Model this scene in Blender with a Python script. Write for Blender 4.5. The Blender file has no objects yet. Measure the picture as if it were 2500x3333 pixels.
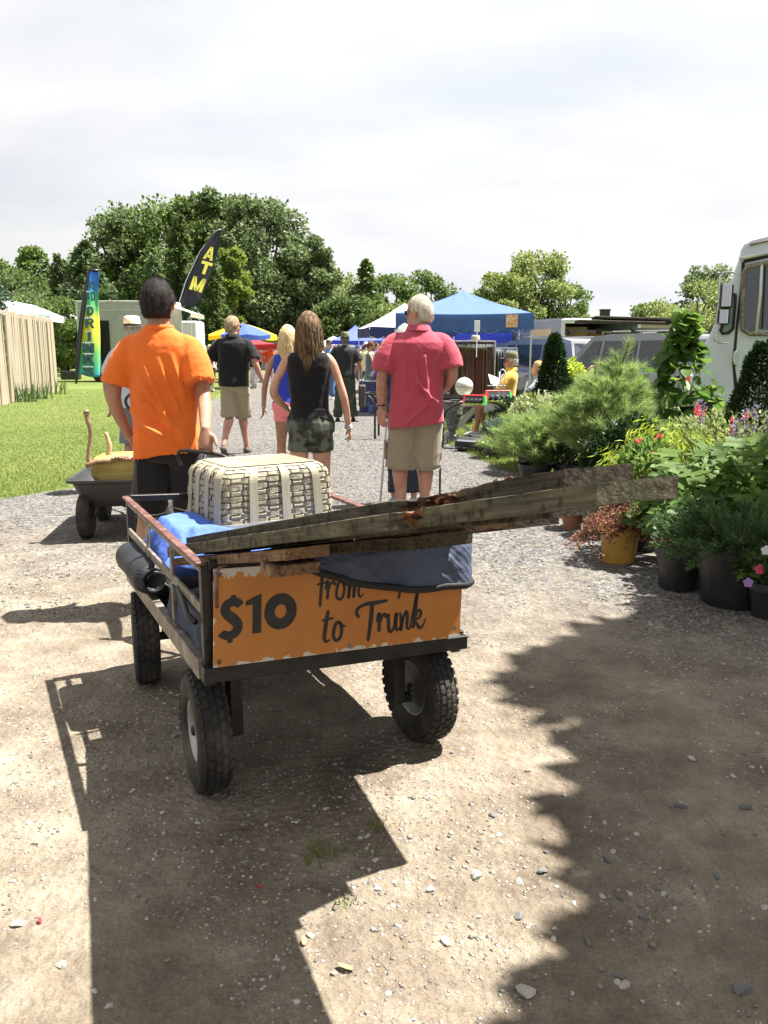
import bpy, math, random
import numpy as np
from math import sin, cos, pi, radians as R
from mathutils import Vector, Matrix, noise as mnoise
rng = np.random.default_rng(7); random.seed(7)
S = bpy.context.scene
C = S.collection
# ---------------------------------------------------------------- camera, world, sun, exposure
CAMZ, PITCH, FPX = 1.42, .1902, 2703.
cam = bpy.data.objects.new('camera', bpy.data.cameras.new('camera')); C.objects.link(cam)
cam.location = (0, 0, CAMZ); cam.rotation_euler = (pi/2-PITCH, 0, 0)
cam.data.sensor_fit = 'VERTICAL'; cam.data.sensor_height = 24; cam.data.lens = 24*FPX/3333
cam.data.clip_start = .05; cam.data.clip_end = 2000
S.camera = cam
SUNV = Vector((.438, .149, 1)).normalized()
w = bpy.data.worlds.new('World'); S.world = w; w.use_nodes = True
nt = w.node_tree; nt.nodes.clear(); N = nt.nodes.new; L = nt.links.new
out = N('ShaderNodeOutputWorld'); sky = N('ShaderNodeTexSky'); sky.sky_type = 'NISHITA'; sky.sun_disc = False
sky.sun_elevation = R(65.2); sky.sun_rotation = R(71.2); sky.air_density = 1.3; sky.dust_density = 2
bg1 = N('ShaderNodeBackground'); bg1.inputs[1].default_value = .05; L(sky.outputs[0], bg1.inputs[0])
tc = N('ShaderNodeTexCoord'); sx = N('ShaderNodeSeparateXYZ'); L(tc.outputs['Generated'], sx.inputs[0])
def mth(op, a, b=None, clamp=False):
    n = N('ShaderNodeMath'); n.operation = op; n.use_clamp = clamp
    for i, v in enumerate((a, b)):
        if v is None: continue
        if isinstance(v, (int, float)): n.inputs[i].default_value = v
        else: L(v, n.inputs[i])
    return n.outputs[0]
den = mth('ADD', mth('MAXIMUM', sx.outputs[2], 0.0), .42)
cx = N('ShaderNodeCombineXYZ'); L(mth('DIVIDE', sx.outputs[0], den), cx.inputs[0]); L(mth('DIVIDE', sx.outputs[1], den), cx.inputs[1])
n1 = N('ShaderNodeTexNoise'); n1.inputs['Scale'].default_value = 1.5; n1.inputs['Detail'].default_value = 8; n1.inputs['Roughness'].default_value = .55; n1.inputs['Distortion'].default_value = .5
mp = N('ShaderNodeMapping'); mp.inputs['Location'].default_value = (3.1, 7.4, 0); mp.inputs['Scale'].default_value = (.75, 1.25, 1)
L(cx.outputs[0], mp.inputs[0]); L(mp.outputs[0], n1.inputs[0])
cov = N('ShaderNodeMapRange'); cov.inputs[1].default_value = .30; cov.inputs[2].default_value = .52; L(n1.outputs[0], cov.inputs[0]); cov.inputs[3].default_value = .7
n2 = N('ShaderNodeTexNoise'); n2.inputs['Scale'].default_value = 2.6; n2.inputs['Detail'].default_value = 7; n2.inputs['Roughness'].default_value = .5
mp2 = N('ShaderNodeMapping'); mp2.inputs['Location'].default_value = (11.7, 2.2, 0); mp2.inputs['Scale'].default_value = (.6, 1.3, 1); L(cx.outputs[0], mp2.inputs[0]); L(mp2.outputs[0], n2.inputs[0])
cr = N('ShaderNodeValToRGB'); L(n2.outputs[0], cr.inputs[0])
cr.color_ramp.elements[0].position = .32; cr.color_ramp.elements[0].color = (.82, .84, .89, 1)
cr.color_ramp.elements[1].position = .58; cr.color_ramp.elements[1].color = (1, .995, .985, 1)
# thin cloud glows by forward scattering towards the sun
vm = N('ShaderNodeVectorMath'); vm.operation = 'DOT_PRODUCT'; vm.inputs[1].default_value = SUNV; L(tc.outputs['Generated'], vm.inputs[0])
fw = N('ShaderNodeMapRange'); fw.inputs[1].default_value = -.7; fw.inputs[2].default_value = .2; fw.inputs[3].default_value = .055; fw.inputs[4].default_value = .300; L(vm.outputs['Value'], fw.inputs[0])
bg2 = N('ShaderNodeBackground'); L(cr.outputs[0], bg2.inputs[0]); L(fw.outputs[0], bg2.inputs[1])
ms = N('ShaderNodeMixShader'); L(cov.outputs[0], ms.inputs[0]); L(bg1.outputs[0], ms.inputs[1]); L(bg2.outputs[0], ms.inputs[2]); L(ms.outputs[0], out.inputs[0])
w.cycles.sampling_method = 'AUTOMATIC'
sun = bpy.data.objects.new('sun', bpy.data.lights.new('sun', 'SUN')); C.objects.link(sun)
sun.data.energy = 5; sun.data.angle = R(.55); sun.data.color = (1, .965, .905)
sun.rotation_euler = SUNV.to_track_quat('Z', 'Y').to_euler()
vs = S.view_settings; vs.view_transform = 'Standard'; vs.look = 'None'; vs.exposure = 1.82; vs.gamma = 1; vs.use_curve_mapping = False
S.cycles.max_bounces = 6; S.cycles.transparent_max_bounces = 12; S.cycles.caustics_reflective = False; S.cycles.caustics_refractive = False

# ---------------------------------------------------------------- helpers
def U(px, py, t):                      # photo pixel + depth along the lens axis -> world point
    a = (px-1250)/FPX; b = (py-1666.5)/FPX
    return np.array([a*t, t*(cos(PITCH)-b*sin(PITCH)), CAMZ-t*(sin(PITCH)+b*cos(PITCH))])
def G(px, py, z=0.):                   # photo pixel on the plane of height z
    b = (py-1666.5)/FPX
    return U(px, py, (CAMZ-z)/(sin(PITCH)+b*cos(PITCH)))
def nlink(n): return n
def mat(name, c1, c2=None, scale=8., rough=.7, bump=0., bscale=None, metal=0., detail=4., c3=None, lo=.35, hi=.65, spec=.5, stretch=None, trans=0., island=False, coord='Object', wave=None, emit=None, alpha=None, sheen=0, bdist=.01):
    m = bpy.data.materials.new(name); m.use_nodes = True; t = m.node_tree; n = t.nodes; p = n['Principled BSDF']
    p.inputs['Roughness'].default_value = rough; p.inputs['Metallic'].default_value = metal
    p.inputs['Specular IOR Level'].default_value = spec
    if sheen: p.inputs['Sheen Weight'].default_value = sheen
    c1 = tuple(c1)+(1,); col = None
    tcn = n.new('ShaderNodeTexCoord'); vec = tcn.outputs[coord]
    if stretch:
        mpn = n.new('ShaderNodeMapping'); mpn.inputs['Scale'].default_value = stretch; t.links.new(vec, mpn.inputs[0]); vec = mpn.outputs[0]
    if c2 is None: p.inputs['Base Color'].default_value = c1
    else:
        ns = n.new('ShaderNodeTexNoise'); ns.inputs['Scale'].default_value = scale; ns.inputs['Detail'].default_value = detail; ns.inputs['Roughness'].default_value = .6
        t.links.new(vec, ns.inputs[0])
        r = n.new('ShaderNodeValToRGB'); e = r.color_ramp.elements
        e[0].position = lo; e[0].color = c1; e[1].position = hi; e[1].color = tuple(c2)+(1,)
        if c3 is not None: x = e.new((lo+hi)/2); x.color = tuple(c3)+(1,)
        src = ns.outputs[0]
        if island:
            g = n.new('ShaderNodeNewGeometry'); mx = n.new('ShaderNodeMix'); mx.inputs[0].default_value = .7
            t.links.new(src, mx.inputs[2]); t.links.new(g.outputs['Random Per Island'], mx.inputs[3]); src = mx.outputs[0]
        t.links.new(src, r.inputs[0]); col = r.outputs[0]; t.links.new(col, p.inputs['Base Color'])
    if bump:
        nb = n.new('ShaderNodeTexNoise'); nb.inputs['Scale'].default_value = bscale or scale*3; nb.inputs['Detail'].default_value = 5
        t.links.new(vec, nb.inputs[0]); bp = n.new('ShaderNodeBump'); bp.inputs['Strength'].default_value = bump; bp.inputs['Distance'].default_value = bdist
        t.links.new(nb.outputs[0], bp.inputs['Height']); t.links.new(bp.outputs[0], p.inputs['Normal'])
    if trans:
        tr = n.new('ShaderNodeBsdfTranslucent'); mx = n.new('ShaderNodeMixShader'); mx.inputs[0].default_value = trans
        if col is not None:
            h = n.new('ShaderNodeHueSaturation'); h.inputs['Value'].default_value = 1.5; h.inputs['Hue'].default_value = .485 if island else .5; t.links.new(col, h.inputs['Color']); t.links.new(h.outputs[0], tr.inputs[0])
        else: tr.inputs[0].default_value = c1
        t.links.new(p.outputs[0], mx.inputs[1]); t.links.new(tr.outputs[0], mx.inputs[2]); t.links.new(mx.outputs[0], n['Material Output'].inputs[0])
    return m
def glass_mat(name, col=(.02, .025, .03), rough=.04):
    m = mat(name, col, rough=rough, spec=1.0); m.node_tree.nodes['Principled BSDF'].inputs['Coat Weight'].default_value = .5; return m
def tag(o, label=None, cat=None, group=None, kind=None):
    if label: o['label'] = label
    if cat: o['category'] = cat
    if group: o['group'] = group
    if kind: o['kind'] = kind
    return o
def empty(name, loc=(0, 0, 0), rz=0, label=None, cat=None, group=None, parent=None):
    o = bpy.data.objects.new(name, None); C.objects.link(o); o.location = loc; o.rotation_euler = (0, 0, rz); o.empty_display_size = .1
    o.parent = parent
    return tag(o, label, cat, group)
def link(name, me, parent=None, loc=None, rot=None):
    o = bpy.data.objects.new(name, me); C.objects.link(o); o.parent = parent
    if loc is not None: o.location = loc
    if rot is not None: o.rotation_euler = rot
    return o
def npmesh(name, V, F, mats, smooth=False, mi=None):
    """V (n,3), F (m,k) fixed size faces"""
    me = bpy.data.meshes.new(name); V = np.asarray(V, np.float32); F = np.asarray(F, np.int32)
    k = F.shape[1]; me.vertices.add(len(V)); me.vertices.foreach_set('co', V.ravel())
    me.loops.add(F.size); me.loops.foreach_set('vertex_index', F.ravel())
    me.polygons.add(len(F)); me.polygons.foreach_set('loop_start', np.arange(0, F.size, k, dtype=np.int32))
    if smooth: me.polygons.foreach_set('use_smooth', np.ones(len(F), bool))
    for m in (mats if isinstance(mats, (list, tuple)) else [mats]): me.materials.append(m)
    if mi is not None: me.polygons.foreach_set('material_index', np.asarray(mi, np.int32))
    me.update(calc_edges=True); return me
class M:
    """collects simple shapes into one mesh"""
    def __init__(s): s.v = []; s.f = []; s.m = []; s.cur = 0
    def add(s, V, F):
        k = len(s.v); s.v += [tuple(map(float, a)) for a in V]; s.f += [tuple(k+i for i in a) for a in F]; s.m += [s.cur]*len(F); return s
    def box(s, c, d, rot=None, bev=0.):
        x, y, z = [a/2 for a in d]
        if bev:
            b = min(bev, x*.49, y*.49, z*.49); V = []
            for sx_ in (-1, 1):
                for sy_ in (-1, 1):
                    for sz_ in (-1, 1):
                        V += [(sx_*(x-b), sy_*(y-b), sz_*z), (sx_*(x-b), sy_*y, sz_*(z-b)), (sx_*x, sy_*(y-b), sz_*(z-b))]
            def ix(a, b_, c_, k): return ((a*2+b_)*2+c_)*3+k
            F = []
            F += [(ix(0,0,1,0), ix(1,0,1,0), ix(1,1,1,0), ix(0,1,1,0)), (ix(0,0,0,0), ix(0,1,0,0), ix(1,1,0,0), ix(1,0,0,0))]
            F += [(ix(0,1,0,1), ix(0,1,1,1), ix(1,1,1,1), ix(1,1,0,1)), (ix(0,0,0,1), ix(1,0,0,1), ix(1,0,1,1), ix(0,0,1,1))]
            F += [(ix(1,0,0,2), ix(1,1,0,2), ix(1,1,1,2), ix(1,0,1,2)), (ix(0,0,0,2), ix(0,0,1,2), ix(0,1,1,2), ix(0,1,0,2))]
            for a in (0, 1):
                for c_ in (0, 1):
                    F += [(ix(0,a,c_,0), ix(1,a,c_,0), ix(1,a,c_,1), ix(0,a,c_,1)), (ix(a,0,c_,0), ix(a,1,c_,0), ix(a,1,c_,2), ix(a,0,c_,2)), (ix(a,c_,0,1), ix(a,c_,1,1), ix(a,c_,1,2), ix(a,c_,0,2))]
            F += [tuple(ix(a, b_, c_, k) for k in range(3)) for a in (0, 1) for b_ in (0, 1) for c_ in (0, 1)]
        else:
            V = [(a, b, e) for a in (-x, x) for b in (-y, y) for e in (-z, z)]
            F = [(0, 1, 3, 2), (4, 6, 7, 5), (0, 4, 5, 1), (2, 3, 7, 6), (0, 2, 6, 4), (1, 5, 7, 3)]
        V = np.array(V)
        if rot is not None: V = V@np.array(rot).T
        return s.add(V+np.array(c), F)
    def bar(s, p0, p1, w_, h, up=(0, 0, 1), bev=0.):
        p0 = np.array(p0, float); p1 = np.array(p1, float); d = p1-p0; l = np.linalg.norm(d); d /= l
        a = np.cross(d, up)
        if np.linalg.norm(a) < 1e-3: a = np.cross(d, (0, 1, 0))
        a /= np.linalg.norm(a); b = np.cross(a, d)
        return s.box((p0+p1)/2, (w_, l, h), np.array([a, d, b]).T, bev)
    def tube(s, P, r, n=8, cap=True, closed=False, sc=None):
        P = [np.array(p, float) for p in P]; m = len(P); r = r if hasattr(r, '__len__') else [r]*m
        V = []; prev = None
        for i in range(m):
            d = P[(i+1) % m]-P[i-1] if closed or 0 < i < m-1 else (P[1]-P[0] if i == 0 else P[-1]-P[-2])
            d /= max(np.linalg.norm(d), 1e-9)
            if prev is None:
                a = np.cross(d, (0, 0, 1));
                if np.linalg.norm(a) < 1e-3: a = np.cross(d, (1, 0, 0))
            else: a = prev-d*np.dot(prev, d)
            a /= np.linalg.norm(a); prev = a; b = np.cross(d, a)
            e = sc[i] if sc else 1.
            V += [P[i]+r[i]*(cos(2*pi*k/n)*a+sin(2*pi*k/n)*b*e) for k in range(n)]
        F = [(i*n+k, i*n+(k+1) % n, ((i+1) % m)*n+(k+1) % n, ((i+1) % m)*n+k) for i in range(m if closed else m-1) for k in range(n)]
        if cap and not closed: F += [tuple(range(n))[::-1], tuple((m-1)*n+k for k in range(n))]
        return s.add(V, F)
    def cyl(s, p0, p1, r0, r1=None, n=16): return s.tube([p0, p1], [r0, r1 if r1 is not None else r0], n)
    def rings(s, Rg, cap0=True, cap1=True):
        n = len(Rg[0]); V = [p for r_ in Rg for p in r_]
        F = [(i*n+k, i*n+(k+1) % n, (i+1)*n+(k+1) % n, (i+1)*n+k) for i in range(len(Rg)-1) for k in range(n)]
        if cap0: F.append(tuple(range(n))[::-1])
        if cap1: F.append(tuple((len(Rg)-1)*n+k for k in range(n)))
        return s.add(V, F)
    def lathe(s, prof, n=20, c=(0, 0, 0), ax=None, cap=True):
        Rg = []
        for (r_, z) in prof:
            q = np.array([(r_*cos(2*pi*k/n), r_*sin(2*pi*k/n), z) for k in range(n)])
            if ax is not None: q = q@np.array(ax).T
            Rg.append(q+np.array(c))
        return s.rings(Rg, cap, cap)
    def grid(s, fn, nu, nv):
        V = [fn(i/nu, j/nv) for i in range(nu+1) for j in range(nv+1)]
        return s.add(V, [(i*(nv+1)+j, (i+1)*(nv+1)+j, (i+1)*(nv+1)+j+1, i*(nv+1)+j+1) for i in range(nu) for j in range(nv)])
    def prism(s, pts, y0, y1, T=None):      # 2D outline (x,z) extruded in y
        n = len(pts); V = [(a, y0, b) for a, b in pts]+[(a, y1, b) for a, b in pts]
        if T is not None: V = [T(q) for q in V]
        return s.add(V, [tuple(range(n)), tuple(range(2*n-1, n-1, -1))]+[(i, i+n, (i+1) % n+n, (i+1) % n) for i in range(n)])
    def mesh(s, name, mats, smooth=False):
        me = bpy.data.meshes.new(name); me.from_pydata(s.v, [], s.f)
        for m in (mats if isinstance(mats, (list, tuple)) else [mats]): me.materials.append(m)
        me.polygons.foreach_set('material_index', s.m)
        if smooth: me.polygons.foreach_set('use_smooth', [True]*len(me.polygons))
        me.update(); return me
    def obj(s, name, mats, parent=None, smooth=False, loc=None, rot=None):
        o = link(name, s.mesh(name, mats, smooth), parent, loc, rot)
        if smooth == 'auto': pass
        return o
def shade_auto(o, ang=35):
    me = o.data; me.polygons.foreach_set('use_smooth', [True]*len(me.polygons))
    try: me.set_sharp_from_angle(angle=R(ang))
    except Exception: pass
    return o
def fixn(o):
    import bmesh
    b = bmesh.new(); b.from_mesh(o.data); bmesh.ops.recalc_face_normals(b, faces=b.faces); b.to_mesh(o.data); b.free(); return o
def copy_tree(o, parent=None, loc=None, rz=None, label=None):
    c = o.copy(); C.objects.link(c); c.parent = parent
    if loc is not None: c.location = loc
    if rz is not None: c.rotation_euler = (0, 0, rz)
    if label: c['label'] = label
    for ch in o.children: copy_tree(ch, c)
    return c
def modmesh(V, F, mods, name='m'):
    """evaluate a modifier stack on a throwaway object, return (verts, mesh)"""
    me = bpy.data.meshes.new(name); me.from_pydata([tuple(v) for v in V], [], F)
    o = bpy.data.objects.new('tmp', me); C.objects.link(o)
    for ty, kw in mods:
        md = o.modifiers.new('m', ty)
        for k, v in kw.items(): setattr(md, k, v)
    dg = bpy.context.evaluated_depsgraph_get(); ev = o.evaluated_get(dg); r = bpy.data.meshes.new_from_object(ev)
    bpy.data.objects.remove(o); bpy.data.meshes.remove(me); r.name = name; return r
def getv(me):
    a = np.empty(len(me.vertices)*3, np.float32); me.vertices.foreach_get('co', a); return a.reshape(-1, 3).astype(float)
def getn(me):
    a = np.empty(len(me.vertices)*3, np.float32); me.vertices.foreach_get('normal', a); return a.reshape(-1, 3).astype(float)
def setv(me, V): me.vertices.foreach_set('co', np.asarray(V, np.float32).ravel()); me.update()
_perm = np.random.default_rng(3).random((64, 64, 64))
def vnoise(P):                            # smooth value noise, -1..1
    P = np.asarray(P, float); i = np.floor(P).astype(int); f = P-i; f = f*f*(3-2*f); r = 0
    for dx in (0, 1):
        for dy in (0, 1):
            for dz in (0, 1):
                w_ = (f[:, 0] if dx else 1-f[:, 0])*(f[:, 1] if dy else 1-f[:, 1])*(f[:, 2] if dz else 1-f[:, 2])
                r = r+w_*_perm[(i[:, 0]+dx) & 63, (i[:, 1]+dy) & 63, (i[:, 2]+dz) & 63]
    return r*2-1
def catmull(P, k=8):
    P = [np.array(p, float) for p in P]; o = []
    for i in range(len(P)-1):
        a = P[max(i-1, 0)]; b = P[i]; c = P[i+1]; d = P[min(i+2, len(P)-1)]
        for j in range(k):
            t = j/k; o.append(.5*((2*b)+(-a+c)*t+(2*a-5*b+4*c-d)*t*t+(-a+3*b-3*c+d)*t**3))
    o.append(P[-1]); return o
def ribbon(m, pts, w_, T, k=6, h=.0012, taper=True):
    """brush stroke: 2D points -> flat raised band; T maps (x,z,h)->3D"""
    Q = catmull(pts, k); n = len(Q); V = []; ws = w_ if hasattr(w_, '__len__') else None
    for i, q in enumerate(Q):
        d = Q[min(i+1, n-1)]-Q[max(i-1, 0)]; d = d/max(np.linalg.norm(d), 1e-9); nn = np.array([-d[1], d[0]])
        ww = (np.interp(i/(n-1), np.linspace(0, 1, len(ws)), ws) if ws else w_)/2
        if i in (0, n-1): ww *= .55
        V += [T(*(q+nn*ww), h), T(*(q-nn*ww), h)]
    m.add(V, [(2*i, 2*i+1, 2*i+3, 2*i+2) for i in range(n-1)])
def leaves(P, D, size, aspect=.5, fold=.0, kind='quad', jitter=.3, up=None, seed=1):
    """leaf-size faces at points P pointing along D; returns V,F"""
    r = np.random.default_rng(seed); n = len(P); D = D/np.maximum(np.linalg.norm(D, axis=1, keepdims=True), 1e-9)
    rv = r.normal(size=(n, 3)); 
    if up is not None: rv = rv*.35+np.array(up)
    A = np.cross(D, rv); A /= np.maximum(np.linalg.norm(A, axis=1, keepdims=True), 1e-9)
    s_ = size*(1+jitter*r.uniform(-1, 1, (n, 1))); w_ = s_*aspect/2
    if kind == 'tri':
        V = np.stack([P-A*w_, P+A*w_, P+D*s_], 1).reshape(-1, 3); F = np.arange(3*n).reshape(n, 3)
    else:
        B = np.cross(A, D); m_ = P+D*s_*.45-B*s_*fold
        V = np.stack([P, m_+A*w_, P+D*s_, m_-A*w_], 1).reshape(-1, 3); F = np.arange(4*n).reshape(n, 4)
    return V, F
# ---------------------------------------------------------------- ground
YL = [(-20, -30), (5.8, -30), (6.6, -5.6), (7.6, -4.2), (8.7, -3.35), (12, -3.7), (16, -4.1), (21, -4.75), (30, -5.6), (41, -6.6), (60, -9)]
YR = [(-20, 30), (3.5, 30), (4.4, 8), (5.6, 4.2), (7.5, 2.9), (9, 2.0), (10.2, 1.5), (13, 1.1), (18, .85), (25, .3), (40, -.6), (60, -2)]
def XL(y): return np.interp(y, [a for a, b in YL], [b for a, b in YL])
def XR(y): return np.interp(y, [a for a, b in YR], [b for a, b in YR])
def ground_mat(name, road):
    m = bpy.data.materials.new(name); m.use_nodes = True; t = m.node_tree; n = t.nodes; l = t.links.new; p = n['Principled BSDF']
    p.inputs['Roughness'].default_value = .92; p.inputs['Specular IOR Level'].default_value = .25
    tc = n.new('ShaderNodeTexCoord'); v = tc.outputs['Object']
    def noi(s, d=5, r=.6):
        q = n.new('ShaderNodeTexNoise'); q.inputs['Scale'].default_value = s; q.inputs['Detail'].default_value = d; q.inputs['Roughness'].default_value = r; l(v, q.inputs[0]); return q.outputs[0]
    def ramp(src, *st):
        q = n.new('ShaderNodeValToRGB'); l(src, q.inputs[0]); e = q.color_ramp.elements
        e[0].position, e[0].color = st[0][0], tuple(st[0][1])+(1,); e[1].position, e[1].color = st[-1][0], tuple(st[-1][1])+(1,)
        for a, b in st[1:-1]: x = e.new(a); x.color = tuple(b)+(1,)
        return q.outputs[0]
    def mix(f, a, b, ty='MIX'):
        q = n.new('ShaderNodeMix'); q.data_type = 'RGBA'; q.blend_type = ty
        if isinstance(f, float): q.inputs[0].default_value = f
        else: l(f, q.inputs[0])
        l(a, q.inputs[6]); l(b, q.inputs[7]); return q.outputs[2]
    def vor(s, feat='F1'):
        q = n.new('ShaderNodeTexVoronoi'); q.feature = feat; q.inputs['Scale'].default_value = s; l(v, q.inputs[0]); return q
    if road:
        big = noi(.7, 6); dirt = ramp(noi(3.2, 9, .65), (.30, (.11, .085, .060)), (.46, (.165, .132, .094)), (.60, (.225, .188, .137)), (.74, (.30, .262, .20)))
        va = vor(75); chips = ramp(va.outputs['Color'], (0, (.13, .12, .11)), (.5, (.2, .19, .17)), (1, (.36, .34, .3)))
        vb = vor(34); chipb = ramp(vb.outputs['Color'], (0, (.035, .034, .033)), (.5, (.105, .101, .097)), (1, (.20, .192, .18)))
        fine = noi(140, 3)
        edge = n.new('ShaderNodeMath'); edge.operation = 'LESS_THAN'; l(va.outputs['Distance'], edge.inputs[0]); edge.inputs[1].default_value = .0062
        sel = n.new('ShaderNodeMath'); sel.operation = 'GREATER_THAN'; l(noi(9, 5), sel.inputs[0]); sel.inputs[1].default_value = .5
        ml = n.new('ShaderNodeMath'); ml.operation = 'MULTIPLY'; l(edge.outputs[0], ml.inputs[0]); l(sel.outputs[0], ml.inputs[1])
        patch = ramp(noi(1.1, 7, .7), (.34, (.80, .79, .78)), (.50, (1.04, 1.05, 1.08)), (.68, (1.24, 1.26, 1.28))); dirt2 = mix(1., mix(ml.outputs[0], dirt, chips), patch, 'MULTIPLY')
        sp = n.new('ShaderNodeSeparateXYZ'); l(v, sp.inputs[0])
        # gravel takes over to the right and beyond a few metres
        ax = n.new('ShaderNodeMath'); ax.operation = 'MULTIPLY_ADD'; l(sp.outputs[0], ax.inputs[0]); ax.inputs[1].default_value = .45; l(sp.outputs[1], ax.inputs[2])
        ad = n.new('ShaderNodeMath'); ad.operation = 'MULTIPLY_ADD'; l(big, ad.inputs[0]); ad.inputs[1].default_value = 3.4; l(ax.outputs[0], ad.inputs[2])
        mr = n.new('ShaderNodeMapRange'); l(ad.outputs[0], mr.inputs[0]); mr.inputs[1].default_value = 5.6; mr.inputs[2].default_value = 7.4
        gm = n.new('ShaderNodeMath'); gm.operation = 'MULTIPLY'; l(mr.outputs[0], gm.inputs[0])
        dd = n.new('ShaderNodeMapRange'); l(noi(14, 4), dd.inputs[0]); dd.inputs[1].default_value = .32; dd.inputs[2].default_value = .5; l(dd.outputs[0], gm.inputs[1])
        col = mix(gm.outputs[0], dirt2, chipb)
        ft = ramp(fine, (.3, (.72, .72, .72)), (.7, (1.18, 1.18, 1.18))); col = mix(1., col, ft, 'MULTIPLY')
        hb = n.new('ShaderNodeMath'); hb.operation = 'ADD'; l(noi(60, 6), hb.inputs[0]); l(vb.outputs['Distance'], hb.inputs[1])
        bd = .012
    else:
        col = mix(ramp(noi(.35, 6), (.4, (0, 0, 0)), (.62, (1, 1, 1))), ramp(noi(5, 8), (.3, (.085, .125, .022)), (.7, (.15, .19, .045))), ramp(noi(6, 8), (.3, (.11, .15, .028)), (.7, (.19, .22, .06))))
        hb = n.new('ShaderNodeMath'); hb.operation = 'ADD'; l(noi(40, 6), hb.inputs[0]); l(noi(7, 6), hb.inputs[1]); bd = .06
    l(col, p.inputs['Base Color'])
    bp = n.new('ShaderNodeBump'); bp.inputs['Strength'].default_value = .9; bp.inputs['Distance'].default_value = bd; l(hb.outputs[0], bp.inputs['Height']); l(bp.outputs[0], p.inputs['Normal'])
    return m
MG = ground_mat('lawn_ground', False); MR = ground_mat('road_ground', True)
m = M(); m.grid(lambda a, b: ((a-.5)*1200, -80+b*1000, 0), 40, 40); tag(m.obj('ground', MG), 'mown lawn reaching from the market to the trees', kind='structure')
ys = np.concatenate([np.arange(-8, 12, .25), np.arange(12, 60.1, .5)]); K = 60; V = []
for y in ys:
    l_ = XL(y)+.35*vnoise([[y*.9, 1.5, 0]])[0]+.12*vnoise([[y*4, 7.5, 0]])[0]; r_ = XR(y)+.3*vnoise([[y*.9, 9.5, 0]])[0]+.12*vnoise([[y*4, 4.5, 0]])[0]
    V += [(l_+(r_-l_)*k/K, y, .004) for k in range(K+1)]
n_ = len(ys); F = [(i*(K+1)+k, i*(K+1)+k+1, (i+1)*(K+1)+k+1, (i+1)*(K+1)+k) for i in range(n_-1) for k in range(K)]
tag(link('road', npmesh('road', V, F, MR, True)), 'gravel lane running between lawn and stalls', kind='structure')
def gh(x, y):                             # height of the near patch
    x = np.atleast_1d(x); y = np.atleast_1d(y); P = np.stack([x, y, x*0], 1)
    e = np.clip(np.minimum(np.minimum(x+3.6, 3.6-x), np.minimum(y-.5, 7.6-y))/.5, 0, 1)
    return .008+e*(.006*vnoise(P*1.7+3.3)+.004*vnoise(P*6+1.1)+.0025*vnoise(P*19+8.2)+.0012*vnoise(P*47))
gx = np.linspace(-3.6, 3.6, 330); gy = np.linspace(.5, 7.6, 330); X, Y = np.meshgrid(gx, gy, indexing='ij'); Z = gh(X.ravel(), Y.ravel())
V = np.stack([X.ravel(), Y.ravel(), Z], 1); I = np.arange(330*330).reshape(330, 330)
F = np.stack([I[:-1, :-1], I[1:, :-1], I[1:, 1:], I[:-1, 1:]], -1).reshape(-1, 4)
tag(link('path', npmesh('path', V, F, MR, True)), 'trodden dirt of the lane under the wagon', kind='structure')
# gravel: real stones, too many to count
MCH = mat('stone_chips', (.12, .108, .092), (.46, .425, .355), scale=3, rough=.9, island=True, c3=(.22, .207, .185), lo=.2, hi=.85)
MCG = mat('grey_gravel', (.05, .048, .046), (.27, .26, .24), scale=3, rough=.9, island=True, c3=(.13, .126, .12), lo=.2, hi=.85)
def chips(n, xf, yf, s0, s1, flat, seed, name):
    r = np.random.default_rng(seed); y = yf(r, n); x = xf(r, n, y); s_ = s0*(s1/s0)**(r.random(n)**2.2)
    base = np.array([(1, 0, 0), (.35, .9, 0), (-.8, .55, 0), (-.75, -.6, 0), (.3, -.95, 0), (.05, 0, 1), (0, .1, -.7)])
    tri = np.array([(0, 1, 5), (1, 2, 5), (2, 3, 5), (3, 4, 5), (4, 0, 5), (1, 0, 6), (2, 1, 6), (3, 2, 6), (4, 3, 6), (0, 4, 6)])
    Pb = base[None]*(1+.35*r.uniform(-1, 1, (n, 7, 1))); Pb[:, :, 2] *= flat*(1+.4*r.uniform(-1, 1, (n, 1))); Pb[:, :, 0] *= r.uniform(.7, 1.35, (n, 1))
    Pb[:, 5, :2] += r.uniform(-.5, .5, (n, 2))
    a = r.uniform(0, 2*pi, n)[:, None]; tl = r.normal(0, .22, n)[:, None]; X_ = Pb[:, :, 0]*np.cos(a)-Pb[:, :, 1]*np.sin(a); Y_ = Pb[:, :, 0]*np.sin(a)+Pb[:, :, 1]*np.cos(a)
    Z_ = Pb[:, :, 2]+X_*tl
    z0 = np.where((np.abs(x) < 3.6) & (y < 7.6) & (y > .5), gh(x, y), .004)
    V = np.stack([X_*s_[:, None]+x[:, None], Y_*s_[:, None]+y[:, None], Z_*s_[:, None]+z0[:, None]-.10*s_[:, None]*flat], -1).reshape(-1, 3)
    F = (tri[None]+7*np.arange(n)[:, None, None]).reshape(-1, 3)
    return tag(link(name, npmesh(name, V, F, MCG if s1 > .0125 else MCH)), 'loose crushed stone scattered over the lane', kind='stuff')
def dens(x, y, th):                        # keep chips where the gravel is thick
    P = np.stack([x, y, x*0], 1); return vnoise(P*1.3+5)+.8*vnoise(P*4.1)+.5*vnoise(P*9)+.45*(y+.45*x-4.2)*.5 > th
def road_x(r, n, y): return XL(y)*0+r.uniform(np.maximum(XL(y), -4.6), np.minimum(XR(y), 4.4))
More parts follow.
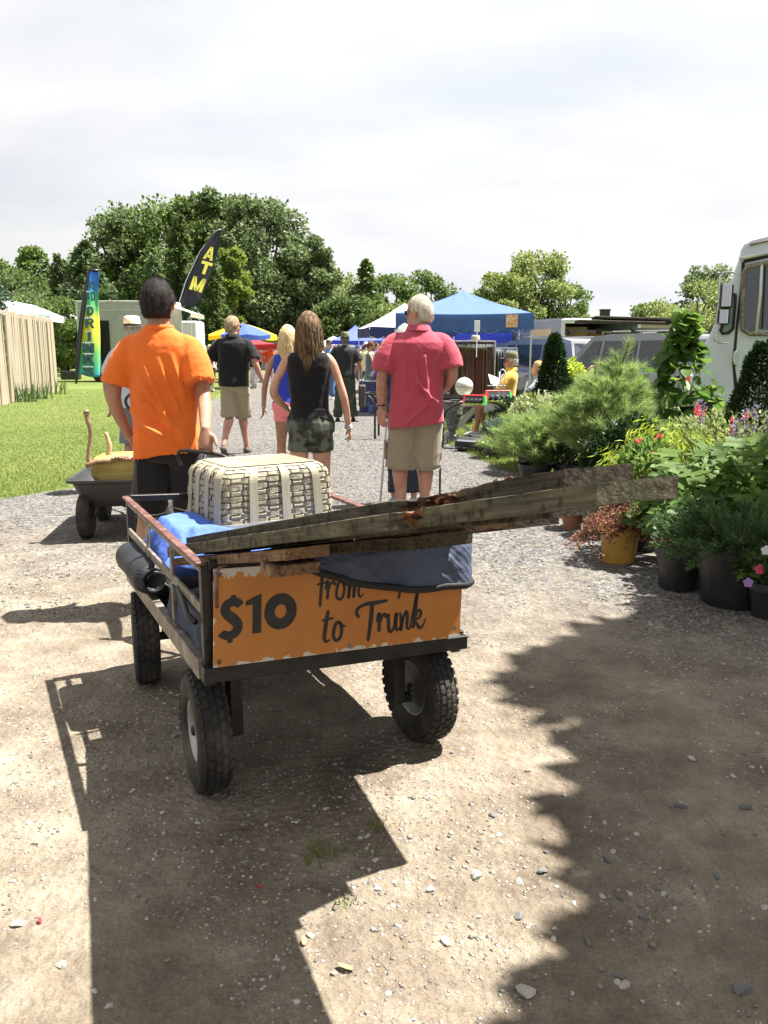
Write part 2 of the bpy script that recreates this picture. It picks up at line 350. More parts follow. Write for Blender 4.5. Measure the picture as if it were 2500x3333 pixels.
def gen(n, y0, y1, s0, s1, fl, seed, th, pw=1.):
    r = np.random.default_rng(seed); y = y0+(y1-y0)*r.random(n)**pw; x = road_x(r, n, y); k = dens(x, y, th)
    x, y = x[k], y[k]; return chips(len(x), lambda r_, n_, y_: x, lambda r_, n_: y, s0, s1, fl, seed+50, 'gravel')
gen(110000, .7, 6., .0024, .0080, .45, 1, -.75)
gen(26000, .7, 5.5, .005, .012, .4, 2, -.1)
gen(52000, 3.8, 13., .006, .017, .5, 3, .25, 1.1)
gen(9000, 12, 24., .010, .024, .5, 5, -5)
# countable stones in the foreground
import bmesh
def stone_mesh(i):
    b = bmesh.new(); bmesh.ops.create_icosphere(b, subdivisions=2, radius=1); r = random.Random(i)
    pl = [(Vector((r.gauss(0, 1), r.gauss(0, 1), r.gauss(0, .8))).normalized(), r.uniform(.5, .8)) for _ in range(9)]
    for v in b.verts:
        for nn, d in pl:
            k = v.co.dot(nn)-d
            if k > 0: v.co -= nn*k
    for v in b.verts: v.co.z *= .6; v.co.x *= r.uniform(.98, 1.02)*1.25
    me = bpy.data.meshes.new('stone'); b.to_mesh(me); b.free(); me.materials.append(MST[i % 3]); return me
MST = [mat('pale_stone', (.30, .28, .24), (.46, .43, .38), scale=9, rough=.85, bump=.3), mat('grey_stone', (.09, .088, .085), (.17, .165, .16), scale=9, rough=.85, bump=.3), mat('brown_stone', (.16, .13, .10), (.26, .22, .18), scale=9, rough=.85, bump=.3)]
SM = [stone_mesh(i) for i in range(12)]
def stone(x, y, s_, k, label, group='loose stones on the dirt'):
    o = link('stone', SM[k], None, (x, y, float(gh(x, y)[0])+s_*.2), (random.uniform(-.2, .2), random.uniform(-.2, .2), random.uniform(0, 6.28))); o.scale = (s_,)*3
    return tag(o, label, 'stone', group)
big = [(1550, 2858, .021, 0, 'largest white stone beside the wagon shadow'), (1710, 3245, .022, 0, 'long grey-white stone lying in the shade at lower right'), (2415, 3235, .021, 1, 'dark grey lump of stone near the lower right corner'), (2032, 3222, .013, 3, 'pale stone right of the long one in the shade'), (1690, 2995, .015, 4, 'dark-sided stone with a pale top in the shade'), (2215, 2632, .018, 1, 'dark stone in the shade right of the wagon'), (2425, 2635, .019, 4, 'dark stone close to the right edge of the shade'), (1600, 2665, .014, 1, 'small black stone lying alone in the sun right of the wheel'), (1975, 2810, .014, 1, 'grey stone in the middle of the shade'), (1765, 2845, .016, 4, 'dark stone just inside the shade edge'), (1400, 2905, .014, 0, 'cream stone right of the lumber shadow'), (1690, 2880, .012, 0, 'squarish white stone on the edge of the shade'), (1450, 3075, .014, 3, 'grey stone where sun meets shade'), (2250, 2480, .014, 3, 'pale-topped stone in the shade'), (2385, 2535, .012, 0, 'white pebble in the shade by the right edge'), (200, 3155, .014, 0, 'white pebble with a dark notch at lower left'), (60, 3020, .018, 6, 'white flat stone near the left edge'), (1915, 3080, .012, 1, 'dark stone chip amid the shade at right'), (735, 2720, .012, 4, 'grey stone in the wagon shadow'), (570, 2405, .016, 5, 'flat brown stone beside the near left wheel'), (2335, 2860, .013, 1, 'dark pebble right of centre in the shade'), (2095, 3000, .012, 1, 'dark pebble with flat top in the shade')]
for q in big:
    g_ = G(q[0], q[1]); stone(g_[0], g_[1], q[2], q[3], q[4])
r = np.random.default_rng(12); k_ = 0
while k_ < 110:
    px, py = r.uniform(0, 2500), r.uniform(2150, 3330); g_ = G(px, py)
    if px < 1500 and r.random() < .55: continue
    sz = r.uniform(.005, .0105); stone(g_[0], g_[1], sz, int(r.choice([0, 0, 3, 6, 9, 1, 4, 2, 5, 8])), 'small loose stone lying on the dirt', 'small stones on the dirt'); k_ += 1
# grass
MGR = mat('grass_blades', (.08, .125, .018), (.22, .27, .06), scale=1.2, rough=.6, island=True, trans=.35, lo=.2, hi=.8)
def blades(n, f, h0, h1, wd, seed, name='grass', label='short green grass blades of the lawn', mt=None):
    r = np.random.default_rng(seed); P = f(r, n); n = len(P); h = r.uniform(h0, h1, (n, 1)); a = r.uniform(0, 2*pi, n); A = np.stack([np.cos(a), np.sin(a), a*0], 1)*wd/2*r.uniform(.6, 1.4, (n, 1))
    T = P+np.concatenate([r.normal(0, .35, (n, 2))*h, h], 1); V = np.stack([P-A, P+A, T], 1).reshape(-1, 3)
    return tag(link(name, npmesh(name, V, np.arange(3*n).reshape(n, 3), mt or MGR)), label, kind='stuff')
def lawn_l(r, n):
    y = 6.4+26*r.random(n)**1.8; e = XL(y)+.25*vnoise(np.stack([y*1.5, y*0, y*0], 1)); x = e-(1-r.random(n)**.7)*(y*.5+2-np.minimum(0, 0))*.9; k = x > -.55*y-1
    return np.stack([x, y, y*0], 1)[k]
blades(170000, lawn_l, .010, .032, .009, 3)
def lawn_r(r, n):
    y = 6.5+18*r.random(n)**1.5; e = XR(y); x = e+r.random(n)**1.3*(3+.1*y)-.1; return np.stack([x, y, y*0], 1)
blades(60000, lawn_r, .02, .09, .009, 4, label='rough grass under the tables and pots at the right')
def tuft(px, py, n, sp, hh, label):
    g_ = G(px, py)
    def f(r, m_): return np.stack([g_[0]+r.normal(0, sp, m_), g_[1]+r.normal(0, sp*.6, m_), np.full(m_, .006)], 1)
    o = blades(n, f, hh*.3, hh, .006, int(px), 'weed_tuft', None); tag(o, label)
tuft(1050, 2790, 60, .035, .05, 'wispy green weed in the wagon shadow, the larger one'); tuft(1240, 2700, 26, .03, .035, 'tiny weed sprig in the wagon shadow close to its corner'); tuft(1135, 2950, 14, .02, .035, 'yellow-green weed sprig in the sun by the lumber shadow')
# ---------------------------------------------------------------- the utility wagon
TH = .4624; UU = np.array([cos(TH), sin(TH), 0]); VV = np.array([-sin(TH), cos(TH), 0]); OO = np.array([-.5431, 2.3876, 0])
CW, CL, ZB, ZT, SU = .906, 1.30, .448, .802, -.043
def W(a, b, z): return tuple(OO+a*UU+b*VV+np.array([0, 0, z]))
def cz(a): return SU*a
MSTEEL = mat('worn_black_steel', (.008, .008, .009), (.024, .022, .02), scale=14, rough=.45, bump=.15, c3=(.02, .017, .015), metal=.3)
MRUST = mat('rusty_steel', (.10, .045, .035), (.22, .13, .11), scale=22, rough=.55, bump=.3, metal=.3, c3=(.13, .055, .045))
MGALV = mat('scuffed_tan_steel', (.12, .105, .085), (.30, .27, .22), scale=18, rough=.55, bump=.25, metal=.3, c3=(.2, .17, .14))
MTYRE = mat('tyre_rubber', (.014, .013, .012), (.085, .072, .056), scale=7, rough=.85, bump=.4, bscale=60, lo=.4, hi=.75)
MRIM = mat('rim_paint', (.30, .30, .30), (.48, .48, .47), scale=8, rough=.5, bump=.2)
wagon = empty('utility_wagon', W(0, 0, 0), TH, 'black steel flat wagon with an orange $10 sign on its tail, loaded with lumber', 'wagon')
def B_(m, p0, p1, w_, h): return m.bar((p0[0], p0[1], p0[2]+cz(p0[0])), (p1[0], p1[1], p1[2]+cz(p1[0])), w_, h, bev=.002)
def part(name, mt, *bars, lab=None):
    m = M()
    for q in bars: B_(m, *q)
    o = m.obj(name, mt, wagon)
    if lab: o['label'] = lab
    return o
part('post', MSTEEL, ((.015, .015, ZB-.03), (.015, .015, ZT-.008), .032, .032)); part('post', MSTEEL, ((CW-.015, .015, ZB-.03), (CW-.015, .015, ZT-.008), .032, .032))
part('post', MSTEEL, ((.015, CL-.015, ZB-.03), (.015, CL-.015, ZT-.008), .03, .03)); part('post', MSTEEL, ((CW-.015, CL-.015, ZB-.03), (CW-.015, CL-.015, ZT-.008), .03, .03))
part('side_rail', MRUST, ((.0, .0, ZT), (.0, CL, ZT), .028, .012), lab='rust-red flat top rail of the left side')
part('side_rail', MGALV, ((.004, .03, ZT-.016), (.004, CL-.03, ZT-.016), .012, .026), lab='tan lower web of the left top rail')
part('side_rail', MRUST, ((CW, .0, ZT), (CW, CL, ZT), .034, .014), lab='right top rail')
part('middle_rail', MGALV, ((.006, .03, .655), (.006, CL-.03, .655), .012, .03)); part('middle_rail', MSTEEL, ((CW-.006, .03, .655), (CW-.006, CL-.03, .655), .012, .03))
part('rear_rail', MSTEEL, ((.02, .0, ZT-.002), (CW-.02, .0, ZT-.002), .028, .026)); part('front_rail', MSTEEL, ((.02, CL, ZT-.004), (CW-.02, CL, ZT-.004), .028, .026))
for b in (.43, .86):
    part('upright', MGALV, ((.006, b, ZB+.04), (.006, b, ZT-.03), .012, .022)); part('upright', MSTEEL, ((CW-.006, b, ZB+.04), (CW-.006, b, ZT-.03), .012, .022))
part('deck_rail', MGALV, ((.0, .03, ZB+.015), (.0, CL, ZB+.015), .03, .062), lab='tan steel edge of the deck on the left side')
part('deck_rail', MSTEEL, ((CW, .0, ZB+.015), (CW, CL, ZB+.015), .03, .062)); part('deck_rail', MSTEEL, ((-.012, -.012, ZB+.014), (CW+.012, -.012, ZB+.014), .04, .048), lab='black steel beam under the sign'); part('deck_rail', MSTEEL, ((0, CL, ZB+.012), (CW, CL, ZB+.012), .03, .058))
part('deck', MSTEEL, ((CW/2, .02, ZB+.035), (CW/2, CL-.02, ZB+.035), CW-.03, .008))
m = M(); m.tube([(.035, -.03, ZT-.13), (.035, -.035, ZT-.02), (.05, -.032, ZT-.005), (.08, -.02, ZT-.004)], .006, 8); m.obj('latch_hook', MRUST, wagon, True)
m = M(); m.tube([(-.012, .05, .61), (-.02, .12, .615), (-.012, .2, .63), (.0, .33, .645)], .009, 8); m.obj('bungee_cord', MSTEEL, wagon, True)
m = M(); m.tube([(-.012, .36, .64), (-.03, .38, .65), (-.02, .40, .66), (-.01, .385, .64), (-.012, .36, .637)], .003, 6); m.obj('wire_tie', MRIM, wagon, True)
# sign panel
def sign_mat():
    m = mat('orange_sign_paint', (.40, .145, .028), (.47, .18, .038), scale=5, rough=.42, bump=.05)
    t = m.node_tree; n = t.nodes; l = t.links.new; p = n['Principled BSDF']; tc = n.new('ShaderNodeTexCoord'); sp = n.new('ShaderNodeSeparateXYZ'); l(tc.outputs['Object'], sp.inputs[0])
    def noi(s, d=6, st=None):
        q = n.new('ShaderNodeTexNoise'); q.inputs['Scale'].default_value = s; q.inputs['Detail'].default_value = d; q.inputs['Roughness'].default_value = .6
        if st: mp_ = n.new('ShaderNodeMapping'); mp_.inputs['Scale'].default_value = st; l(tc.outputs['Object'], mp_.inputs[0]); l(mp_.outputs[0], q.inputs[0])
        else: l(tc.outputs['Object'], q.inputs[0])
        return q.outputs[0]
    def mt(op, a, b=None, c=None):
        q = n.new('ShaderNodeMath'); q.operation = op
        for i, v in enumerate((a, b, c)):
            if v is None: continue
            if isinstance(v, (int, float)): q.inputs[i].default_value = v
            else: l(v, q.inputs[i])
        return q.outputs[0]
    # chipped where near an edge (object x 0..w, z -h/2..h/2) and in thin scratches
    ex = mt('MINIMUM', sp.outputs[0], mt('SUBTRACT', .868, sp.outputs[0])); ez = mt('SUBTRACT', .152, mt('ABSOLUTE', sp.outputs[2]))
    topb = mt('MULTIPLY', mt('GREATER_THAN', sp.outputs[2], 0), mt('MULTIPLY', mt('LESS_THAN', sp.outputs[0], .36), .012))
    ed = mt('MINIMUM', mt('ADD', ex, .006), mt('SUBTRACT', ez, topb))
    ch = mt('LESS_THAN', ed, mt('MULTIPLY', mt('MAXIMUM', mt('SUBTRACT', noi(22, 8), .45), 0), .10))
    sc = mt('GREATER_THAN', noi(30, 7, (3, 1, .55)), .735)
    sel = mt('MAXIMUM', ch, sc)
    base = p.inputs['Base Color'].links[0].from_socket; mx = n.new('ShaderNodeMix'); mx.data_type = 'RGBA'; l(sel, mx.inputs[0]); l(base, mx.inputs[6]); mx.inputs[7].default_value = (.50, .47, .42, 1); l(mx.outputs[2], p.inputs['Base Color'])
    return m
MSIGN = sign_mat(); MINK = mat('black_sign_lettering', (.012, .010, .010), (.03, .024, .02), scale=30, rough=.5, lo=.5, hi=.8)
PH = .306
m = M(); m.box((.434, 0, 0), (.868, .006, PH), bev=.001); panel = m.obj('sign_panel', MSIGN, wagon); panel.location = (.024, -.028, .638); panel.rotation_euler = (0, -math.atan(SU), 0)
panel['label'] = 'chipped orange sign reading $10 From Trunk to Trunk'
def TS(x, z, h): return (x, -.003-h, z)
def wordmark(name, strokes):
    m = M()
    for i, (pts, w_) in enumerate(strokes): ribbon(m, pts, w_, TS, 7, .0008+.00006*(i % 7))
    o = m.obj(name, MINK, panel); return o
# letter strokes in panel metres: x 0..868, z -153..153 (mm)
k = .001
def st(pts, w_): return ([(a*k, b*k) for a, b in pts], [q*k for q in w_] if hasattr(w_, '__len__') else w_*k)
m = M()
for i, (p_, w_) in enumerate([st([(82, 34), (72, 46), (56, 48), (42, 42), (35, 26), (42, 10), (58, -4), (72, -20), (73, -38), (62, -52), (44, -56), (28, -50), (22, -44)], [26, 26, 27, 28, 30, 31, 33, 31, 30, 28, 27, 26, 24]), st([(60, 70), (60, 46)], 17), st([(50, -54), (50, -80)], 17)]): ribbon(m, p_, w_, TS, 7, .0008+i*.0001)
m.obj('dollar_sign', MINK, panel)
m = M(); m.prism([(a*k, b*k) for a, b in [(124, 58), (148, 66), (148, -58), (120, -58), (120, 34), (98, 32), (98, 46)]][::-1], -.0038, -.003); m.obj('digit', MINK, panel)
V = []; nn = 48
for i in range(nn):
    a = 2*pi*i/nn
    for rx, rz in ((53, 58), (19, 22)): V.append((.001*(210+rx*cos(a)), -.0039, .001*(4+rz*sin(a))))
me = bpy.data.meshes.new('digit'); me.from_pydata(V, [], [(2*i, 2*i+1, (2*i+3) % (2*nn), (2*i+2) % (2*nn)) for i in range(nn)]); me.materials.append(MINK); link('digit', me, panel)
def script_word(word, x0, z0, s_, bold=9.):
    """brush-script letters drawn from strokes; unit box: x advance, z 0..~60 lower case"""
    GL = {'F': (44, [([(8, 128), (30, 134), (62, 134)], [8, 11, 6]), ([(34, 132), (30, 60), (26, -22)], [12, 12, 9]), ([(12, 62), (30, 66), (54, 66)], [7, 9, 5])]),
     'r': (40, [([(0, 40), (6, 66), (10, 70), (11, 50), (11, 4)], [5, 9, 10, 10, 10]), ([(11, 20), (16, 48), (26, 66), (35, 64), (38, 54)], [7, 8, 9, 10, 11])]),
     'o': (44, [([(32, 62), (16, 66), (6, 40), (6, 12), (18, 0), (32, 12), (36, 40), (28, 66), (40, 52), (52, 50)], [8, 10, 10, 10, 10, 10, 10, 8, 6, 4])]),
     'm': (70, [([(4, 68), (10, 40), (10, 2), (16, 40), (26, 68), (30, 50), (30, 2), (36, 40), (46, 68), (50, 50), (50, 14), (58, 2), (72, 14)], [6, 10, 10, 7, 9, 10, 10, 7, 9, 10, 9, 7, 4])]),
     'T': (34, [([(-34, 66), (-46, 80), (-40, 100), (-10, 112), (30, 114), (76, 118)], [7, 9, 9, 10, 12, 7]), ([(14, 112), (10, 40), (2, -26)], [13, 12, 9])]),
     'u': (50, [([(0, 50), (6, 64), (8, 40), (10, 10), (20, 0), (32, 20), (38, 66), (38, 20), (44, 2), (56, 14)], [5, 9, 10, 10, 9, 7, 10, 10, 7, 4])]),
     'n': (48, [([(2, 68), (10, 40), (10, 2), (16, 40), (28, 68), (34, 50), (34, 14), (42, 2), (54, 14)], [6, 10, 10, 7, 9, 10, 9, 7, 4])]),
     'k': (46, [([(-2, 10), (10, 70), (22, 134), (20, 100), (12, 2)], [4, 6, 9, 11, 11]), ([(14, 30), (30, 68), (42, 60), (36, 40), (18, 34), (30, 14), (40, 0), (54, 10), (62, 34)], [6, 8, 9, 8, 7, 9, 9, 6, 4])]),
     't': (40, [([(22, 116), (14, 60), (10, 14), (18, 0), (32, 6)], [10, 12, 11, 8, 5]), ([(0, 78), (18, 82), (44, 84)], [6, 9, 5])])}
    x = x0; S_ = []
    for ch in word:
        adv, g_ = GL[ch]
        for pts, w_ in g_: S_.append(([((x+a*s_)*k, (z0+b*s_)*k) for a, b in pts], [q*s_*k*bold/9 for q in w_]))
        x += adv*s_
    return S_
wordmark('lettering', script_word('From', 318, 24, .88, 10)); wordmark('lettering', script_word('Trunk', 620, 26, .84, 10)); wordmark('lettering', script_word('to', 350, -112, .9, 12)); wordmark('lettering', script_word('Trunk', 512, -104, .92, 12.5))
for x, z in ((.018, .135), (.018, -.135), (.45, -.137), (.845, -.12), (.845, .13)):
    m = M(); m.lathe([(0.0001, .004), (.006, .003), (.008, 0)], 12, (x, -.003, z), ax=np.array([(1, 0, 0), (0, 0, -1), (0, 1, 0)]).T); m.obj('rivet', MGALV, panel)
# wheels
def tyre_mesh():
    m = M(); n = 64; Rg = []
    prof = [(.098, .036), (.118, .049), (.150, .054), (.178, .050), (.193, .040), (.199, .022), (.2005, 0), (.199, -.022), (.193, -.040), (.178, -.050), (.150, -.054), (.118, -.049), (.098, -.036)]
    V = [(x, r_*cos(2*pi*i/n), r_*sin(2*pi*i/n)) for i in range(n) for r_, x in prof]; q = len(prof)
    m.add(V, [(i*q+j, i*q+j+1, ((i+1) % n)*q+j+1, ((i+1) % n)*q+j) for i in range(n) for j in range(q-1)])
    for i in range(34):                    # tread blocks
        for s_, (x0, rr) in enumerate([(-.041, .191), (-.021, .1985), (0, .2), (.021, .1985), (.041, .191)]):
            a = 2*pi*(i+(.5 if s_ % 2 else 0))/34; er = np.array([0, cos(a), sin(a)]); et = np.array([0, -sin(a), cos(a)]); exx = np.array([1, 0, 0])
            tilt = {0: .75, 4: -.75}.get(s_, 0); e1 = exx*cos(tilt)+er*sin(tilt); e2 = er*cos(tilt)-exx*sin(tilt)
            m.box(er*rr+exx*x0, (.0165, .0235, .011), np.array([e1, et, e2]).T)
    return m.mesh('tyre', MTYRE)
TY = tyre_mesh()
for p_ in TY.polygons: p_.use_smooth = False
m = M(); ax = np.array([(0, 1, 0), (0, 0, 1), (1, 0, 0)]).T      # lathe axis -> x
m.lathe([(.104, .036), (.100, .038), (.094, .034), (.090, .012), (.080, .006), (.055, .010), (.045, .020), (.030, .022), (.028, -.022), (.045, -.02), (.055, -.010), (.080, -.006), (.090, -.012), (.094, -.034), (.100, -.038), (.104, -.036)], 40, ax=ax)
RIMM = m.mesh('rim', MRIM, True)
m = M(); m.lathe([(.0001, .045), (.014, .044), (.018, .036), (.022, .02), (.022, -.02), (.018, -.036), (.014, -.044), (.0001, -.045)], 16, ax=ax)
for i in range(4): a = pi/4+i*pi/2; m.cyl((-.016, .036*cos(a), .036*sin(a)), (.016, .036*cos(a), .036*sin(a)), .005, n=6)
HUBM = m.mesh('hub', MSTEEL)
def wheel(a, b, rz=0, r_=.2, x=0):
    wl = link('wheel', TY, wagon, (a, b, r_+.006), (random.uniform(0, 1), 0, rz)); link('rim', RIMM, wl); link('hub', HUBM, wl); return wl
wheel(.03, .16, -.05); wheel(CW-.075, .16, .05); wheel(.03, CL-.13, -.14); wheel(CW-.06, CL-.16, -.0)
part('axle', MSTEEL, ((.03, .16, .205), (.15, .16, .205), .03, .03)); part('axle', MSTEEL, ((CW-.19, .16, .205), (CW-.03, .16, .205), .03, .03)); part('axle', MSTEEL, ((.06, CL-.14, .205), (CW-.09, CL-.14, .205), .03, .03))
for a in (.13, CW-.17):
    m = M(); m.box((a, .16, .31), (.045, .06, .28), bev=.004); m.obj('axle_bracket', MSTEEL, wagon)
    m = M(); m.box((a, CL-.15, .33), (.05, .10, .25), bev=.004); m.obj('axle_bracket', MSTEEL, wagon)
# pull handle reaching the hand of the man in orange
HND = U(650, 1480, 4.12)
P0 = np.array(W(CW/2-.05, CL, .3)); rl = lambda q: tuple(Matrix.Rotation(-TH, 3, 'Z')@(Vector(q)-wagon.location))
m = M(); m.tube([rl(P0), rl((P0+HND*3)/4+np.array([0, 0, .02])), rl(HND+np.array([.03, -.02, 0]))], .012, 10); a_ = np.array([.13, -.02, .0])
m.tube(catmull([rl(HND-a_*.75+np.array([0, 0, -.06])), rl(HND-a_*.85), rl(HND-a_*.55+np.array([0, 0, .02])), rl(HND+a_*.8+np.array([0, 0, .0])), rl(HND+a_*1.1+np.array([0, 0, -.03])), rl(HND+a_*.9+np.array([0, 0, -.07]))], 6), .009, 8); m.obj('pull_handle', MSTEEL, wagon, True)

# ---------------------------------------------------------------- lumber: weathered boards side by side
def lumber_mat(name, c1, c2, c3, moss):
    m = bpy.data.materials.new(name); m.use_nodes = True; t = m.node_tree; n = t.nodes; l = t.links.new; p = n['Principled BSDF']; p.inputs['Roughness'].default_value = .85; p.inputs['Specular IOR Level'].default_value = .25
    tc = n.new('ShaderNodeTexCoord'); mp_ = n.new('ShaderNodeMapping'); mp_.inputs['Scale'].default_value = (1, .06, 1); l(tc.outputs['Object'], mp_.inputs[0])
    a = n.new('ShaderNodeTexNoise'); a.inputs['Scale'].default_value = 110; a.inputs['Detail'].default_value = 6; l(mp_.outputs[0], a.inputs[0])
    b = n.new('ShaderNodeTexNoise'); b.inputs['Scale'].default_value = 9; b.inputs['Detail'].default_value = 8; b.inputs['Roughness'].default_value = .7; l(tc.outputs['Object'], b.inputs[0])
    r1 = n.new('ShaderNodeValToRGB'); l(a.outputs[0], r1.inputs[0]); e = r1.color_ramp.elements; e[0].position = .35; e[0].color = tuple(c1)+(1,); e[1].position = .65; e[1].color = tuple(c2)+(1,)
    r2 = n.new('ShaderNodeValToRGB'); l(b.outputs[0], r2.inputs[0]); e = r2.color_ramp.elements; e[0].position = .42; e[0].color = (0, 0, 0, 1); e[1].position = .58; e[1].color = (moss, moss, moss, 1)
    mx = n.new('ShaderNodeMix'); mx.data_type = 'RGBA'; l(r2.outputs[0], mx.inputs[0]); l(r1.outputs[0], mx.inputs[6]); mx.inputs[7].default_value = tuple(c3)+(1,)
    d = n.new('ShaderNodeTexNoise'); d.inputs['Scale'].default_value = 24; d.inputs['Detail'].default_value = 7; d.inputs['Roughness'].default_value = .7; l(tc.outputs['Object'], d.inputs[0])
    r3 = n.new('ShaderNodeValToRGB'); l(d.outputs[0], r3.inputs[0]); e = r3.color_ramp.elements; e[0].position = .40; e[0].color = (.22, .2, .19, 1); e[1].position = .48; e[1].color = (1, 1, 1, 1)
    m2 = n.new('ShaderNodeMix'); m2.data_type = 'RGBA'; m2.blend_type = 'MULTIPLY'; m2.inputs[0].default_value = .8; l(mx.outputs[2], m2.inputs[6]); l(r3.outputs[0], m2.inputs[7]); l(m2.outputs[2], p.inputs['Base Color'])
    bp = n.new('ShaderNodeBump'); bp.inputs['Strength'].default_value = .9; bp.inputs['Distance'].default_value = .004; ad = n.new('ShaderNodeMath'); ad.operation = 'ADD'; l(a.outputs[0], ad.inputs[0]); l(d.outputs[0], ad.inputs[1]); l(ad.outputs[0], bp.inputs['Height']); l(bp.outputs[0], p.inputs['Normal'])
    return m
ML1 = lumber_mat('mossy_board', (.035, .030, .022), (.135, .118, .08), (.08, .08, .05), .6); ML2 = lumber_mat('weathered_board', (.028, .022, .017), (.095, .078, .058), (.07, .067, .045), .35)
ML3 = lumber_mat('brown_board', (.10, .055, .03), (.26, .16, .09), (.15, .09, .06), .4); MROT = lumber_mat('rotten_wood', (.06, .022, .010), (.26, .11, .045), (.03, .02, .014), .6)
def zpl(b): return .868-.243*b
def board(a0, wd, b0, b1, th0, th1, mt, label, dz=0, rot=None, sag=0, ragged=.0, seed=0):
    """long board with irregular faces; b0 = inner end, b1 = end towards the camera. local origin at the inner end"""
    n = int(abs(b1-b0)/.018); r = np.random.default_rng(seed); Rg = []; org = np.array(W(a0, b0, zpl(b0)+dz))
    MROTidx = []
    BS = np.array([UU, (VV-np.array([0, 0, .243]))/1.0291, (UU*0+VV*.243+np.array([0, 0, 1.]))/1.0291])
    for i in range(n+1):
        t = i/n; b = b0+(b1-b0)*t; th = th0+(th1-th0)*t; hh = th/2; ww = wd/2
        prof = [(-1, -.94), (-.97, -1), (-.3, -1), (.3, -1), (.97, -1), (1, -.94), (1, 0), (1, .94), (.97, 1), (.3, 1), (-.3, 1), (-.97, 1), (-1, .94), (-1, .3), (-1, -.3)]
        pts = []
        for j, (x, z) in enumerate(prof):
            q = vnoise([[b*9+seed*3.1, j*1.7, 1.3]])[0]*.5+vnoise([[b*40+seed, j*2.9, 7.1]])[0]*.5
            dx = q*.0015; dz_ = vnoise([[b*5+seed*5, j*.4, 3.3]])[0]*.0012+vnoise([[b*60+seed*5, j*1.9, 3.3]])[0]*.0006
            if rot:
                e = max(0, 1-abs(b-rot[0])/rot[1])
                if z > 0: dz_ -= e*hh*rot[2]*(.9+.8*vnoise([[b*60, j*3.3, seed]])[0])
                if x < 0: dx += e*.02*max(0, .5+vnoise([[b*45, j*2.3, seed+4]])[0])
            if ragged and t > 1-ragged: dz_ *= 1+1.5*(t-1+ragged)/ragged; dx *= 1+2*(t-1+ragged)/ragged
            bb = b+(vnoise([[j*1.9, seed, 2.2]])[0]*.03 if i == n and ragged else 0)
            pts.append((np.array(W(a0+ww+x*ww+dx, bb, zpl(b)+dz-hh+z*hh+dz_+sag*4*t*(1-t)))-org)@BS.T)
        Rg.append(pts)
    m = M(); m.rings(Rg); nf = len(prof)
    mi = list(m.m)
    if rot:
        for f in range(len(m.f)-2):
            i = f//nf; b = b0+(b1-b0)*i/n
            if abs(b-rot[0]) < rot[1]*(.45+.3*vnoise([[b*30, f*.7, seed]])[0]): mi[f] = 1
    m.m = mi; o = m.obj('lumber_board', [mt, MROT], None, True); o.matrix_world = Matrix([(*BS[:, 0], org[0]), (*BS[:, 1], org[1]), (*BS[:, 2], org[2]), (0, 0, 0, 1)]); shade_auto(o, 30)
    return tag(o, label, 'lumber', 'boards laid across the wagon')
board(.03, .12, .62, -1.68, .040, .026, ML1, 'lowest long board with green moss and bark, its end reaching furthest right', seed=1, rot=(-1.24, .06, .3), dz=.004)
board(.13, .12, .75, -1.50, .036, .026, ML2, 'upper grey board with a rotten orange-brown break near the middle', dz=.034, seed=2, rot=(-1.14, .17, .8))
board(.285, .13, .85, -1.20, .045, .040, ML2, 'board behind the rotten one, splintered at its end', dz=.042, seed=3, rot=(-1.15, .16, .7), ragged=.1)
board(.16, .17, .60, -1.34, .04, .03, ML2, 'grey board filling the gap beside the mossy one', dz=-.002, seed=8)
board(.34, .16, .70, -1.14, .04, .03, ML2, 'wide grey board hidden behind the upper boards', dz=.0, seed=6)
board(.51, .16, .55, -.64, .045, .034, ML3, 'short board with wavy saw grain ending over the gravel', dz=-.016, seed=4, ragged=.06)
board(.67, .19, .45, -.58, .045, .034, ML2, 'dark straight board, the rightmost of the short ones', dz=-.022, seed=5)
board(.045, .11, .58, -.62, .028, .028, ML3, 'pale brown board tucked under the mossy one', dz=-.042, seed=7)
board(.36, .14, .50, -.70, .034, .034, ML2, 'dark underside board crossing above the sign', dz=-.044, seed=9)
r = np.random.default_rng(77); m = M()
for i in range(7):                       # torn splinters where the upper boards have rotted through
    a = r.uniform(.12, .34); b = -1.14+r.uniform(-.10, .12); z = zpl(b)+.036+r.uniform(-.02, .015); ln = r.uniform(.02, .06); s_ = r.choice([-1, 1]); p0 = np.array(W(a, b, z)); p1 = np.array(W(a+r.uniform(-.01, .01), b+s_*ln, zpl(b+s_*ln)+.036+r.uniform(-.015, .012))); m.tube([p0, (p0+p1)/2+np.array([0, 0, .004]), p1], [r.uniform(.003, .006), r.uniform(.002, .004), .0006], 5)
tag(m.obj('splinters', MROT), 'torn rotten splinters sticking up where the upper boards broke', kind='stuff')
m = M(); m.box((.10, -.50, 0), (.13, .075, .028), bev=.002); o = m.obj('lumber_offcut', ML3, None); o.location = W(0, 0, zpl(-.5)-.088); o.rotation_euler = (0, 0, TH); tag(o, 'short pale wooden cleat jutting from under the boards above the sign', 'lumber')

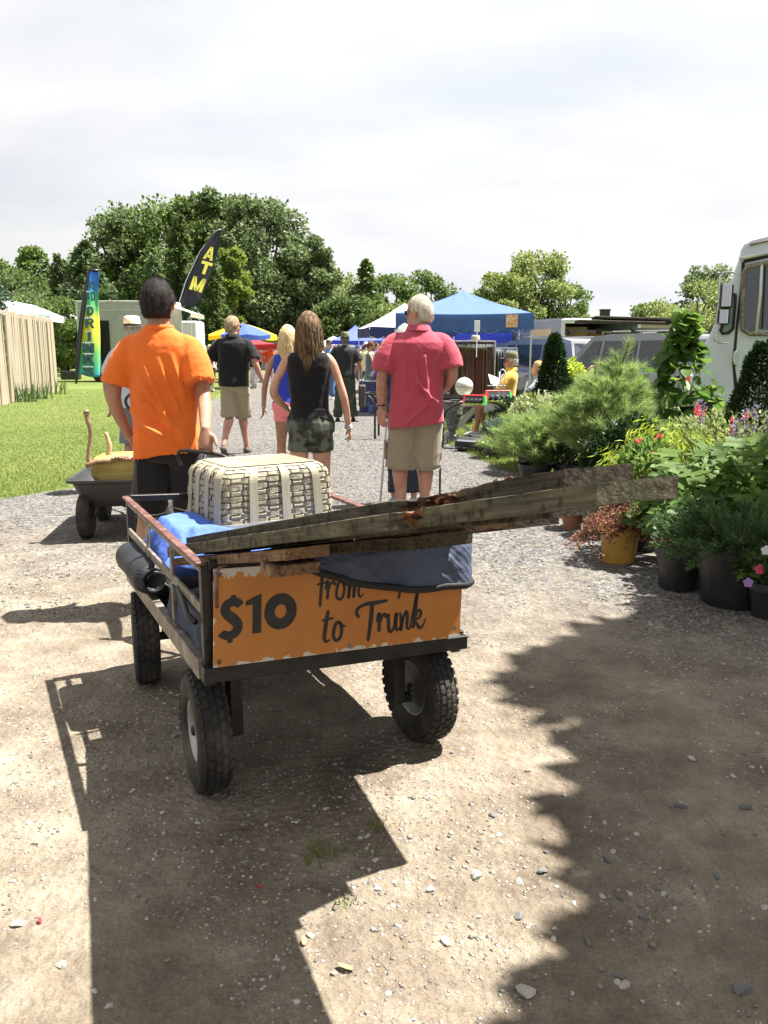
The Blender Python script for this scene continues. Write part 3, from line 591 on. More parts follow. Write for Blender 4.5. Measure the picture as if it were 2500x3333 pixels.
# ---------------------------------------------------------------- blankets
def quilt_mat(name, c1, c2, sc=26, rough=.8):
    m = mat(name, c1, c2, scale=7, rough=rough); t = m.node_tree; n = t.nodes; l = t.links.new; p = n['Principled BSDF']
    tc = n.new('ShaderNodeTexCoord'); wv = n.new('ShaderNodeTexWave'); wv.inputs['Scale'].default_value = sc; wv.inputs['Distortion'].default_value = 3; wv.inputs['Detail'].default_value = 2; wv.bands_direction = 'DIAGONAL'; l(tc.outputs['Object'], wv.inputs[0])
    ns = n.new('ShaderNodeTexNoise'); ns.inputs['Scale'].default_value = 40; l(tc.outputs['Object'], ns.inputs[0]); ad = n.new('ShaderNodeMath'); ad.operation = 'ADD'; l(wv.outputs['Fac'], ad.inputs[0]); l(ns.outputs[0], ad.inputs[1])
    bp = n.new('ShaderNodeBump'); bp.inputs['Strength'].default_value = .22; bp.inputs['Distance'].default_value = .005; l(ad.outputs[0], bp.inputs['Height']); l(bp.outputs[0], p.inputs['Normal']); return m
MQB = quilt_mat('blue_quilted_cotton', (.045, .10, .42), (.075, .145, .52)); MQN = quilt_mat('slate_quilted_cotton', (.05, .062, .10), (.075, .095, .155), 20); MQD = quilt_mat('navy_quilted_cotton', (.004, .0045, .007), (.012, .013, .019), 30, .6)
MBIND = mat('black_binding', (.008, .008, .009), rough=.7)
MQB2 = mat('blue_cotton_pad', (.05, .11, .42), (.08, .16, .52), scale=9, rough=.85, bump=.5, bscale=16, bdist=.02)
# draped pad over the tail and right side
HEM = [(-.02, .0), (.0, .008), (.10, .045), (.20, .085), (.32, .115), (.45, .130), (.58, .132), (.70, .125), (.78, .122), (.95, .12), (1.3, .11), (1.5, .03)]
def drape(s, t):
    """s metres along the rail from a=.28, t metres of cloth from the inside over the edge"""
    rc = .035; Ls = CW-.28+.0
    if s < Ls-rc: a = .28+s; b = 0; n_ = (0, -1)
    elif s < Ls+rc*.57:
        th = (s-(Ls-rc))/rc; a = CW-rc+rc*sin(th); b = rc-rc*cos(th); n_ = (sin(th), -cos(th))
    else: a = CW; b = rc+(s-Ls-rc*.57); n_ = (1, 0)
    return a, b, n_
m = M(); NS, NT = 110, 46
def fd(i, j):
    s = i*1.25; a, b, n_ = drape(s, 0); hem = np.interp(s, [x for x, y in HEM], [y for x, y in HEM]); rise = np.interp(s, [0, .1, .35, .6, .7, 1.2], [.004, .015, .05, .075, .075, .02])
    T = [(-.30, -.06+rise*.4), (-.16, rise*.75+.0), (-.05, rise+.015), (.0, rise+.016), (.03, rise*.7+.01), (.046, .0), (.048, -hem*.5), (.05+.01*sin(s*21), -hem)]
    q = j*(len(T)-1); k_ = min(int(q), len(T)-2); f_ = q-k_; off = T[k_][0]*(1-f_)+T[k_+1][0]*f_; z = T[k_][1]*(1-f_)+T[k_+1][1]*f_
    wob = .009*vnoise([[s*9, j*6, .5]])[0]+.005*vnoise([[s*26, j*14, 4.5]])[0]+.0035*(abs(sin(s*60+3*sin(j*18)))*.8)*(1 if s > .5 else .3)
    off += wob*1.2; z += wob
    return (a+n_[0]*off, b+n_[1]*off, ZT+cz(a)+z)
m.grid(fd, NS, NT); o = m.obj('moving_blanket', MQN, None, True); o.location = W(0, 0, 0); o.rotation_euler = (0, 0, TH)
md = o.modifiers.new('s', 'SOLIDIFY'); md.thickness = .010; md.offset = 1
tag(o, 'slate blue quilted moving pad hanging over the sign and the right side', 'blanket')
P_ = [fd(i/60, 1.0) for i in range(61)]; hm = M(); hm.tube([(x, y, z) for x, y, z in P_], .008, 6, sc=[1.6]*61); h_ = hm.obj('binding', MBIND, o, True)
# heap of blue blankets in the bed
def heap(name, mt, a0, a1, b0, b1, zc_, amp, seed, label, fr=5, edge=.12, nu=70):
    def f(i, j):
        a = a0+(a1-a0)*i; b = b0+(b1-b0)*j; e = min(i, 1-i, j, 1-j)/.18; e = min(1, e)**.5
        w1 = vnoise([[a*fr+seed, b*fr*1.2, seed]])[0]; w2 = abs(vnoise([[a*fr*2.2+seed, b*fr*2.6, seed+3]])[0]); w3 = vnoise([[a*fr*6, b*fr*6, seed+7]])[0]
        return (a+.03*w2, b+.03*w1, zc_-edge*(1-e)+amp*(w1-.7*w2+.07*w3)+cz(a))
    m = M(); m.grid(f, nu, nu); o = m.obj(name, mt, None, True); o.location = W(0, 0, 0); o.rotation_euler = (0, 0, TH); md = o.modifiers.new('s', 'SOLIDIFY'); md.thickness = .014; md.offset = -1
    return tag(o, label, 'blanket')
heap('moving_blanket', MQB2, .03, .50, .74, 1.25, .715, .045, 3, 'bright blue quilted blanket heaped beside the basket', 4.2, .16)
heap('moving_blanket', MQB, .30, .88, .70, 1.27, .665, .02, 5, 'blue blanket spread flat beneath the basket', 4, .1, 40)
heap('moving_blanket', MQD, .02, .88, .03, .72, .60, .03, 8, 'dark blanket lining the bed under the lumber', 4, .12, 50)
# dark rolled blanket bulging through the side
m = M()
for q, (rr, zz, b0_, b1_) in enumerate([(.062, .572, .72, 1.20)]):
    def f(i, j):
        a = 2*pi*i; b = b0_+(b1_-b0_)*j; e = min(1, min(j, 1-j)/.06)**.5; r_ = rr*(.55+.45*e)*(1+.08*vnoise([[cos(a)*2, sin(a)*2, b*9]])[0])
        return (-.005+r_*1.15*cos(a), b, zz+r_*sin(a))
    m.grid(f, 28, 30)
    m.add([f(i/28, 0) for i in range(28)]+[(-.005, b0_+.035, zz)], [(i, 28, (i+1) % 28) for i in range(28)]); m.add([f(i/28, 1) for i in range(28)]+[(-.005, b1_, zz)], [(i, (i+1) % 28, 28) for i in range(28)])
o = m.obj('rolled_blanket', MQD, None, True); o.location = W(0, 0, 0); o.rotation_euler = (0, 0, TH); tag(o, 'black quilted blanket rolled and squeezed out between the left rails', 'blanket')
m = M(); m.tube([(-.005+.05*cos(a)*1.1*(1-a*.05), .698, .575+.05*sin(a)*(1-a*.05)) for a in np.linspace(0, 9, 40)], .006, 6); h_ = m.obj('binding', MBIND, o, True)
def f(i, j):
    b = .06+.5*i; z = ZB+.05+.14*j; return (.02+.012*vnoise([[b*12, z*9, 2]])[0]+.02*sin(j*3), b, z)
m = M(); m.grid(f, 24, 12); o = m.obj('folded_denim', mat('dark_denim', (.008, .014, .035), (.03, .045, .085), scale=20, rough=.8, bump=.3), None, True); o.location = W(0, 0, 0); o.rotation_euler = (0, 0, TH); o.modifiers.new('s', 'SOLIDIFY').thickness = .02
tag(o, 'folded dark denim cloth stuffed inside the near left corner of the wagon', 'cloth')

# ---------------------------------------------------------------- woven basket, upside down
MBK = mat('basket_splint', (.23, .20, .135), (.35, .315, .22), scale=3, rough=.6, bump=.5, bscale=40, stretch=(1, 1, 1), c3=(.29, .26, .18)); MBKR = mat('grey_basket_rim', (.33, .32, .28), (.46, .44, .38), scale=6, rough=.6, bump=.3)
MBKL = mat('smooth_splint', (.30, .27, .185), (.39, .355, .255), scale=6, rough=.55, bump=.2, bscale=60, stretch=(1, 1, .1))
bk = empty('woven_basket', W(.305, .90, .700), TH+.10, 'big cream splint basket turned upside down on the blue blanket', 'basket')
BWx, BDy, BH = .54, .43, .275
def bprof(t):                             # taper and round-over with height fraction
    return 1-.07*t-.16*max(0, t-.68)**2/.1024, BH*(t-.10*max(0, t-.7)**2/.09)
def bpoint(p, t, off):                    # p: perimeter 0..4 (x-face, right, back, left), rounded-rectangle
    hx, hy = BWx/2, BDy/2; rc = .04; sc, z = bprof(t); per = []
    seg = [(2*hx-2*rc), pi/2*rc, (2*hy-2*rc), pi/2*rc]*2; tot = sum(seg); s = (p % 1)*tot; x, y = -hx+rc, -hy; d = (1, 0); k_ = 0
    cs = [(hx-rc, -hy+rc), (hx-rc, hy-rc), (-hx+rc, hy-rc), (-hx+rc, -hy+rc)]; st_ = [(-hx+rc, -hy, 1, 0), None, (hx, -hy+rc, 0, 1), None, (hx-rc, hy, -1, 0), None, (-hx, hy-rc, 0, -1), None]
    while s > seg[k_]: s -= seg[k_]; k_ += 1
    if k_ % 2 == 0:
        x0, y0, dx, dy = st_[k_]; P = (x0+dx*s, y0+dy*s); n_ = (dy, -dx)
    else:
        c_ = cs[k_//2]; a = -pi/2+(k_//2)*pi/2+s/rc; n_ = (cos(a), sin(a)); P = (c_[0]+rc*n_[0], c_[1]+rc*n_[1])
    return np.array([P[0]*sc+n_[0]*off+hx, P[1]*sc+n_[1]*off+hy, z])
BTOT = 2*(BWx-.08)+2*(BDy-.08)+pi*.08
NW = 10; NSTK = 32
WIDE = [.058, .14, .222, .30, .36, .43, .49, .56, .64, .72, .80, .85, .912, .972]
for i in range(NW):                       # horizontal weavers, each a band that goes over and under
    t0 = .085+i*.09; hw = .036; m = M(); n = 220; V = []
    for q in range(n):
        p_ = q/n; ph = p_*NSTK*pi+(i*pi if p_ < .72 or p_ > .99 else i*pi*.5); o_ = .0045*np.clip(1.7*sin(ph), -1, 1)+.0005
        for z_, oo in ((-hw, o_), (hw, o_), (hw, o_-.0018), (-hw, o_-.0018)): V.append(bpoint(p_, min(t0+z_, .99), oo))
    m.add(V, [(q*4+c_, ((q+1) % n)*4+c_, ((q+1) % n)*4+(c_+1) % 4, q*4+(c_+1) % 4) for q in range(n) for c_ in range(4)]); o = m.obj('weaver', MBK, bk)
for q in range(NSTK):                     # narrow upright stakes
    p_ = (q+.5)/NSTK; m = M(); V = []; hw = .36/NSTK; n = 24
    for j in range(n+1):
        t = .02+.97*j/n; o_ = -.0045*np.clip(1.7*sin(p_*NSTK*pi)*cos((t-.085)/.09*pi), -1, 1)
        V += [bpoint(p_-hw, t, o_), bpoint(p_+hw, t, o_), bpoint(p_+hw, t, o_-.0015), bpoint(p_-hw, t, o_-.0015)]
    m.add(V, [(j*4+c_, j*4+(c_+1) % 4, j*4+4+(c_+1) % 4, j*4+4+c_) for j in range(n) for c_ in range(4)]); m.obj('stake', MBK, bk)
for p_ in WIDE[:]:                        # broad outer ribs wrapping up over the base
    for mir in (0,):
        m = M(); V = []; hw = .0195/BTOT; n = 22
        for j in range(n+1):
            t = .0+1.0*j/n
            V += [bpoint(p_-hw, t, .0095), bpoint(p_+hw, t, .0095), bpoint(p_+hw, t, .005), bpoint(p_-hw, t, .005)]
        m.add(V, [(j*4+c_, j*4+(c_+1) % 4, j*4+4+(c_+1) % 4, j*4+4+c_) for j in range(n) for c_ in range(4)]+[(0, 1, 2, 3), (n*4, n*4+3, n*4+2, n*4+1)]); m.obj('rib', MBKL, bk)
def band(name, t0, t1, off, th, mt):
    m = M(); n = 120; V = []
    for q in range(n):
        for t, o_ in ((t0, off), (t1, off), (t1, off-th), (t0, off-th)):
            b_ = bpoint(q/n, max(t, 0), o_); b_[2] = BH*t if t < .5 else b_[2]; V.append(b_)
    m.add(V, [(q*4+c_, ((q+1) % n)*4+c_, ((q+1) % n)*4+(c_+1) % 4, q*4+(c_+1) % 4) for q in range(n) for c_ in range(4)]); return m.obj(name, mt, bk)
band('rim', -.06, .07, .010, .004, MBKR); band('rim', -.05, .06, -.004, .004, MBKR); band('base_hoop', .955, 1.0, .007, .003, MBK)
m = M()
for k_ in range(9):                       # flat base on top: crossing slats
    y = .07+k_*(BDy-.14)/8; m.box((BWx/2, y, BH*.902+.002), (BWx*.74, .028, .002))
m.obj('base_slats', MBK, bk)
m = M()
for k_ in range(12):
    x = .08+k_*(BWx-.16)/11; m.box((x, BDy/2, BH*.902-.002), (.03, BDy*.74, .002))
m.obj('base_slats', MBK, bk)
# ---------------------------------------------------------------- people
SKINS = {}
def skin(kind='fair'):
    if kind not in SKINS:
        a, b = {'fair': ((.40, .21, .14), (.54, .32, .22)), 'tan': ((.28, .13, .08), (.40, .21, .13)), 'red': ((.36, .155, .11), (.50, .27, .20))}[kind]
        m = mat('skin_'+kind, a, b, scale=7, rough=.5, bump=.08, bscale=120); m.node_tree.nodes['Principled BSDF'].inputs['Subsurface Weight'].default_value = .08; SKINS[kind] = m
    return SKINS[kind]
_cl = {}
def cloth(c, rough=.85, bump=.25, c2=None, scale=180):
    k_ = (tuple(c), rough, c2)
    if k_ not in _cl:
        c2_ = c2 or tuple(min(1, x*1.08+.002) for x in c); _cl[k_] = mat('cloth', c, c2_, scale=14 if not c2 else scale, rough=rough, bump=bump, bscale=260, sheen=.15, spec=.2, bdist=.002)
    return _cl[k_]
def limb(m, P, rad, k=5, n=12, flat=1.):
    Q = catmull(P, k); t = np.linspace(0, 1, len(Q)); r_ = np.interp(t, np.linspace(0, 1, len(rad)), rad)
    d0 = Q[0]-Q[1]; d0 /= max(np.linalg.norm(d0), 1e-9); d1 = Q[-1]-Q[-2]; d1 /= max(np.linalg.norm(d1), 1e-9)
    Q = [Q[0]+d0*r_[0]*.6]+Q+[Q[-1]+d1*r_[-1]*.6]; r_ = [r_[0]*.6]+list(r_)+[r_[-1]*.6]; m.tube(Q, r_, n)
def hand(m, wr, d, pn, tside, curl=.5, s_=1.):
    """palm, four unequal bent fingers and a thumb. d: along the forearm, pn: palm normal, tside: towards the thumb"""
    d = np.array(d, float); d /= np.linalg.norm(d); pn = np.array(pn, float); pn -= d*np.dot(pn, d); pn /= np.linalg.norm(pn); t = np.cross(d, pn); t *= np.sign(np.dot(t, tside)) or 1
    wr = np.array(wr, float); Rg = []
    for u_, hw, ht in ((-.02, .024, .018), (.015, .029, .017), (.05, .039, .0155), (.082, .040, .013), (.098, .036, .009)):
        Rg.append([wr+d*u_*s_+t*hw*s_*cos(2*pi*k/12)+pn*ht*s_*sin(2*pi*k/12) for k in range(12)])
    m.rings(Rg)
    for f_, (off, ln) in enumerate(((.030, .072), (.0105, .080), (-.0095, .074), (-.029, .058))):
        p = wr+d*.085*s_+t*off*s_; dd = d.copy(); P = [p-d*.01]; c_ = curl*(1+.12*f_)
        for sg, fr in enumerate((.45, .3, .25)):
            a = c_*(.55 if sg == 0 else .8); dd = dd*cos(a)+np.cross(t, dd)*sin(a)*(1 if np.dot(np.cross(t, dd), pn) > -9 else -1)
            P.append(P[-1]+dd*ln*fr*s_*1.05)
        m.tube(P, [.0095*s_, .0088*s_, .008*s_, .0062*s_], 8)
    b = wr+d*.022*s_+t*.024*s_; e = d*.55+t*.62+pn*.45; e /= np.linalg.norm(e); e2 = d*.85+t*.2+pn*.4; e2 /= np.linalg.norm(e2)
    m.tube([b, b+e*.035*s_, b+e*.035*s_+e2*.03*s_, b+e*.035*s_+e2*.052*s_], [.013*s_, .0115*s_, .0105*s_, .007*s_], 8)
TORSO = [(.84, .09, .085, 0), (.90, .160, .108, -.012), (.97, .166, .112, -.012), (1.06, .146, .098, 0), (1.17, .148, .100, .004), (1.29, .163, .110, .006), (1.39, .176, .108, 0), (1.465, .170, .088, -.008), (1.512, .120, .070, -.010), (1.545, .068, .060, -.008), (1.62, .054, .056, .006)]
def tring(z, hw, hd, yc, T, n=28, pw=2.4):
    o = []
    for k in range(n):
        a = 2*pi*k/n; c_, s_ = cos(a), sin(a); o.append(T(np.array([hw*np.sign(c_)*abs(c_)**(2/pw), yc+hd*np.sign(s_)*abs(s_)**(2/pw), z])))
    return o
def ridge(x): return (1-np.abs(x))**3
def folds(V, amp, spec, seed=0):
    """drape folds: spec = list of (angle in the xz plane, freq across, freq along, weight)"""
    d = 0
    for i, (ang, fa, fl, wt) in enumerate(spec):
        ca, sa = cos(ang), sin(ang); u_ = V[:, 0]*ca+V[:, 2]*sa; v_ = -V[:, 0]*sa+V[:, 2]*ca
        q = vnoise(np.stack([u_*fa+seed*2.7+i*5.1+.5*vnoise(V*3+i), v_*fl+i*3.3, V[:, 1]*fa*.6+seed], 1)); d = d+wt*(ridge(q*1.4)-.45)
    return amp*d*1.5
def person(label, loc, rz=0., H=1.8, build=1., sk='fair', arms=None, legs=None, lean=(0, 0), hipx=0., head=(0, 0), hair='short', hairc=(.02, .014, .01), hairc2=None, shirt=None, pants=None, shoes=(.05, .05, .05), detail=2, female=False, extras=None, group=None, sit=None, torso_yaw=0):
    s_ = H/1.8; root = empty('person', loc, rz, label, 'person', group); vox = (.0068, .0125, .022)[2-detail]
    def T(p):                              # lean and hip shift act above the hips
        p = np.array(p, float); h = max(0, p[2]-.92); f = min(1, max(0, p[2]-.3)/.6)
        return np.array([p[0]+lean[0]*h+hipx*f, p[1]+lean[1]*h, p[2]])*s_
    fw = .90 if female else 1.
    sh = {sd: T((sd*.185*fw*min(build, 1.12), -.008, 1.462)) for sd in (-1, 1)}
    arms = arms or {}; legs = legs or {}
    A = {}; Lg = {}
    for sd in (-1, 1):
        e, w_ = arms.get(sd, ((sd*.25*fw, -.03, 1.16), (sd*.26*fw, .05, .91)))[:2]; A[sd] = (sh[sd], T(e), T(w_))
        q = legs.get(sd, ((sd*.095, .02, .50), (sd*.10, -.02, .085))); Lg[sd] = (T((sd*.085*fw, -.005, .90)), np.array(q[0])*s_+np.array([hipx*.35, 0, 0]), np.array(q[1])*s_)
    # ---- body
    m = M(); tr = []
    for z, hw, hd, yc in TORSO:
        b_ = (build-1)*(.8 if z < 1.5 else .2)+1; hw2 = hw*b_; hd2 = hd*(1+(b_-1)*1.5)
        if female: hw2 *= {.97: 1.06, .90: 1.08}.get(z, .90 if 1.0 < z < 1.5 else .97); hd2 *= 1.0 if z < 1 else .9
        tr.append((z, hw2, hd2, yc))
    m.rings([tring(z, a*.97, b, y, T, pw=2.2) for z, a, b, y in tr])
    for sd in (-1, 1):
        S_, E_, W_ = A[sd]; k_ = s_*(.82 if female else 1.)*(1+(build-1)*.5); mid = (E_+W_)/2
        top = S_+np.array([-sd*.035, 0, .0])*s_
        limb(m, [top, S_*.75+E_*.25, E_, W_], [.052*k_, .053*k_, .049*k_, .044*k_, .038*k_, .041*k_, .039*k_, .032*k_, .025*k_], 6)
        H_, K_, N_ = Lg[sd]; k2 = s_*(.95 if female else 1.)*(1+(build-1)*.4); cf = (K_*.68+N_*.32)+np.array([0, -.012, 0])*s_
        limb(m, [H_, (H_+K_)/2+np.array([0, .008, 0])*s_, K_, cf, N_], [.092*k2, .088*k2, .078*k2, .066*k2, .054*k2, .055*k2, .060*k2, .050*k2, .038*k2, .034*k2], 6)
        fd = np.array(legs.get(sd, [0, 0, (0, 1, 0)])[2] if len(legs.get(sd, [])) > 2 else (0.08*sd, 1, -.12)); fd = fd/np.linalg.norm(fd)
        hl = N_+np.array([0, 0, -.045])*s_-fd*.045*s_; P = [hl, hl+fd*.08*s_, hl+fd*.16*s_+np.array([0, 0, -.006]), hl+fd*.235*s_+np.array([0, 0, -.014])*s_]
        m.tube(P, [.032*s_, .036*s_, .036*s_, .022*s_], 10)
        if sit is None or True: pass
    # hands
    for sd in (-1, 1):
        S_, E_, W_ = A[sd]; o = arms.get(sd, ()); pn = o[2] if len(o) > 2 else (-sd, 0, .1); ts = o[3] if len(o) > 3 else (0, 1, 0); cu = o[4] if len(o) > 4 else .5
        dd = o[5] if len(o) > 5 else (W_-E_)
        if detail: hand(m, W_, dd, pn, ts, cu, s_*(.88 if female else 1.))
        else:
            dd = np.array(dd)/np.linalg.norm(dd); limb(m, [W_, W_+dd*.09*s_, W_+dd*.15*s_], [.025*s_, .035*s_, .018*s_])
    # head
    hy, hp = head; hc = T((0, .02, 1.675)); Rh = np.array(Matrix.Rotation(hy, 3, 'Z')@Matrix.Rotation(hp, 3, 'X')); hs = s_*(.96 if female else 1.)
    def Hd(x, y, z): return hc+Rh@(np.array([x, y, z])*hs)
    Rg = []
    for z, hw, hd, yc in ((-.125, .022, .024, .062), (-.115, .040, .045, .045), (-.09, .054, .066, .026), (-.06, .062, .082, .012), (-.02, .068, .092, .002), (.02, .074, .098, -.003), (.06, .076, .097, -.006), (.09, .066, .082, -.008), (.113, .042, .054, -.008), (.124, .014, .02, -.008)):
        Rg.append([Hd(hw*cos(2*pi*k/20), yc+hd*sin(2*pi*k/20), z) for k in range(20)])
    m.rings(Rg)
    m.tube([Hd(0, -.005, -.15), Hd(0, -.005, -.06)], [.056*hs, .05*hs], 14)
    m.tube([Hd(0, .088, .012), Hd(0, .108, -.018), Hd(0, .112, -.032), Hd(0, .092, -.042)], [.008*hs, .012*hs, .014*hs, .008*hs], 8)
    for sx_ in (-1, 1):
        m.tube([Hd(sx_*.068, -.008, .018), Hd(sx_*.084, -.018, .022), Hd(sx_*.088, -.020, -.002), Hd(sx_*.080, -.010, -.030), Hd(sx_*.066, -.002, -.036)], [.008*hs, .0085*hs, .0085*hs, .0085*hs, .007*hs], 8)
        m.tube([Hd(sx_*.012, .090, .022), Hd(sx_*.045, .078, .024)], .008*hs, 8)
    m.tube([Hd(-.02, .088, -.066), Hd(0, .094, -.064), Hd(.02, .088, -.066)], .010*hs, 8); m.tube([Hd(0, .075, -.115), Hd(0, .085, -.105)], .02*hs, 8)
    me = modmesh(m.v, m.f, [('REMESH', dict(mode='VOXEL', voxel_size=vox*s_)), ('SMOOTH', dict(factor=.5, iterations=3 if detail else 2))], 'body')
    me.materials.append(skin(sk)); me.polygons.foreach_set('use_smooth', [True]*len(me.polygons)); body = link('body', me, root)
    if detail:
        for sx_ in (-1, 1):
            e_ = M(); e_.lathe([(.0001, .011*hs), (.008*hs, .008*hs), (.011*hs, 0), (.0001, -.01*hs)], 10, Hd(sx_*.031, .080, .004), ax=Rh@np.array([(1, 0, 0), (0, 0, 1), (0, -1, 0)]).T); e_.obj('eye', MEYE, root, True)
        e_ = M(); e_.tube([Hd(-.022, .096, -.066), Hd(0, .104, -.064), Hd(.022, .096, -.066)], [.003*hs, .005*hs, .003*hs], 6); e_.obj('mouth', MLIP, root, True)
    # ---- hair
    HM = mat('hair', hairc, hairc2 or tuple(min(1, c*1.9+.01) for c in hairc), scale=60, rough=.75, bump=.9, bscale=130, stretch=(1, 1, .25), bdist=.004, spec=.15)
    if hair in ('short', 'long', 'thin', 'pony'):
        n1_, n2_ = 44, 32; V = []
        for i in range(n1_):
            for j in range(n2_+1):
                ph = 2*pi*i/n1_; th = pi*j/n2_; x, y, z = sin(th)*cos(ph), sin(th)*sin(ph), cos(th)
                zz = z*.128; lowlim = -.085 if y < .1 else -.02 if y < .35 else .045
                if hair == 'long': lowlim = -.12 if y < .35 else .05
                k_ = 1/(1+math.exp(-(zz-lowlim)/.006)); face = 1/(1+math.exp(-(y-.62)/.05))*(1/(1+math.exp((zz-.07)/.008))); k_ *= 1-face
                if hair != 'long' and abs(x) > .8 and zz < -.005 and y > -.35: k_ *= .15
                th_ = {'short': .012, 'thin': .010, 'long': .020, 'pony': .011}[hair]; f = 1+(-.18*(1-k_))
                base = np.array([x*.080, y*.102-.006, zz*.985+.0]); nz = vnoise([[x*5+3, y*5, z*5]])[0]*.25+vnoise([[x*16+3, y*16, z*10]])[0]*.22
                q = base*f+np.array([x, y, z*.8])*(th_*(1+nz))*k_; V.append(Hd(*q))
        h_ = npmesh('hair', V, [(i*(n2_+1)+j, i*(n2_+1)+j+1, ((i+1) % n1_)*(n2_+1)+j+1, ((i+1) % n1_)*(n2_+1)+j) for i in range(n1_) for j in range(n2_)], HM, True); ho = link('hair', h_, root)
        if detail and hair in ('short', 'thin'):
            r_ = np.random.default_rng(5); Pm = getv(h_); Nm = getn(h_); cc = np.array(hc); keep = [i for i in range(len(Pm)) if np.linalg.norm((Rh.T@(Pm[i]-cc))/hs/np.array([.08, .102, .128])) > 1.05]
            idx = r_.choice(keep, 2600); P_ = Pm[idx]+r_.normal(0, .004, (2600, 3))*s_; D_ = (P_-cc); D_ /= np.linalg.norm(D_, axis=1, keepdims=True); D_ = D_*.55+np.array([0, 0, -.6])+Rh@np.array([0, -.2, 0])+r_.normal(0, .3, (2600, 3))
            vv, ff = leaves(P_-D_*.004*s_, D_, .012*s_, .14, kind='tri', seed=4); so = link('strands', npmesh('strands', vv, ff, HM), ho)
    if hair == 'long':
        m2 = M(); r_ = np.random.default_rng(int(abs(loc[0]*1000)) % 997)
        for i in range(300):
            a = r_.uniform(-2.75, -.39) if r_.random() < .9 else r_.uniform(-3.1, 0); q = [Hd(.082*cos(a)*.95, .10*sin(a), .04+r_.uniform(-.03, .05))]; ln = r_.uniform(.24, .40); wv = r_.uniform(0, 6)
            for z in np.linspace(.1, 1, 7): rr = 1.14+.12*sin(z*2.3)+.04*sin(z*9+wv); q.append(Hd(.082*cos(a)*rr*(1+.1*z)+.008*sin(z*7+wv), .100*sin(a)*rr-.01*z, .03-ln*z))
            q = catmull(q, 2); m2.tube(q, [.0055*s_]*(len(q)-2)+[.003*s_, .001*s_], 4)
        m2.obj('strands', HM, ho, True)
    if hair == 'pony':
        m2 = M(); m2.tube([Hd(0, -.10, -.01), Hd(0, -.135, -.02), Hd(0, -.15, -.07), Hd(0, -.13, -.13)], [.03*s_, .04*s_, .035*s_, .01*s_], 8); m2.obj('bun', HM, ho, True)
    # ---- shirt
    if shirt:
        c = dict(hem=.90, off=.022, sleeve=.62, sr=.078, neck=1.555, slant=0., amp=.010, flare=0., spec=[(.25, 9, 2.2, 1), (-.5, 7, 2, .8)], seed=1, straps=False, pw=2.5, hemw=1.0); c.update(shirt); m = M(); Rg = []
        zs = np.linspace(c['hem'], c['neck'], 15); TZ = [t[0] for t in tr]
        def at(z): return [np.interp(z, TZ, [t[k] for t in tr]) for k in (1, 2, 3)]
        for i, z in enumerate(zs):
            hw, hd, yc = at(max(z, .92)); bl = c['off']*(1+.35*max(0, 1-(z-c['hem'])/.25)); bl *= 1 if z < 1.47 else max(.3, (1.58-z)/.11)
            hwm = np.interp(1.33, TZ, [t[1] for t in tr])*(.96 if not female else .9); 
            if not c.get('fitted') and z < 1.36: hw = max(hw, hwm); hd = max(hd, .104*(1+(build-1)*1.2))
            hw += bl+c['flare']*max(0, (1.3-z)); hd += bl
            Rg.append([p+np.array([0, 0, c['slant']*(p[0]/s_)*max(0, 1-(z-c['hem'])/.35)])*s_ for p in tring(z, hw, hd, yc, T, pw=c['pw'])])
        cap = [p*.87+np.mean(Rg[0], 0)*.13+np.array([0, 0, .025])*s_ for p in Rg[0]]; m.rings([cap]+Rg)
        if c['sleeve'] > 0:
            for sd in (-1, 1):
                S_, E_, W_ = A[sd]; d_ = E_-S_; L_ = c['sleeve']; k_ = s_*(.85 if female else 1.)*(1+(build-1)*.5)
                e = S_+d_*L_ if L_ <= 1 else E_+(W_-E_)*(L_-1); P = [S_-np.array([sd*.11, 0, -.012])*s_, S_-np.array([sd*.02, 0, .012])*s_, S_*.5+(S_+d_*min(L_, 1))*.5, e] if L_ <= 1 else [S_-np.array([sd*.11, 0, -.012])*s_, S_-np.array([sd*.02, 0, .012])*s_, E_, e]
                rr = [.045*k_, .064*k_, c['sr']*.9*k_, c['sr']*k_] if L_ <= 1 else [.045*k_, .062*k_, .060*k_, .05*k_]
                Q = catmull(P, 5); r_ = list(np.interp(np.linspace(0, 1, len(Q)), np.linspace(0, 1, 4), rr)); dl = (Q[-1]-Q[-2]); dl /= np.linalg.norm(dl); m.tube(Q+[Q[-1]-dl*.02*s_], r_+[r_[-1]*.86], 16)
        me = modmesh(m.v, m.f, [('REMESH', dict(mode='VOXEL', voxel_size=(.008, .013, .024)[2-detail]*s_)), ('SMOOTH', dict(factor=.5, iterations=5 if detail else 2))], 'shirt')
        if detail:
            V = getv(me); Nn = getn(me); z = V[:, 2]/s_; w_ = np.clip((1.52-z)/.2, .15, 1)*np.interp(z, [c['hem'], c['hem']+.05, 1.3], [.8, 1.15, .8]); dsp = folds(V/s_, c['amp'], c['spec'], c['seed'])*w_
            if 'extra' in c: dsp = dsp+c['extra'](V/s_)
            V += Nn*(dsp+.0012*vnoise(V*60))[:, None]; setv(me, V)
        for q in (c['mat'] if isinstance(c['mat'], list) else [c['mat']]): me.materials.append(q)
        if 'split' in c:
            cz_ = np.empty(len(me.polygons)*3, np.float32); me.polygons.foreach_get('center', cz_); me.polygons.foreach_set('material_index', (cz_.reshape(-1, 3)[:, 2] < c['split']*s_).astype(np.int32))
        me.polygons.foreach_set('use_smooth', [True]*len(me.polygons)); so = link('shirt', me, root)
        nr = [p for p in tring(1.548, .066*(1 if not female else .9), .066, -.004, T, 20, 2)]
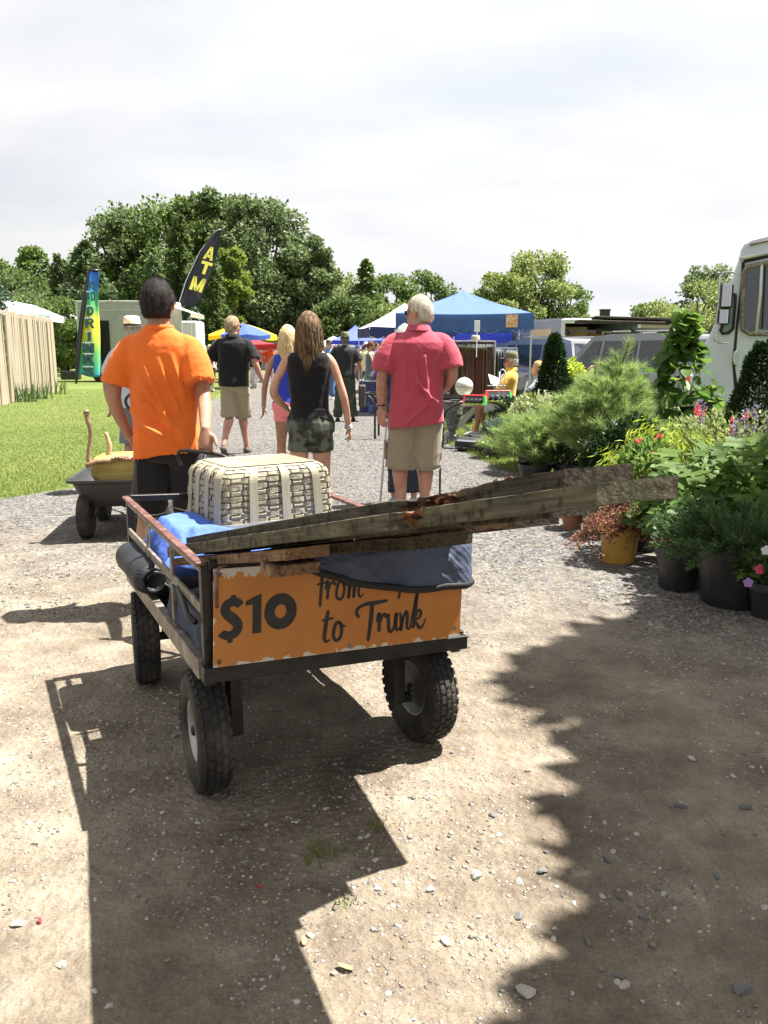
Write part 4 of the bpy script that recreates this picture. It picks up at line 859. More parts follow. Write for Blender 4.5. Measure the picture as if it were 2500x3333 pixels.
        if c.get('collar'):
            m = M(); up = [p+np.array([0, (.010 if p[1] > 0 else -.004),   .030])*s_ for p in nr]; dn = [(p-np.mean(nr, 0))*1.28+np.mean(nr, 0)-np.array([0, 0, .006])*s_ for p in up]; lo_ = [(p-np.mean(nr, 0))*1.55+np.mean(nr, 0)-np.array([0, 0, .012])*s_ for p in nr]
            m.rings([nr, up, dn, lo_], False, False); m.obj('collar', c['mat'], so, True)
        elif not c['straps']:
            m = M(); m.tube([(p-np.mean(nr, 0))*1.12+np.mean(nr, 0) for p in nr], .009*s_, 8, closed=True, sc=[1.6]*20); m.obj('neckband', c['mat'], so, True)
    # ---- trousers or shorts
    if pants:
        c = dict(top=1.0, bot=.52, r=.098, rb=.105, amp=.008, spec=[(.15, 8, 2, 1), (1.2, 6, 3, .5)], seed=2); c.update(pants); m = M()
        Rg = []
        for z in np.linspace(.84, c['top'], 7):
            hw, hd, yc = [np.interp(z, [t[0] for t in tr], [t[k] for t in tr]) for k in (1, 2, 3)]; hw = max(hw, .155*fw if z > .86 else .11); hd = max(hd, .10); Rg.append(tring(z, hw+.018, hd+.018, yc, T))
        m.rings(Rg)
        for sd in (-1, 1):
            H_, K_, N_ = Lg[sd]; f = None; zt = c['bot']*s_; P = [H_, (H_+K_)/2, K_]
            if sit: P = [H_, (H_+K_)/2, H_+(K_-H_)*sit]
            elif zt >= K_[2]: P = [H_, H_+(K_-H_)*((H_[2]-zt)/(H_[2]-K_[2]))*.5, H_+(K_-H_)*((H_[2]-zt)/(H_[2]-K_[2]))]
            elif zt > K_[2]-.12*s_: e = K_+(N_-K_)*((K_[2]-zt)/max(K_[2]-N_[2], .01)); P = [H_, (H_+e)/2, e]
            else: e = K_+(N_-K_)*((K_[2]-zt)/max(K_[2]-N_[2], .01)); P = [H_, (H_+K_)/2, K_, (K_+e)/2, e]
            kk = s_*(1+(build-1)*.4)*(.95 if female else 1.); Q = catmull(P, 5); r_ = list(np.interp(np.linspace(0, 1, len(Q)), [0, .5, 1], [c['r']*kk, (c['r']+c['rb'])/2*kk, c['rb']*kk])); dl = Q[-1]-Q[-2]; dl /= np.linalg.norm(dl); m.tube(Q+[Q[-1]-dl*.03*s_], r_+[r_[-1]*.85], 18)
        me = modmesh(m.v, m.f, [('REMESH', dict(mode='VOXEL', voxel_size=(.0085, .014, .024)[2-detail]*s_)), ('SMOOTH', dict(factor=.5, iterations=4 if detail else 2))], 'trousers')
        if detail: V = getv(me); Nn = getn(me); V += Nn*folds(V/s_, c['amp'], c['spec'], c['seed'])[:, None]; setv(me, V)
        me.materials.append(c['mat']); me.polygons.foreach_set('use_smooth', [True]*len(me.polygons)); link('shorts' if c['bot'] > .3 else 'trousers', me, root)
    # ---- shoes
    if shoes:
        sm = cloth(shoes, .6, .3)
        for sd in (-1, 1):
            H_, K_, N_ = Lg[sd]; fd = np.array(legs.get(sd, [0, 0, (0, 1, 0)])[2] if len(legs.get(sd, [])) > 2 else (0.08*sd, 1, -.12)); fd = fd/np.linalg.norm(fd)
            m = M(); hl = N_+np.array([0, 0, -.045])*s_-fd*.055*s_; m.tube([hl, hl+fd*.02*s_, hl+fd*.09*s_, hl+fd*.17*s_, hl+fd*.25*s_-np.array([0, 0, .012])*s_, hl+fd*.27*s_-np.array([0, 0, .016])*s_], [.025*s_, .044*s_, .046*s_, .045*s_, .032*s_, .012*s_], 12)
            o = m.obj('shoe', sm, root, True)
    return root, dict(T=T, Hd=Hd, A=A, Lg=Lg, s=s_, Rh=Rh)
MEYE = mat('eye', (.5, .5, .5), rough=.2); MLIP = mat('lip', (.35, .12, .10), rough=.5); MBLK = mat('black_plastic', (.012, .012, .013), rough=.35); MMET = mat('silver_metal', (.5, .5, .5), rough=.3, metal=.9)
def ring_on(root, info, sd, t, r_, mt, name='wristwatch', th=.010):
    S_, E_, W_ = info['A'][sd]; d = W_-E_; d = d/np.linalg.norm(d); c_ = E_+(W_-E_)*t; a = np.cross(d, (0, 0, 1.)); a = a/np.linalg.norm(a); b = np.cross(d, a); m = M()
    m.tube([c_+r_*(cos(x)*a+sin(x)*b) for x in np.linspace(0, 2*pi, 17)[:-1]], th*.5, 6, closed=True, sc=[1]*16); return m.obj(name, mt, root, True)
def glasses(root, info):
    Hd = info['Hd']; m = M()
    for sx_ in (-1, 1):
        m.tube([Hd(sx_*.014, .104, .010), Hd(sx_*.035, .103, .014), Hd(sx_*.056, .094, .010), Hd(sx_*.06, .088, -.008), Hd(sx_*.035, .10, -.018), Hd(sx_*.016, .104, -.008)], .005, 6, closed=True)
        m.add([Hd(sx_*.012, .106, .014), Hd(sx_*.062, .090, .014), Hd(sx_*.060, .088, -.014), Hd(sx_*.016, .106, -.014)], [(0, 1, 2, 3)]); m.tube([Hd(sx_*.062, .088, .008), Hd(sx_*.084, .03, .012), Hd(sx_*.085, -.015, .012)], .003, 6)
    m.obj('sunglasses', MBLK, root, True)
def hat(root, info, mt, brim=.06, crown=.10, band=None, cap=False, name='hat'):
    Hd = info['Hd']; m = M(); n = 28
    prof = [(.088+brim, .052, .112+brim), (.088+brim*.5, .050, .112+brim*.5), (.088, .055, .112), (.088, .062, .112), (.086, .10, .108), (.078, .055+crown*.95, .098), (.05, .055+crown*1.02, .07), (.001, .055+crown*.97, .001)]
    if cap: prof = prof[2:]
    m.rings([[Hd(a*cos(2*pi*k/n), -.006+b_*sin(2*pi*k/n), z+(.012*(abs(cos(2*pi*k/n))) if i < 2 and not cap else 0)) for k in range(n)] for i, (a, z, b_) in enumerate(prof)], False, True)
    if cap: m.add([Hd(.08*cos(a), .10+.0*sin(a)+.005, .058) for a in np.linspace(0, pi, 9)]+[Hd(.075*cos(a), .10+.085*sin(a), .050) for a in np.linspace(0, pi, 9)], [(i, i+1, i+10, i+9) for i in range(8)])
    o = m.obj(name, mt, root, True)
    if band: m = M(); m.rings([[Hd(a*cos(2*pi*k/n), -.006+b_*sin(2*pi*k/n), z) for k in range(n)] for a, z, b_ in ((.090, .058, .114), (.089, .085, .112))], False, False); m.obj('hat_band', band, o, True)
    return o
# the man in orange, pulling the wagon
def ex_orange(V):                          # strong diagonal pulls towards the right hip
    x, y, z = V.T; d = 0
    for x0, z0, x1, z1, w_, a in ((-.05, 1.36, .10, 1.02, .014, .013), (-.10, 1.30, .13, .98, .016, .014), (-.13, 1.22, .15, .95, .015, .012), (.03, 1.38, .14, 1.06, .011, .011), (-.10, 1.05, .16, .93, .014, .012), (.10, 1.40, .155, 1.15, .012, .010), (-.15, 1.12, .10, .92, .016, .010), (.12, 1.02, .17, .90, .012, .012)):
        dx, dz = x1-x0, z1-z0; L2 = dx*dx+dz*dz; t = np.clip(((x-x0)*dx+(z-z0)*dz)/L2, 0, 1); dist = np.hypot(x-x0-t*dx, z-z0-t*dz); d = d+a*np.exp(-(dist/w_)**2)*np.sin(np.pi*np.clip(t*.9+.08, 0, 1))*(y < .02)
    return d*2.3
MOR = cloth((.68, .14, .018)); MBK2 = cloth((.012, .012, .014), .9); MKH = cloth((.30, .25, .17)); MPO = cloth((.008, .008, .009), .9); MRED = cloth((.40, .058, .088)); 
po = U(505, 1000, 4.42); LO = (float(po[0]), float(po[1]), 0)
hl_ = HND-np.array(LO)
r0, i0 = person('man in a bright orange t-shirt and black shorts pulling the wagon by its handle', LO, 0, 1.80, .93, 'tan', hairc=(.010, .007, .006), hipx=.03, lean=(-.03, .02),
    arms={1: ((.235, -.08, 1.18), (hl_[0]-.0, hl_[1]+.03, hl_[2]+.12), (.15, -1, .15), (1, 0, 0), .75, (.02, -.25, -1)), -1: ((-.27, -.01, 1.17), (-.215, .07, .945), (1, .1, 0), (0, 1, 0), .6)},
    legs={-1: ((-.12, .02, .50), (-.12, -.03, .085)), 1: ((.12, .10, .50), (.15, -.05, .12), (.05, 1, -.4))},
    shirt=dict(mat=MOR, hem=.86, sleeve=.74, sr=.092, slant=.14, amp=.008, flare=.035, off=.018, extra=ex_orange, spec=[(.35, 8, 2.0, 1), (.1, 12, 3, .5)], hemw=1), pants=dict(mat=MBK2, bot=.53, r=.100, rb=.112, amp=.010), shoes=(.3, .3, .3))
ring_on(r0, i0, -1, .93, .031, mat('string_bracelet', (.4, .33, .2), rough=.8), 'bracelet', .008)
m = M(); T0 = i0['Lg']
for sd in (-1, 1):
    K_ = T0[sd][1]; m.tube([K_+np.array([.121*cos(a), .121*sin(a)-.0, .055+.012*sin(a*2)]) for a in np.linspace(pi, 2*pi, 12)], .003, 5)
m.obj('piping', mat('grey_piping', (.35, .35, .36), rough=.6), r0)
# man in the black polo
pp = U(748, 1400, 11.45); g_ = G(748, 1484)
r1, i1 = person('fair-haired man in a black polo shirt and khaki shorts striding up the lane', (g_[0]+.08, g_[1]+.1, 0), -.05, 1.90, 1.10, 'red', hairc=(.22, .16, .09), hairc2=(.42, .34, .22), head=(-.75, 0), lean=(-.01, .04),
    arms={-1: ((-.33, .02, 1.19), (-.37, .0, .95), (1, -.2, 0), (0, 1, 0), .7), 1: ((.30, -.06, 1.19), (.36, .05, .98), (-1, 0, 0), (0, 1, 0), .9)},
    legs={-1: ((-.08, .0, .50), (-.11, -.26, .15), (-.1, 1, -.6)), 1: ((.06, .16, .51), (.09, .22, .085))},
    shirt=dict(mat=MPO, hem=.90, sleeve=.78, sr=.088, collar=True, amp=.007), pants=dict(mat=MKH, bot=.50, r=.108, rb=.110, amp=.010), shoes=(.10, .075, .055)); glasses(r1, i1); ring_on(r1, i1, -1, .92, .03, MBLK)
# woman with long brown hair
pb = U(1003, 1030, 5.95)
MCAMO = mat('camo_cloth', (.020, .026, .020), (.11, .12, .095), scale=13, rough=.9, c3=(.05, .06, .045), lo=.42, hi=.56, detail=2)
r2, i2 = person('woman with long brown hair, black tank top and camouflage shorts', (pb[0], pb[1], 0), .0, 1.70, 1.0, 'fair', female=True, hair='long', hairc=(.028, .017, .010), hairc2=(.20, .13, .075),
    arms={-1: ((-.27, -.05, 1.20), (-.17, .12, 1.05), (1, 0, 0), (0, 0, 1), .6), 1: ((.265, -.02, 1.16), (.30, .05, .92), (-1, -.1, 0), (0, 1, 0), .5)},
    shirt=dict(mat=MPO, hem=.99, off=.016, sleeve=0, fitted=True, amp=.003, neck=1.50, straps=True), pants=dict(mat=MCAMO, top=1.03, bot=.74, r=.100, rb=.104, amp=.007), shoes=(.2, .15, .1), legs={-1: ((-.10, .0, .50), (-.10, -.03, .085)), 1: ((.10, .04, .50), (.11, .03, .085))})
ring_on(r2, i2, 1, .90, .026, MMET, 'bracelet', .012); ring_on(r2, i2, 1, .97, .027, MMET, 'bracelet', .014)
m = M(); m.box((.085, -.135, .995), (.075, .012, .05), bev=.004); m.obj('phone', MBLK, r2)
# blonde woman ahead of her
pw = U(935, 1060, 8.3)
r3, i3 = person('blonde woman in blue top and pink shorts, half hidden by the woman in black', (pw[0], pw[1], 0), .0, 1.68, .96, 'tan', female=True, hair='long', hairc=(.42, .28, .12), hairc2=(.75, .58, .34),
    arms={-1: ((-.25, -.03, 1.17), (-.28, .02, .92), (1, 0, 0), (0, 1, 0), .4)}, shirt=dict(mat=cloth((.03, .05, .38)), hem=.97, off=.014, sleeve=0, fitted=True, amp=.003, neck=1.5, straps=True), pants=dict(mat=cloth((.80, .24, .26)), top=1.0, bot=.78, r=.098, rb=.10, amp=.003), shoes=(.5, .5, .5))
ring_on(r3, i3, -1, .92, .025, MMET, 'bracelet', .012)
# man in the red polo with cargo shorts
pr = U(1345, 990, 6.6)
def ex_red(V):
    x, y, z = V.T; d = 0
    for x0, z0, x1, z1, w_, a in ((.02, 1.32, .05, 1.08, .012, .007), (.09, 1.34, .12, 1.04, .012, .010), (.05, 1.14, .17, .98, .014, .016), (.0, 1.10, .17, .95, .012, .010), (.10, .96, -.04, .84, .014, .009), (-.06, 1.30, -.04, 1.10, .010, .005), (.12, 1.02, .19, .99, .014, .014)):
        dx, dz = x1-x0, z1-z0; t = np.clip(((x-x0)*dx+(z-z0)*dz)/(dx*dx+dz*dz), 0, 1); dist = np.hypot(x-x0-t*dx, z-z0-t*dz); d = d+a*np.exp(-(dist/w_)**2)*(y < .02)
    return d*2.2
r4, i4 = person('grey-haired man in a raspberry red polo and khaki cargo shorts looking left', (pr[0], pr[1], 0), -.04, 1.86, 1.16, 'red', hairc=(.36, .31, .24), hairc2=(.62, .57, .48), hair='thin', head=(1.05, 0), lean=(.02, 0), hipx=.03,
    arms={-1: ((-.275, -.04, 1.17), (-.275, -.02, .94), (.3, .8, 0), (1, 0, 0), .25), 1: ((.272, -.03, 1.20), (.20, .16, 1.06), (-1, 0, 0), (0, 0, 1), .8)},
    legs={-1: ((-.11, .0, .50), (-.08, .0, .085)), 1: ((.10, .02, .50), (.10, .0, .085))},
    shirt=dict(mat=MRED, hem=.80, sleeve=.82, sr=.098, collar=True, amp=.004, slant=.12, extra=ex_red, flare=.02), pants=dict(mat=cloth((.27, .23, .165)), bot=.46, r=.116, rb=.120, amp=.007, top=.98), shoes=(.3, .28, .25)); glasses(r4, i4); ring_on(r4, i4, -1, .88, .034, MBLK)
for sd in (-1, 1):
    K_ = i4['Lg'][sd][1]; m = M(); m.box(K_+np.array([sd*.118, 0, .12]), (.02, .12, .15), bev=.008); m.obj('pocket', cloth((.27, .23, .165)), r4)
# ---------------------------------------------------------------- trees
MBARK = mat('bark', (.035, .028, .022), (.10, .085, .065), scale=6, rough=.95, bump=.5, stretch=(1, 1, .3))
def leafmat(name, a, b, tr=.3): return mat(name, a, b, scale=.35, rough=.6, island=True, lo=.22, hi=.78, trans=tr, spec=.3)
LG = dict(dark=leafmat('dark_leaves', (0.040, 0.070, 0.020), (0.130, 0.190, 0.055)), mid=leafmat('mid_leaves', (0.054, 0.097, 0.024), (0.162, 0.236, 0.061)), grey=leafmat('greyish_leaves', (0.061, 0.097, 0.038), (0.176, 0.236, 0.095)),
          yel=leafmat('yellow_green_leaves', (0.081, 0.135, 0.019), (0.203, 0.270, 0.047), .4), pine=leafmat('pine_needles', (0.054, 0.095, 0.038), (0.149, 0.209, 0.081), .25), blue=leafmat('spruce_needles', (0.041, 0.081, 0.054), (0.121, 0.176, 0.115), .2), oli=leafmat('olive_leaves', (0.095, 0.135, 0.038), (0.243, 0.297, 0.095), .4))
def broad(px, t, ptop, wpx, mt, label, seed, n=9000, ls=.34, base=.18, lobes=14, shape=1., grp='trees behind the market'):
    """deciduous tree: px photo column, t depth, ptop photo row of the top, wpx width in photo pixels"""
    n = int(n*1.5); r = np.random.default_rng(seed); loc = U(px, 1150, t); z1 = U(px, ptop, t)[2]; Rw = wpx/FPX*t/2; cx_, cy_ = loc[0], loc[1]
    root = empty('tree', (cx_, cy_, 0), r.uniform(0, 6), label, 'tree', grp); m = M(); H = z1; tr = .025*H+.08
    m.tube(catmull([(0, 0, -.1), (.1, .05, H*.2), (-.1, .1, H*.45), (.05, 0, H*.8)], 4), list(np.linspace(tr, tr*.25, 13)), 8)
    cl = []
    zc0 = H*base
    for i in range(lobes*3):
        a = r.uniform(0, 2*pi); h = r.random()**.8; env = math.sin(pi*(.12+.80*h)**shape)**.7; rad = Rw*env*r.uniform(.45, .92); z = zc0+(H-zc0)*(h*.93); cr_ = Rw*r.uniform(.20, .34)*(1.1-.35*h)
        cl.append((rad*cos(a), rad*sin(a), z-cr_*.2, cr_))
        if i < lobes: st_ = H*r.uniform(.2, .5); m.tube(catmull([(0, 0, st_), (rad*.45*cos(a), rad*.45*sin(a), (st_+z)/2+.3), (rad*.9*cos(a), rad*.9*sin(a), z)], 3), list(np.linspace(tr*.45, tr*.08, 7)), 5)
    m.obj('trunk', MBARK, root, True)
    P = []; D = []
    wts = np.array([c[3]**2 for c in cl]); wts /= wts.sum(); idx = r.choice(len(cl), n, p=wts); c = np.array(cl)[idx]
    d = r.normal(size=(n, 3)); d /= np.linalg.norm(d, axis=1, keepdims=True); q = vnoise(d*2.2+idx[:, None]*1.7)
    rr = c[:, 3]*(r.random(n)**.33)*(1+.35*q); P = c[:, :3]+d*rr[:, None]*np.array([1.1, 1.1, .8]); P[:, 2] = np.maximum(P[:, 2], .4); ls = ls*.78
    V, F = leaves(P, d+r.normal(0, .8, (n, 3))+np.array([0, 0, -.15]), ls, .75, kind='quad', jitter=.4, seed=seed, fold=.12)
    link('crown', npmesh('crown', V, F, mt), root); return root
def conifer(px, t, ptop, wpx, mt, label, seed, n=9000, ls=.30, droop=.35, pbase=None, up=.0, grp='trees behind the market'):
    r = np.random.default_rng(seed); loc = U(px, 1150, t); H = U(px, ptop, t)[2]; Rw = wpx/FPX*t/2
    root = empty('conifer', (loc[0], loc[1], 0), r.uniform(0, 6), label, 'tree', grp); m = M(); m.tube([(0, 0, -.1), (0, 0, H*.5), (.0, 0, H*.98)], [.02*H+.05, .012*H, .01], 7)
    P = []; D = []; nb = int(H*16); k = max(4, n//nb)
    for i in range(nb):
        h = (i+r.random())/nb; z = .03*H+h*.95*H; ln = Rw*(1-h)**.75*r.uniform(.65, 1.12)+.08; a = r.uniform(0, 2*pi)
        s_ = r.random(k)**.6; lat = r.normal(0, .13, k)*ln*(1.1-s_*.6); x = s_*ln; zz = z+up*x-droop*x*s_*.8+r.normal(0, .05*ln+.03, k)-.05*ln*abs(r.normal(0, 1, k))
        P.append(np.stack([x*cos(a)-lat*sin(a), x*sin(a)+lat*cos(a), zz], 1)); D.append(np.stack([np.full(k, cos(a)), np.full(k, sin(a)), np.full(k, -.35+up)], 1)+r.normal(0, .45, (k, 3)))
        if i % 4 == 0: m.tube([(0, 0, z), (ln*.8*cos(a), ln*.8*sin(a), z+up*ln*.8-droop*ln*.5)], [.03, .008], 4)
    m.obj('trunk', MBARK, root, True); V, F = leaves(np.concatenate(P), np.concatenate(D), ls, .38, kind='quad', jitter=.4, seed=seed)
    link('crown', npmesh('crown', V, F, mt), root); return root
broad(560, 84, 640, 520, LG['mid'], 'tall broad oak forming the left half of the big tree mass', 11, 26000, .42, .12, 22)
broad(690, 80, 612, 330, LG['dark'], 'tall dark oak peaking just left of the ATM flag tip', 12, 18000, .42, .10, 18)
broad(870, 76, 640, 420, LG['grey'], 'large rounded maple, the biggest crown above the black-shirted woman', 13, 30000, .38, .06, 26)
broad(1000, 74, 760, 230, LG['grey'], 'lower right shoulder of the maple clump, rounded crown', 14, 14000, .36, .05, 16)
broad(385, 80, 690, 240, LG['grey'], 'thin airy tree standing between the pine and the tall oaks', 15, 7000, .38, .3, 14)
broad(130, 70, 800, 200, LG['mid'], 'loose tree with yellowish tips over the white tents', 16, 9000, .34, .1, 14)
broad(20, 60, 790, 220, LG['mid'], 'dense green tree at the left edge of the picture', 17, 12000, .3, .05, 14)
broad(60, 52, 880, 300, LG['dark'], 'dark bushy tree behind the stockade fence', 18, 12000, .26, .05, 14)
broad(205, 50, 960, 190, LG['mid'], 'small cedar-like tree between the fence and the drinks banner', 19, 9000, .2, .18, 12)
conifer(300, 60, 790, 300, LG['pine'], 'soft-needled white pine behind the drinks banner', 21, 16000, .34, .1, up=.35)
conifer(215, 64, 830, 170, LG['pine'], 'narrower pine left of the white pine', 22, 8000, .32, .1, up=.3)
conifer(600, 62, 700, 220, LG['dark'], 'tall dark spruce left of the ATM flag', 23, 15000, .32, .45)
conifer(515, 58, 830, 170, LG['pine'], 'grey-green spruce directly behind the man in orange', 24, 9000, .28, .3)
conifer(700, 60, 770, 150, LG['dark'], 'dark spruce right of the ATM flag pole', 25, 9000, .28, .4)
conifer(625, 50, 960, 110, LG['blue'], 'small bluish spruce above the cream awning', 26, 4500, .24, .2)
broad(765, 63, 800, 150, LG['yel'], 'bright yellow-green sapling right of the ATM flag', 27, 8000, .28, .1, 12)
broad(1105, 86, 872, 300, LG['oli'], 'yellowish tree right of the maple clump', 28, 8000, .36, .05, 12)
conifer(1195, 80, 845, 250, LG['mid'], 'pointed green tree above the camouflage hat', 29, 11000, .36, .3)
broad(1140, 70, 960, 260, LG['dark'], 'dark understorey tree behind the distant tent', 30, 12000, .3, .0, 14)
broad(1290, 86, 885, 260, LG['mid'], 'tree behind the white tent roof', 31, 8000, .36, .05, 12)
broad(1385, 90, 878, 230, LG['mid'], 'rounded tree left of the blue canopy peak', 32, 9000, .36, .05, 12)
broad(1300, 72, 985, 260, LG['oli'], 'low bright tree behind the navy tent', 33, 9000, .3, .0, 12)
broad(1735, 88, 812, 300, LG['oli'], 'tall open tree right of the blue canopy', 34, 15000, .36, .0, 22)
broad(1630, 84, 880, 280, LG['oli'], 'broad pale green tree just above the blue canopy eave', 35, 11000, .34, .0, 14)
broad(1835, 90, 905, 200, LG['mid'], 'small rounded tree above the grey trailer', 36, 6000, .34, .0, 10)
broad(1700, 95, 1000, 320, LG['mid'], 'hedge-like tree low behind the grey trailer', 37, 9000, .34, .0, 14)
broad(2320, 80, 845, 300, LG['grey'], 'tall tree rising behind the step van', 38, 10000, .34, .05, 14)
broad(2260, 66, 915, 380, LG['oli'], 'yellow-green tree left of the step van', 39, 14000, .28, .0, 16)
broad(2130, 70, 985, 280, LG['mid'], 'low green tree right of the chimney', 40, 8000, .3, .0, 12)
broad(2440, 62, 880, 260, LG['oli'], 'tree seen through the windows of the step van', 41, 9000, .28, .0, 12)
conifer(-70, 31, 600, 330, LG['blue'], 'blue-green spruce reaching in from the left edge', 42, 15000, .16, .2, grp=None)
for i, (px, t, pt, wp) in enumerate([(900, 105, 1000, 500), (1250, 110, 1010, 420), (1600, 115, 1030, 420), (2000, 120, 1075, 380), (420, 100, 940, 500), (0, 95, 900, 500), (1850, 130, 1090, 400)]):
    broad(px, t, pt, wp, LG['dark' if i % 2 else 'mid'], ['far dark tree behind the maple clump', 'far tree behind the distant blue tent', 'far tree behind the blue canopy posts', 'far low tree behind the dark SUV', 'far tree behind the pines', 'far tree beyond the white tents', 'far low tree by the chimney'][i], 60+i, 7000, .5, .0, 14)
# shade trees standing outside the frame at the right
def shade(x, y, H, Rw, seed, label, n=5000, b=.45): 
    px = 1250+FPX*x/(y*cos(PITCH)+CAMZ*sin(PITCH)); t = y*cos(PITCH)+CAMZ*sin(PITCH)
    r = np.random.default_rng(seed); root = empty('tree', (x, y, 0), 0, label, 'tree'); m = M(); m.tube([(0, 0, -.1), (.1, 0, H*.4), (0, .1, H*.9)], [.2, .15, .04], 8); m.obj('trunk', MBARK, root, True)
    idx = r.integers(0, 44, n); cs = np.array([(Rw*.8*math.sqrt(r.random())*cos(a), Rw*.8*math.sqrt(r.random())*sin(a), H*(b+(1-b)*r.random()*.9), Rw*r.uniform(.25, .4)) for a in r.uniform(0, 2*pi, 44)])
    c = cs[idx]; d = r.normal(size=(n, 3)); d /= np.linalg.norm(d, axis=1, keepdims=True); P = c[:, :3]+d*(c[:, 3]*r.random(n)**.35)[:, None]
    V, F = leaves(P, d+r.normal(0, .7, (n, 3)), .24, .8, seed=seed); link('crown', npmesh('crown', V, F, LG['mid']), root)
shade(4.78, 4.6, 7.2, 1.25, 71, 'leafy tree standing just out of frame to the right, shading the dirt', 15000)
shade(3.85, 2.05, 6.4, 1.75, 72, 'second leafy tree out of frame to the right of the camera', 14000)

# ---------------------------------------------------------------- stockade fence
MFEN = mat('pale_cedar_pickets', (.25, .205, .145), (.40, .34, .25), scale=5, rough=.8, bump=.4, bscale=30, stretch=(1, 1, .08), island=False)
f0 = np.array([-10.25, 21.9, 0]); f1 = G(186, 1275); dF = f1-f0; LF = np.linalg.norm(dF); fz = math.atan2(dF[1], dF[0])
fence = empty('stockade_fence', f1, fz, 'pale wooden stockade fence with pointed pickets at the left edge', 'fence')
NP = 62
pk = []
for v_ in range(3):
    m = M(); w2 = .062+.004*v_; m.prism([(-w2, 0), (w2, 0), (w2, 2.44), (w2*.3, 2.56+.02*v_), (-w2*.3, 2.56), (-w2, 2.44)], -.02, .02); pk.append(m.mesh('picket', MFEN))
for i in range(NP):
    x = -i*LF/NP*1.0; o = link('picket', pk[i % 3], fence, (x, random.uniform(-.012, .012), random.uniform(-.03, .02)), (random.uniform(-.01, .01), random.uniform(-.012, .012), random.uniform(-.25, .25)))
m = M()
for z in (.4, 1.25, 2.1): m.box((-LF/2, .05, z), (LF, .05, .09))
m.obj('fence_rails', MFEN, fence)
for q, (px, py, n, lb) in enumerate([(60, 1300, 70, 'clump of green iris leaves at the foot of the fence, the left one'), (120, 1290, 60, 'clump of green iris leaves in the middle of the fence foot'), (170, 1275, 26, 'small iris clump at the end of the fence')]):
    g_ = G(px, py+8); V = []; r = np.random.default_rng(q); m = M()
    for i in range(n):
        a = r.uniform(0, 6.28); b = np.array([r.normal(0, .35), r.normal(0, .12), 0]); h = r.uniform(.3, .62); t_ = b+np.array([r.normal(0, .13), r.normal(0, .1), h]); w_ = np.array([cos(a), sin(a), 0])*.02
        m.add([b-w_, b+w_, (b+t_)/2+w_*.8+np.array([0, 0, .04]), t_, (b+t_)/2-w_*.8+np.array([0, 0, .04])], [(0, 1, 2, 3, 4)])
    o = m.obj('iris_leaves', mat('iris_leaf', (.05, .10, .03), (.12, .19, .06), scale=4, rough=.5, trans=.25), None, loc=g_); tag(o, lb, 'plant')

# ---------------------------------------------------------------- canopies and tents
def fab(name, c, tr=.25, rough=.7): return mat(name, c, tuple(min(1, x*1.12) for x in c), scale=3, rough=rough, bump=.12, bscale=9, trans=tr, bdist=.02)
MPOLE = mat('white_pole', (.55, .56, .58), rough=.4, metal=.2)
def canopy(cx_, cy_, rz, w_, eave, peak, val, mt, mv, label, leg=True, sag=.10, grp=None, name='canopy_tent', nu=14):
    root = empty(name, (cx_, cy_, 0), rz, label, 'tent', grp); h = w_/2; m = M()
    for k in range(4):                     # roof, four concave gores
        a = k*pi/2; ca, sa = cos(a), sin(a)
        def f(i, j):
            y = -h*(1-j); x = (2*i-1)*h*(1-j); z = eave+(peak-eave)*j-sag*sin(pi*j)-.03*sin(pi*i)*(1-j)+.008*vnoise([[i*6+k, j*6, k]])[0]
            return (x*ca-y*sa, x*sa+y*ca, z)
        m.grid(f, nu, nu)
    m.obj('canopy_roof', mt, root, True)
    for k in range(4):
        a = k*pi/2; ca, sa = cos(a), sin(a); m = M()
        def f(i, j):
            x = (2*i-1)*h; y = -h-.012-.02*sin(i*pi*5+k)*j; z = eave+.005-.03*sin(pi*i)-val*j; return (x*ca-y*sa, x*sa+y*ca, z)
        m.grid(f, 20, 4); m.obj('valance', mv, root, True)
    if leg:
        for sx_ in (-1, 1):
            for sy_ in (-1, 1):
                m = M(); x, y = sx_*(h-.03), sy_*(h-.03); m.box((x, y, eave/2-.02), (.034, .034, eave-.06), bev=.003); m.box((x, y, .01), (.12, .12, .02)); m.box((x, y, eave-.35), (.05, .05, .08), bev=.004); m.obj('leg', MPOLE, root)
        m = M()
        for k in range(4):
            a = k*pi/2; R_ = np.array([[cos(a), -sin(a)], [sin(a), cos(a)]])
            for i in range(4):
                x0, x1 = -h+i*h/2, -h+(i+1)*h/2
                for z0, z1 in ((eave-.1, eave-.38), (eave-.38, eave-.1)): p0 = R_@np.array([x0, -h+.04]); p1 = R_@np.array([x1, -h+.04]); m.bar((p0[0], p0[1], z0), (p1[0], p1[1], z1), .012, .02)
        m.obj('truss', MPOLE, root)
    return root
MBLU = fab('sky_blue_canopy', (.06, .125, .33), .15); MBLV = fab('blue_valance', (.05, .11, .28), .12); MWHT = fab('white_canopy', (.72, .74, .78), .25); MNAV = fab('navy_valance', (.012, .02, .09), .1); MRBL = fab('royal_blue_canopy', (.10, .14, .55), .35); MRBV = fab('royal_blue_valance', (.03, .05, .36), .3)
p0 = U(1288, 1050, 18.6); p1 = U(1735, 1050, 18.4); w_ = float(np.hypot(*(p1-p0)[:2])); rz = math.atan2(p1[1]-p0[1], p1[0]-p0[0]); ctr = (p0+p1)/2+np.array([-sin(rz), cos(rz), 0])*w_/2
cn = canopy(ctr[0], ctr[1], rz, w_, 2.27, 2.86, .36, MBLU, MBLV, 'big sky-blue canopy tent with an orange patch on its corner', sag=.04, nu=22)
m = M(); m.box((w_/2-.47, -w_/2-.045, 2.10), (.26, .006, .28)); m.obj('patch', mat('orange_patch', (.62, .28, .12), (.75, .55, .38), scale=12, rough=.7), cn)
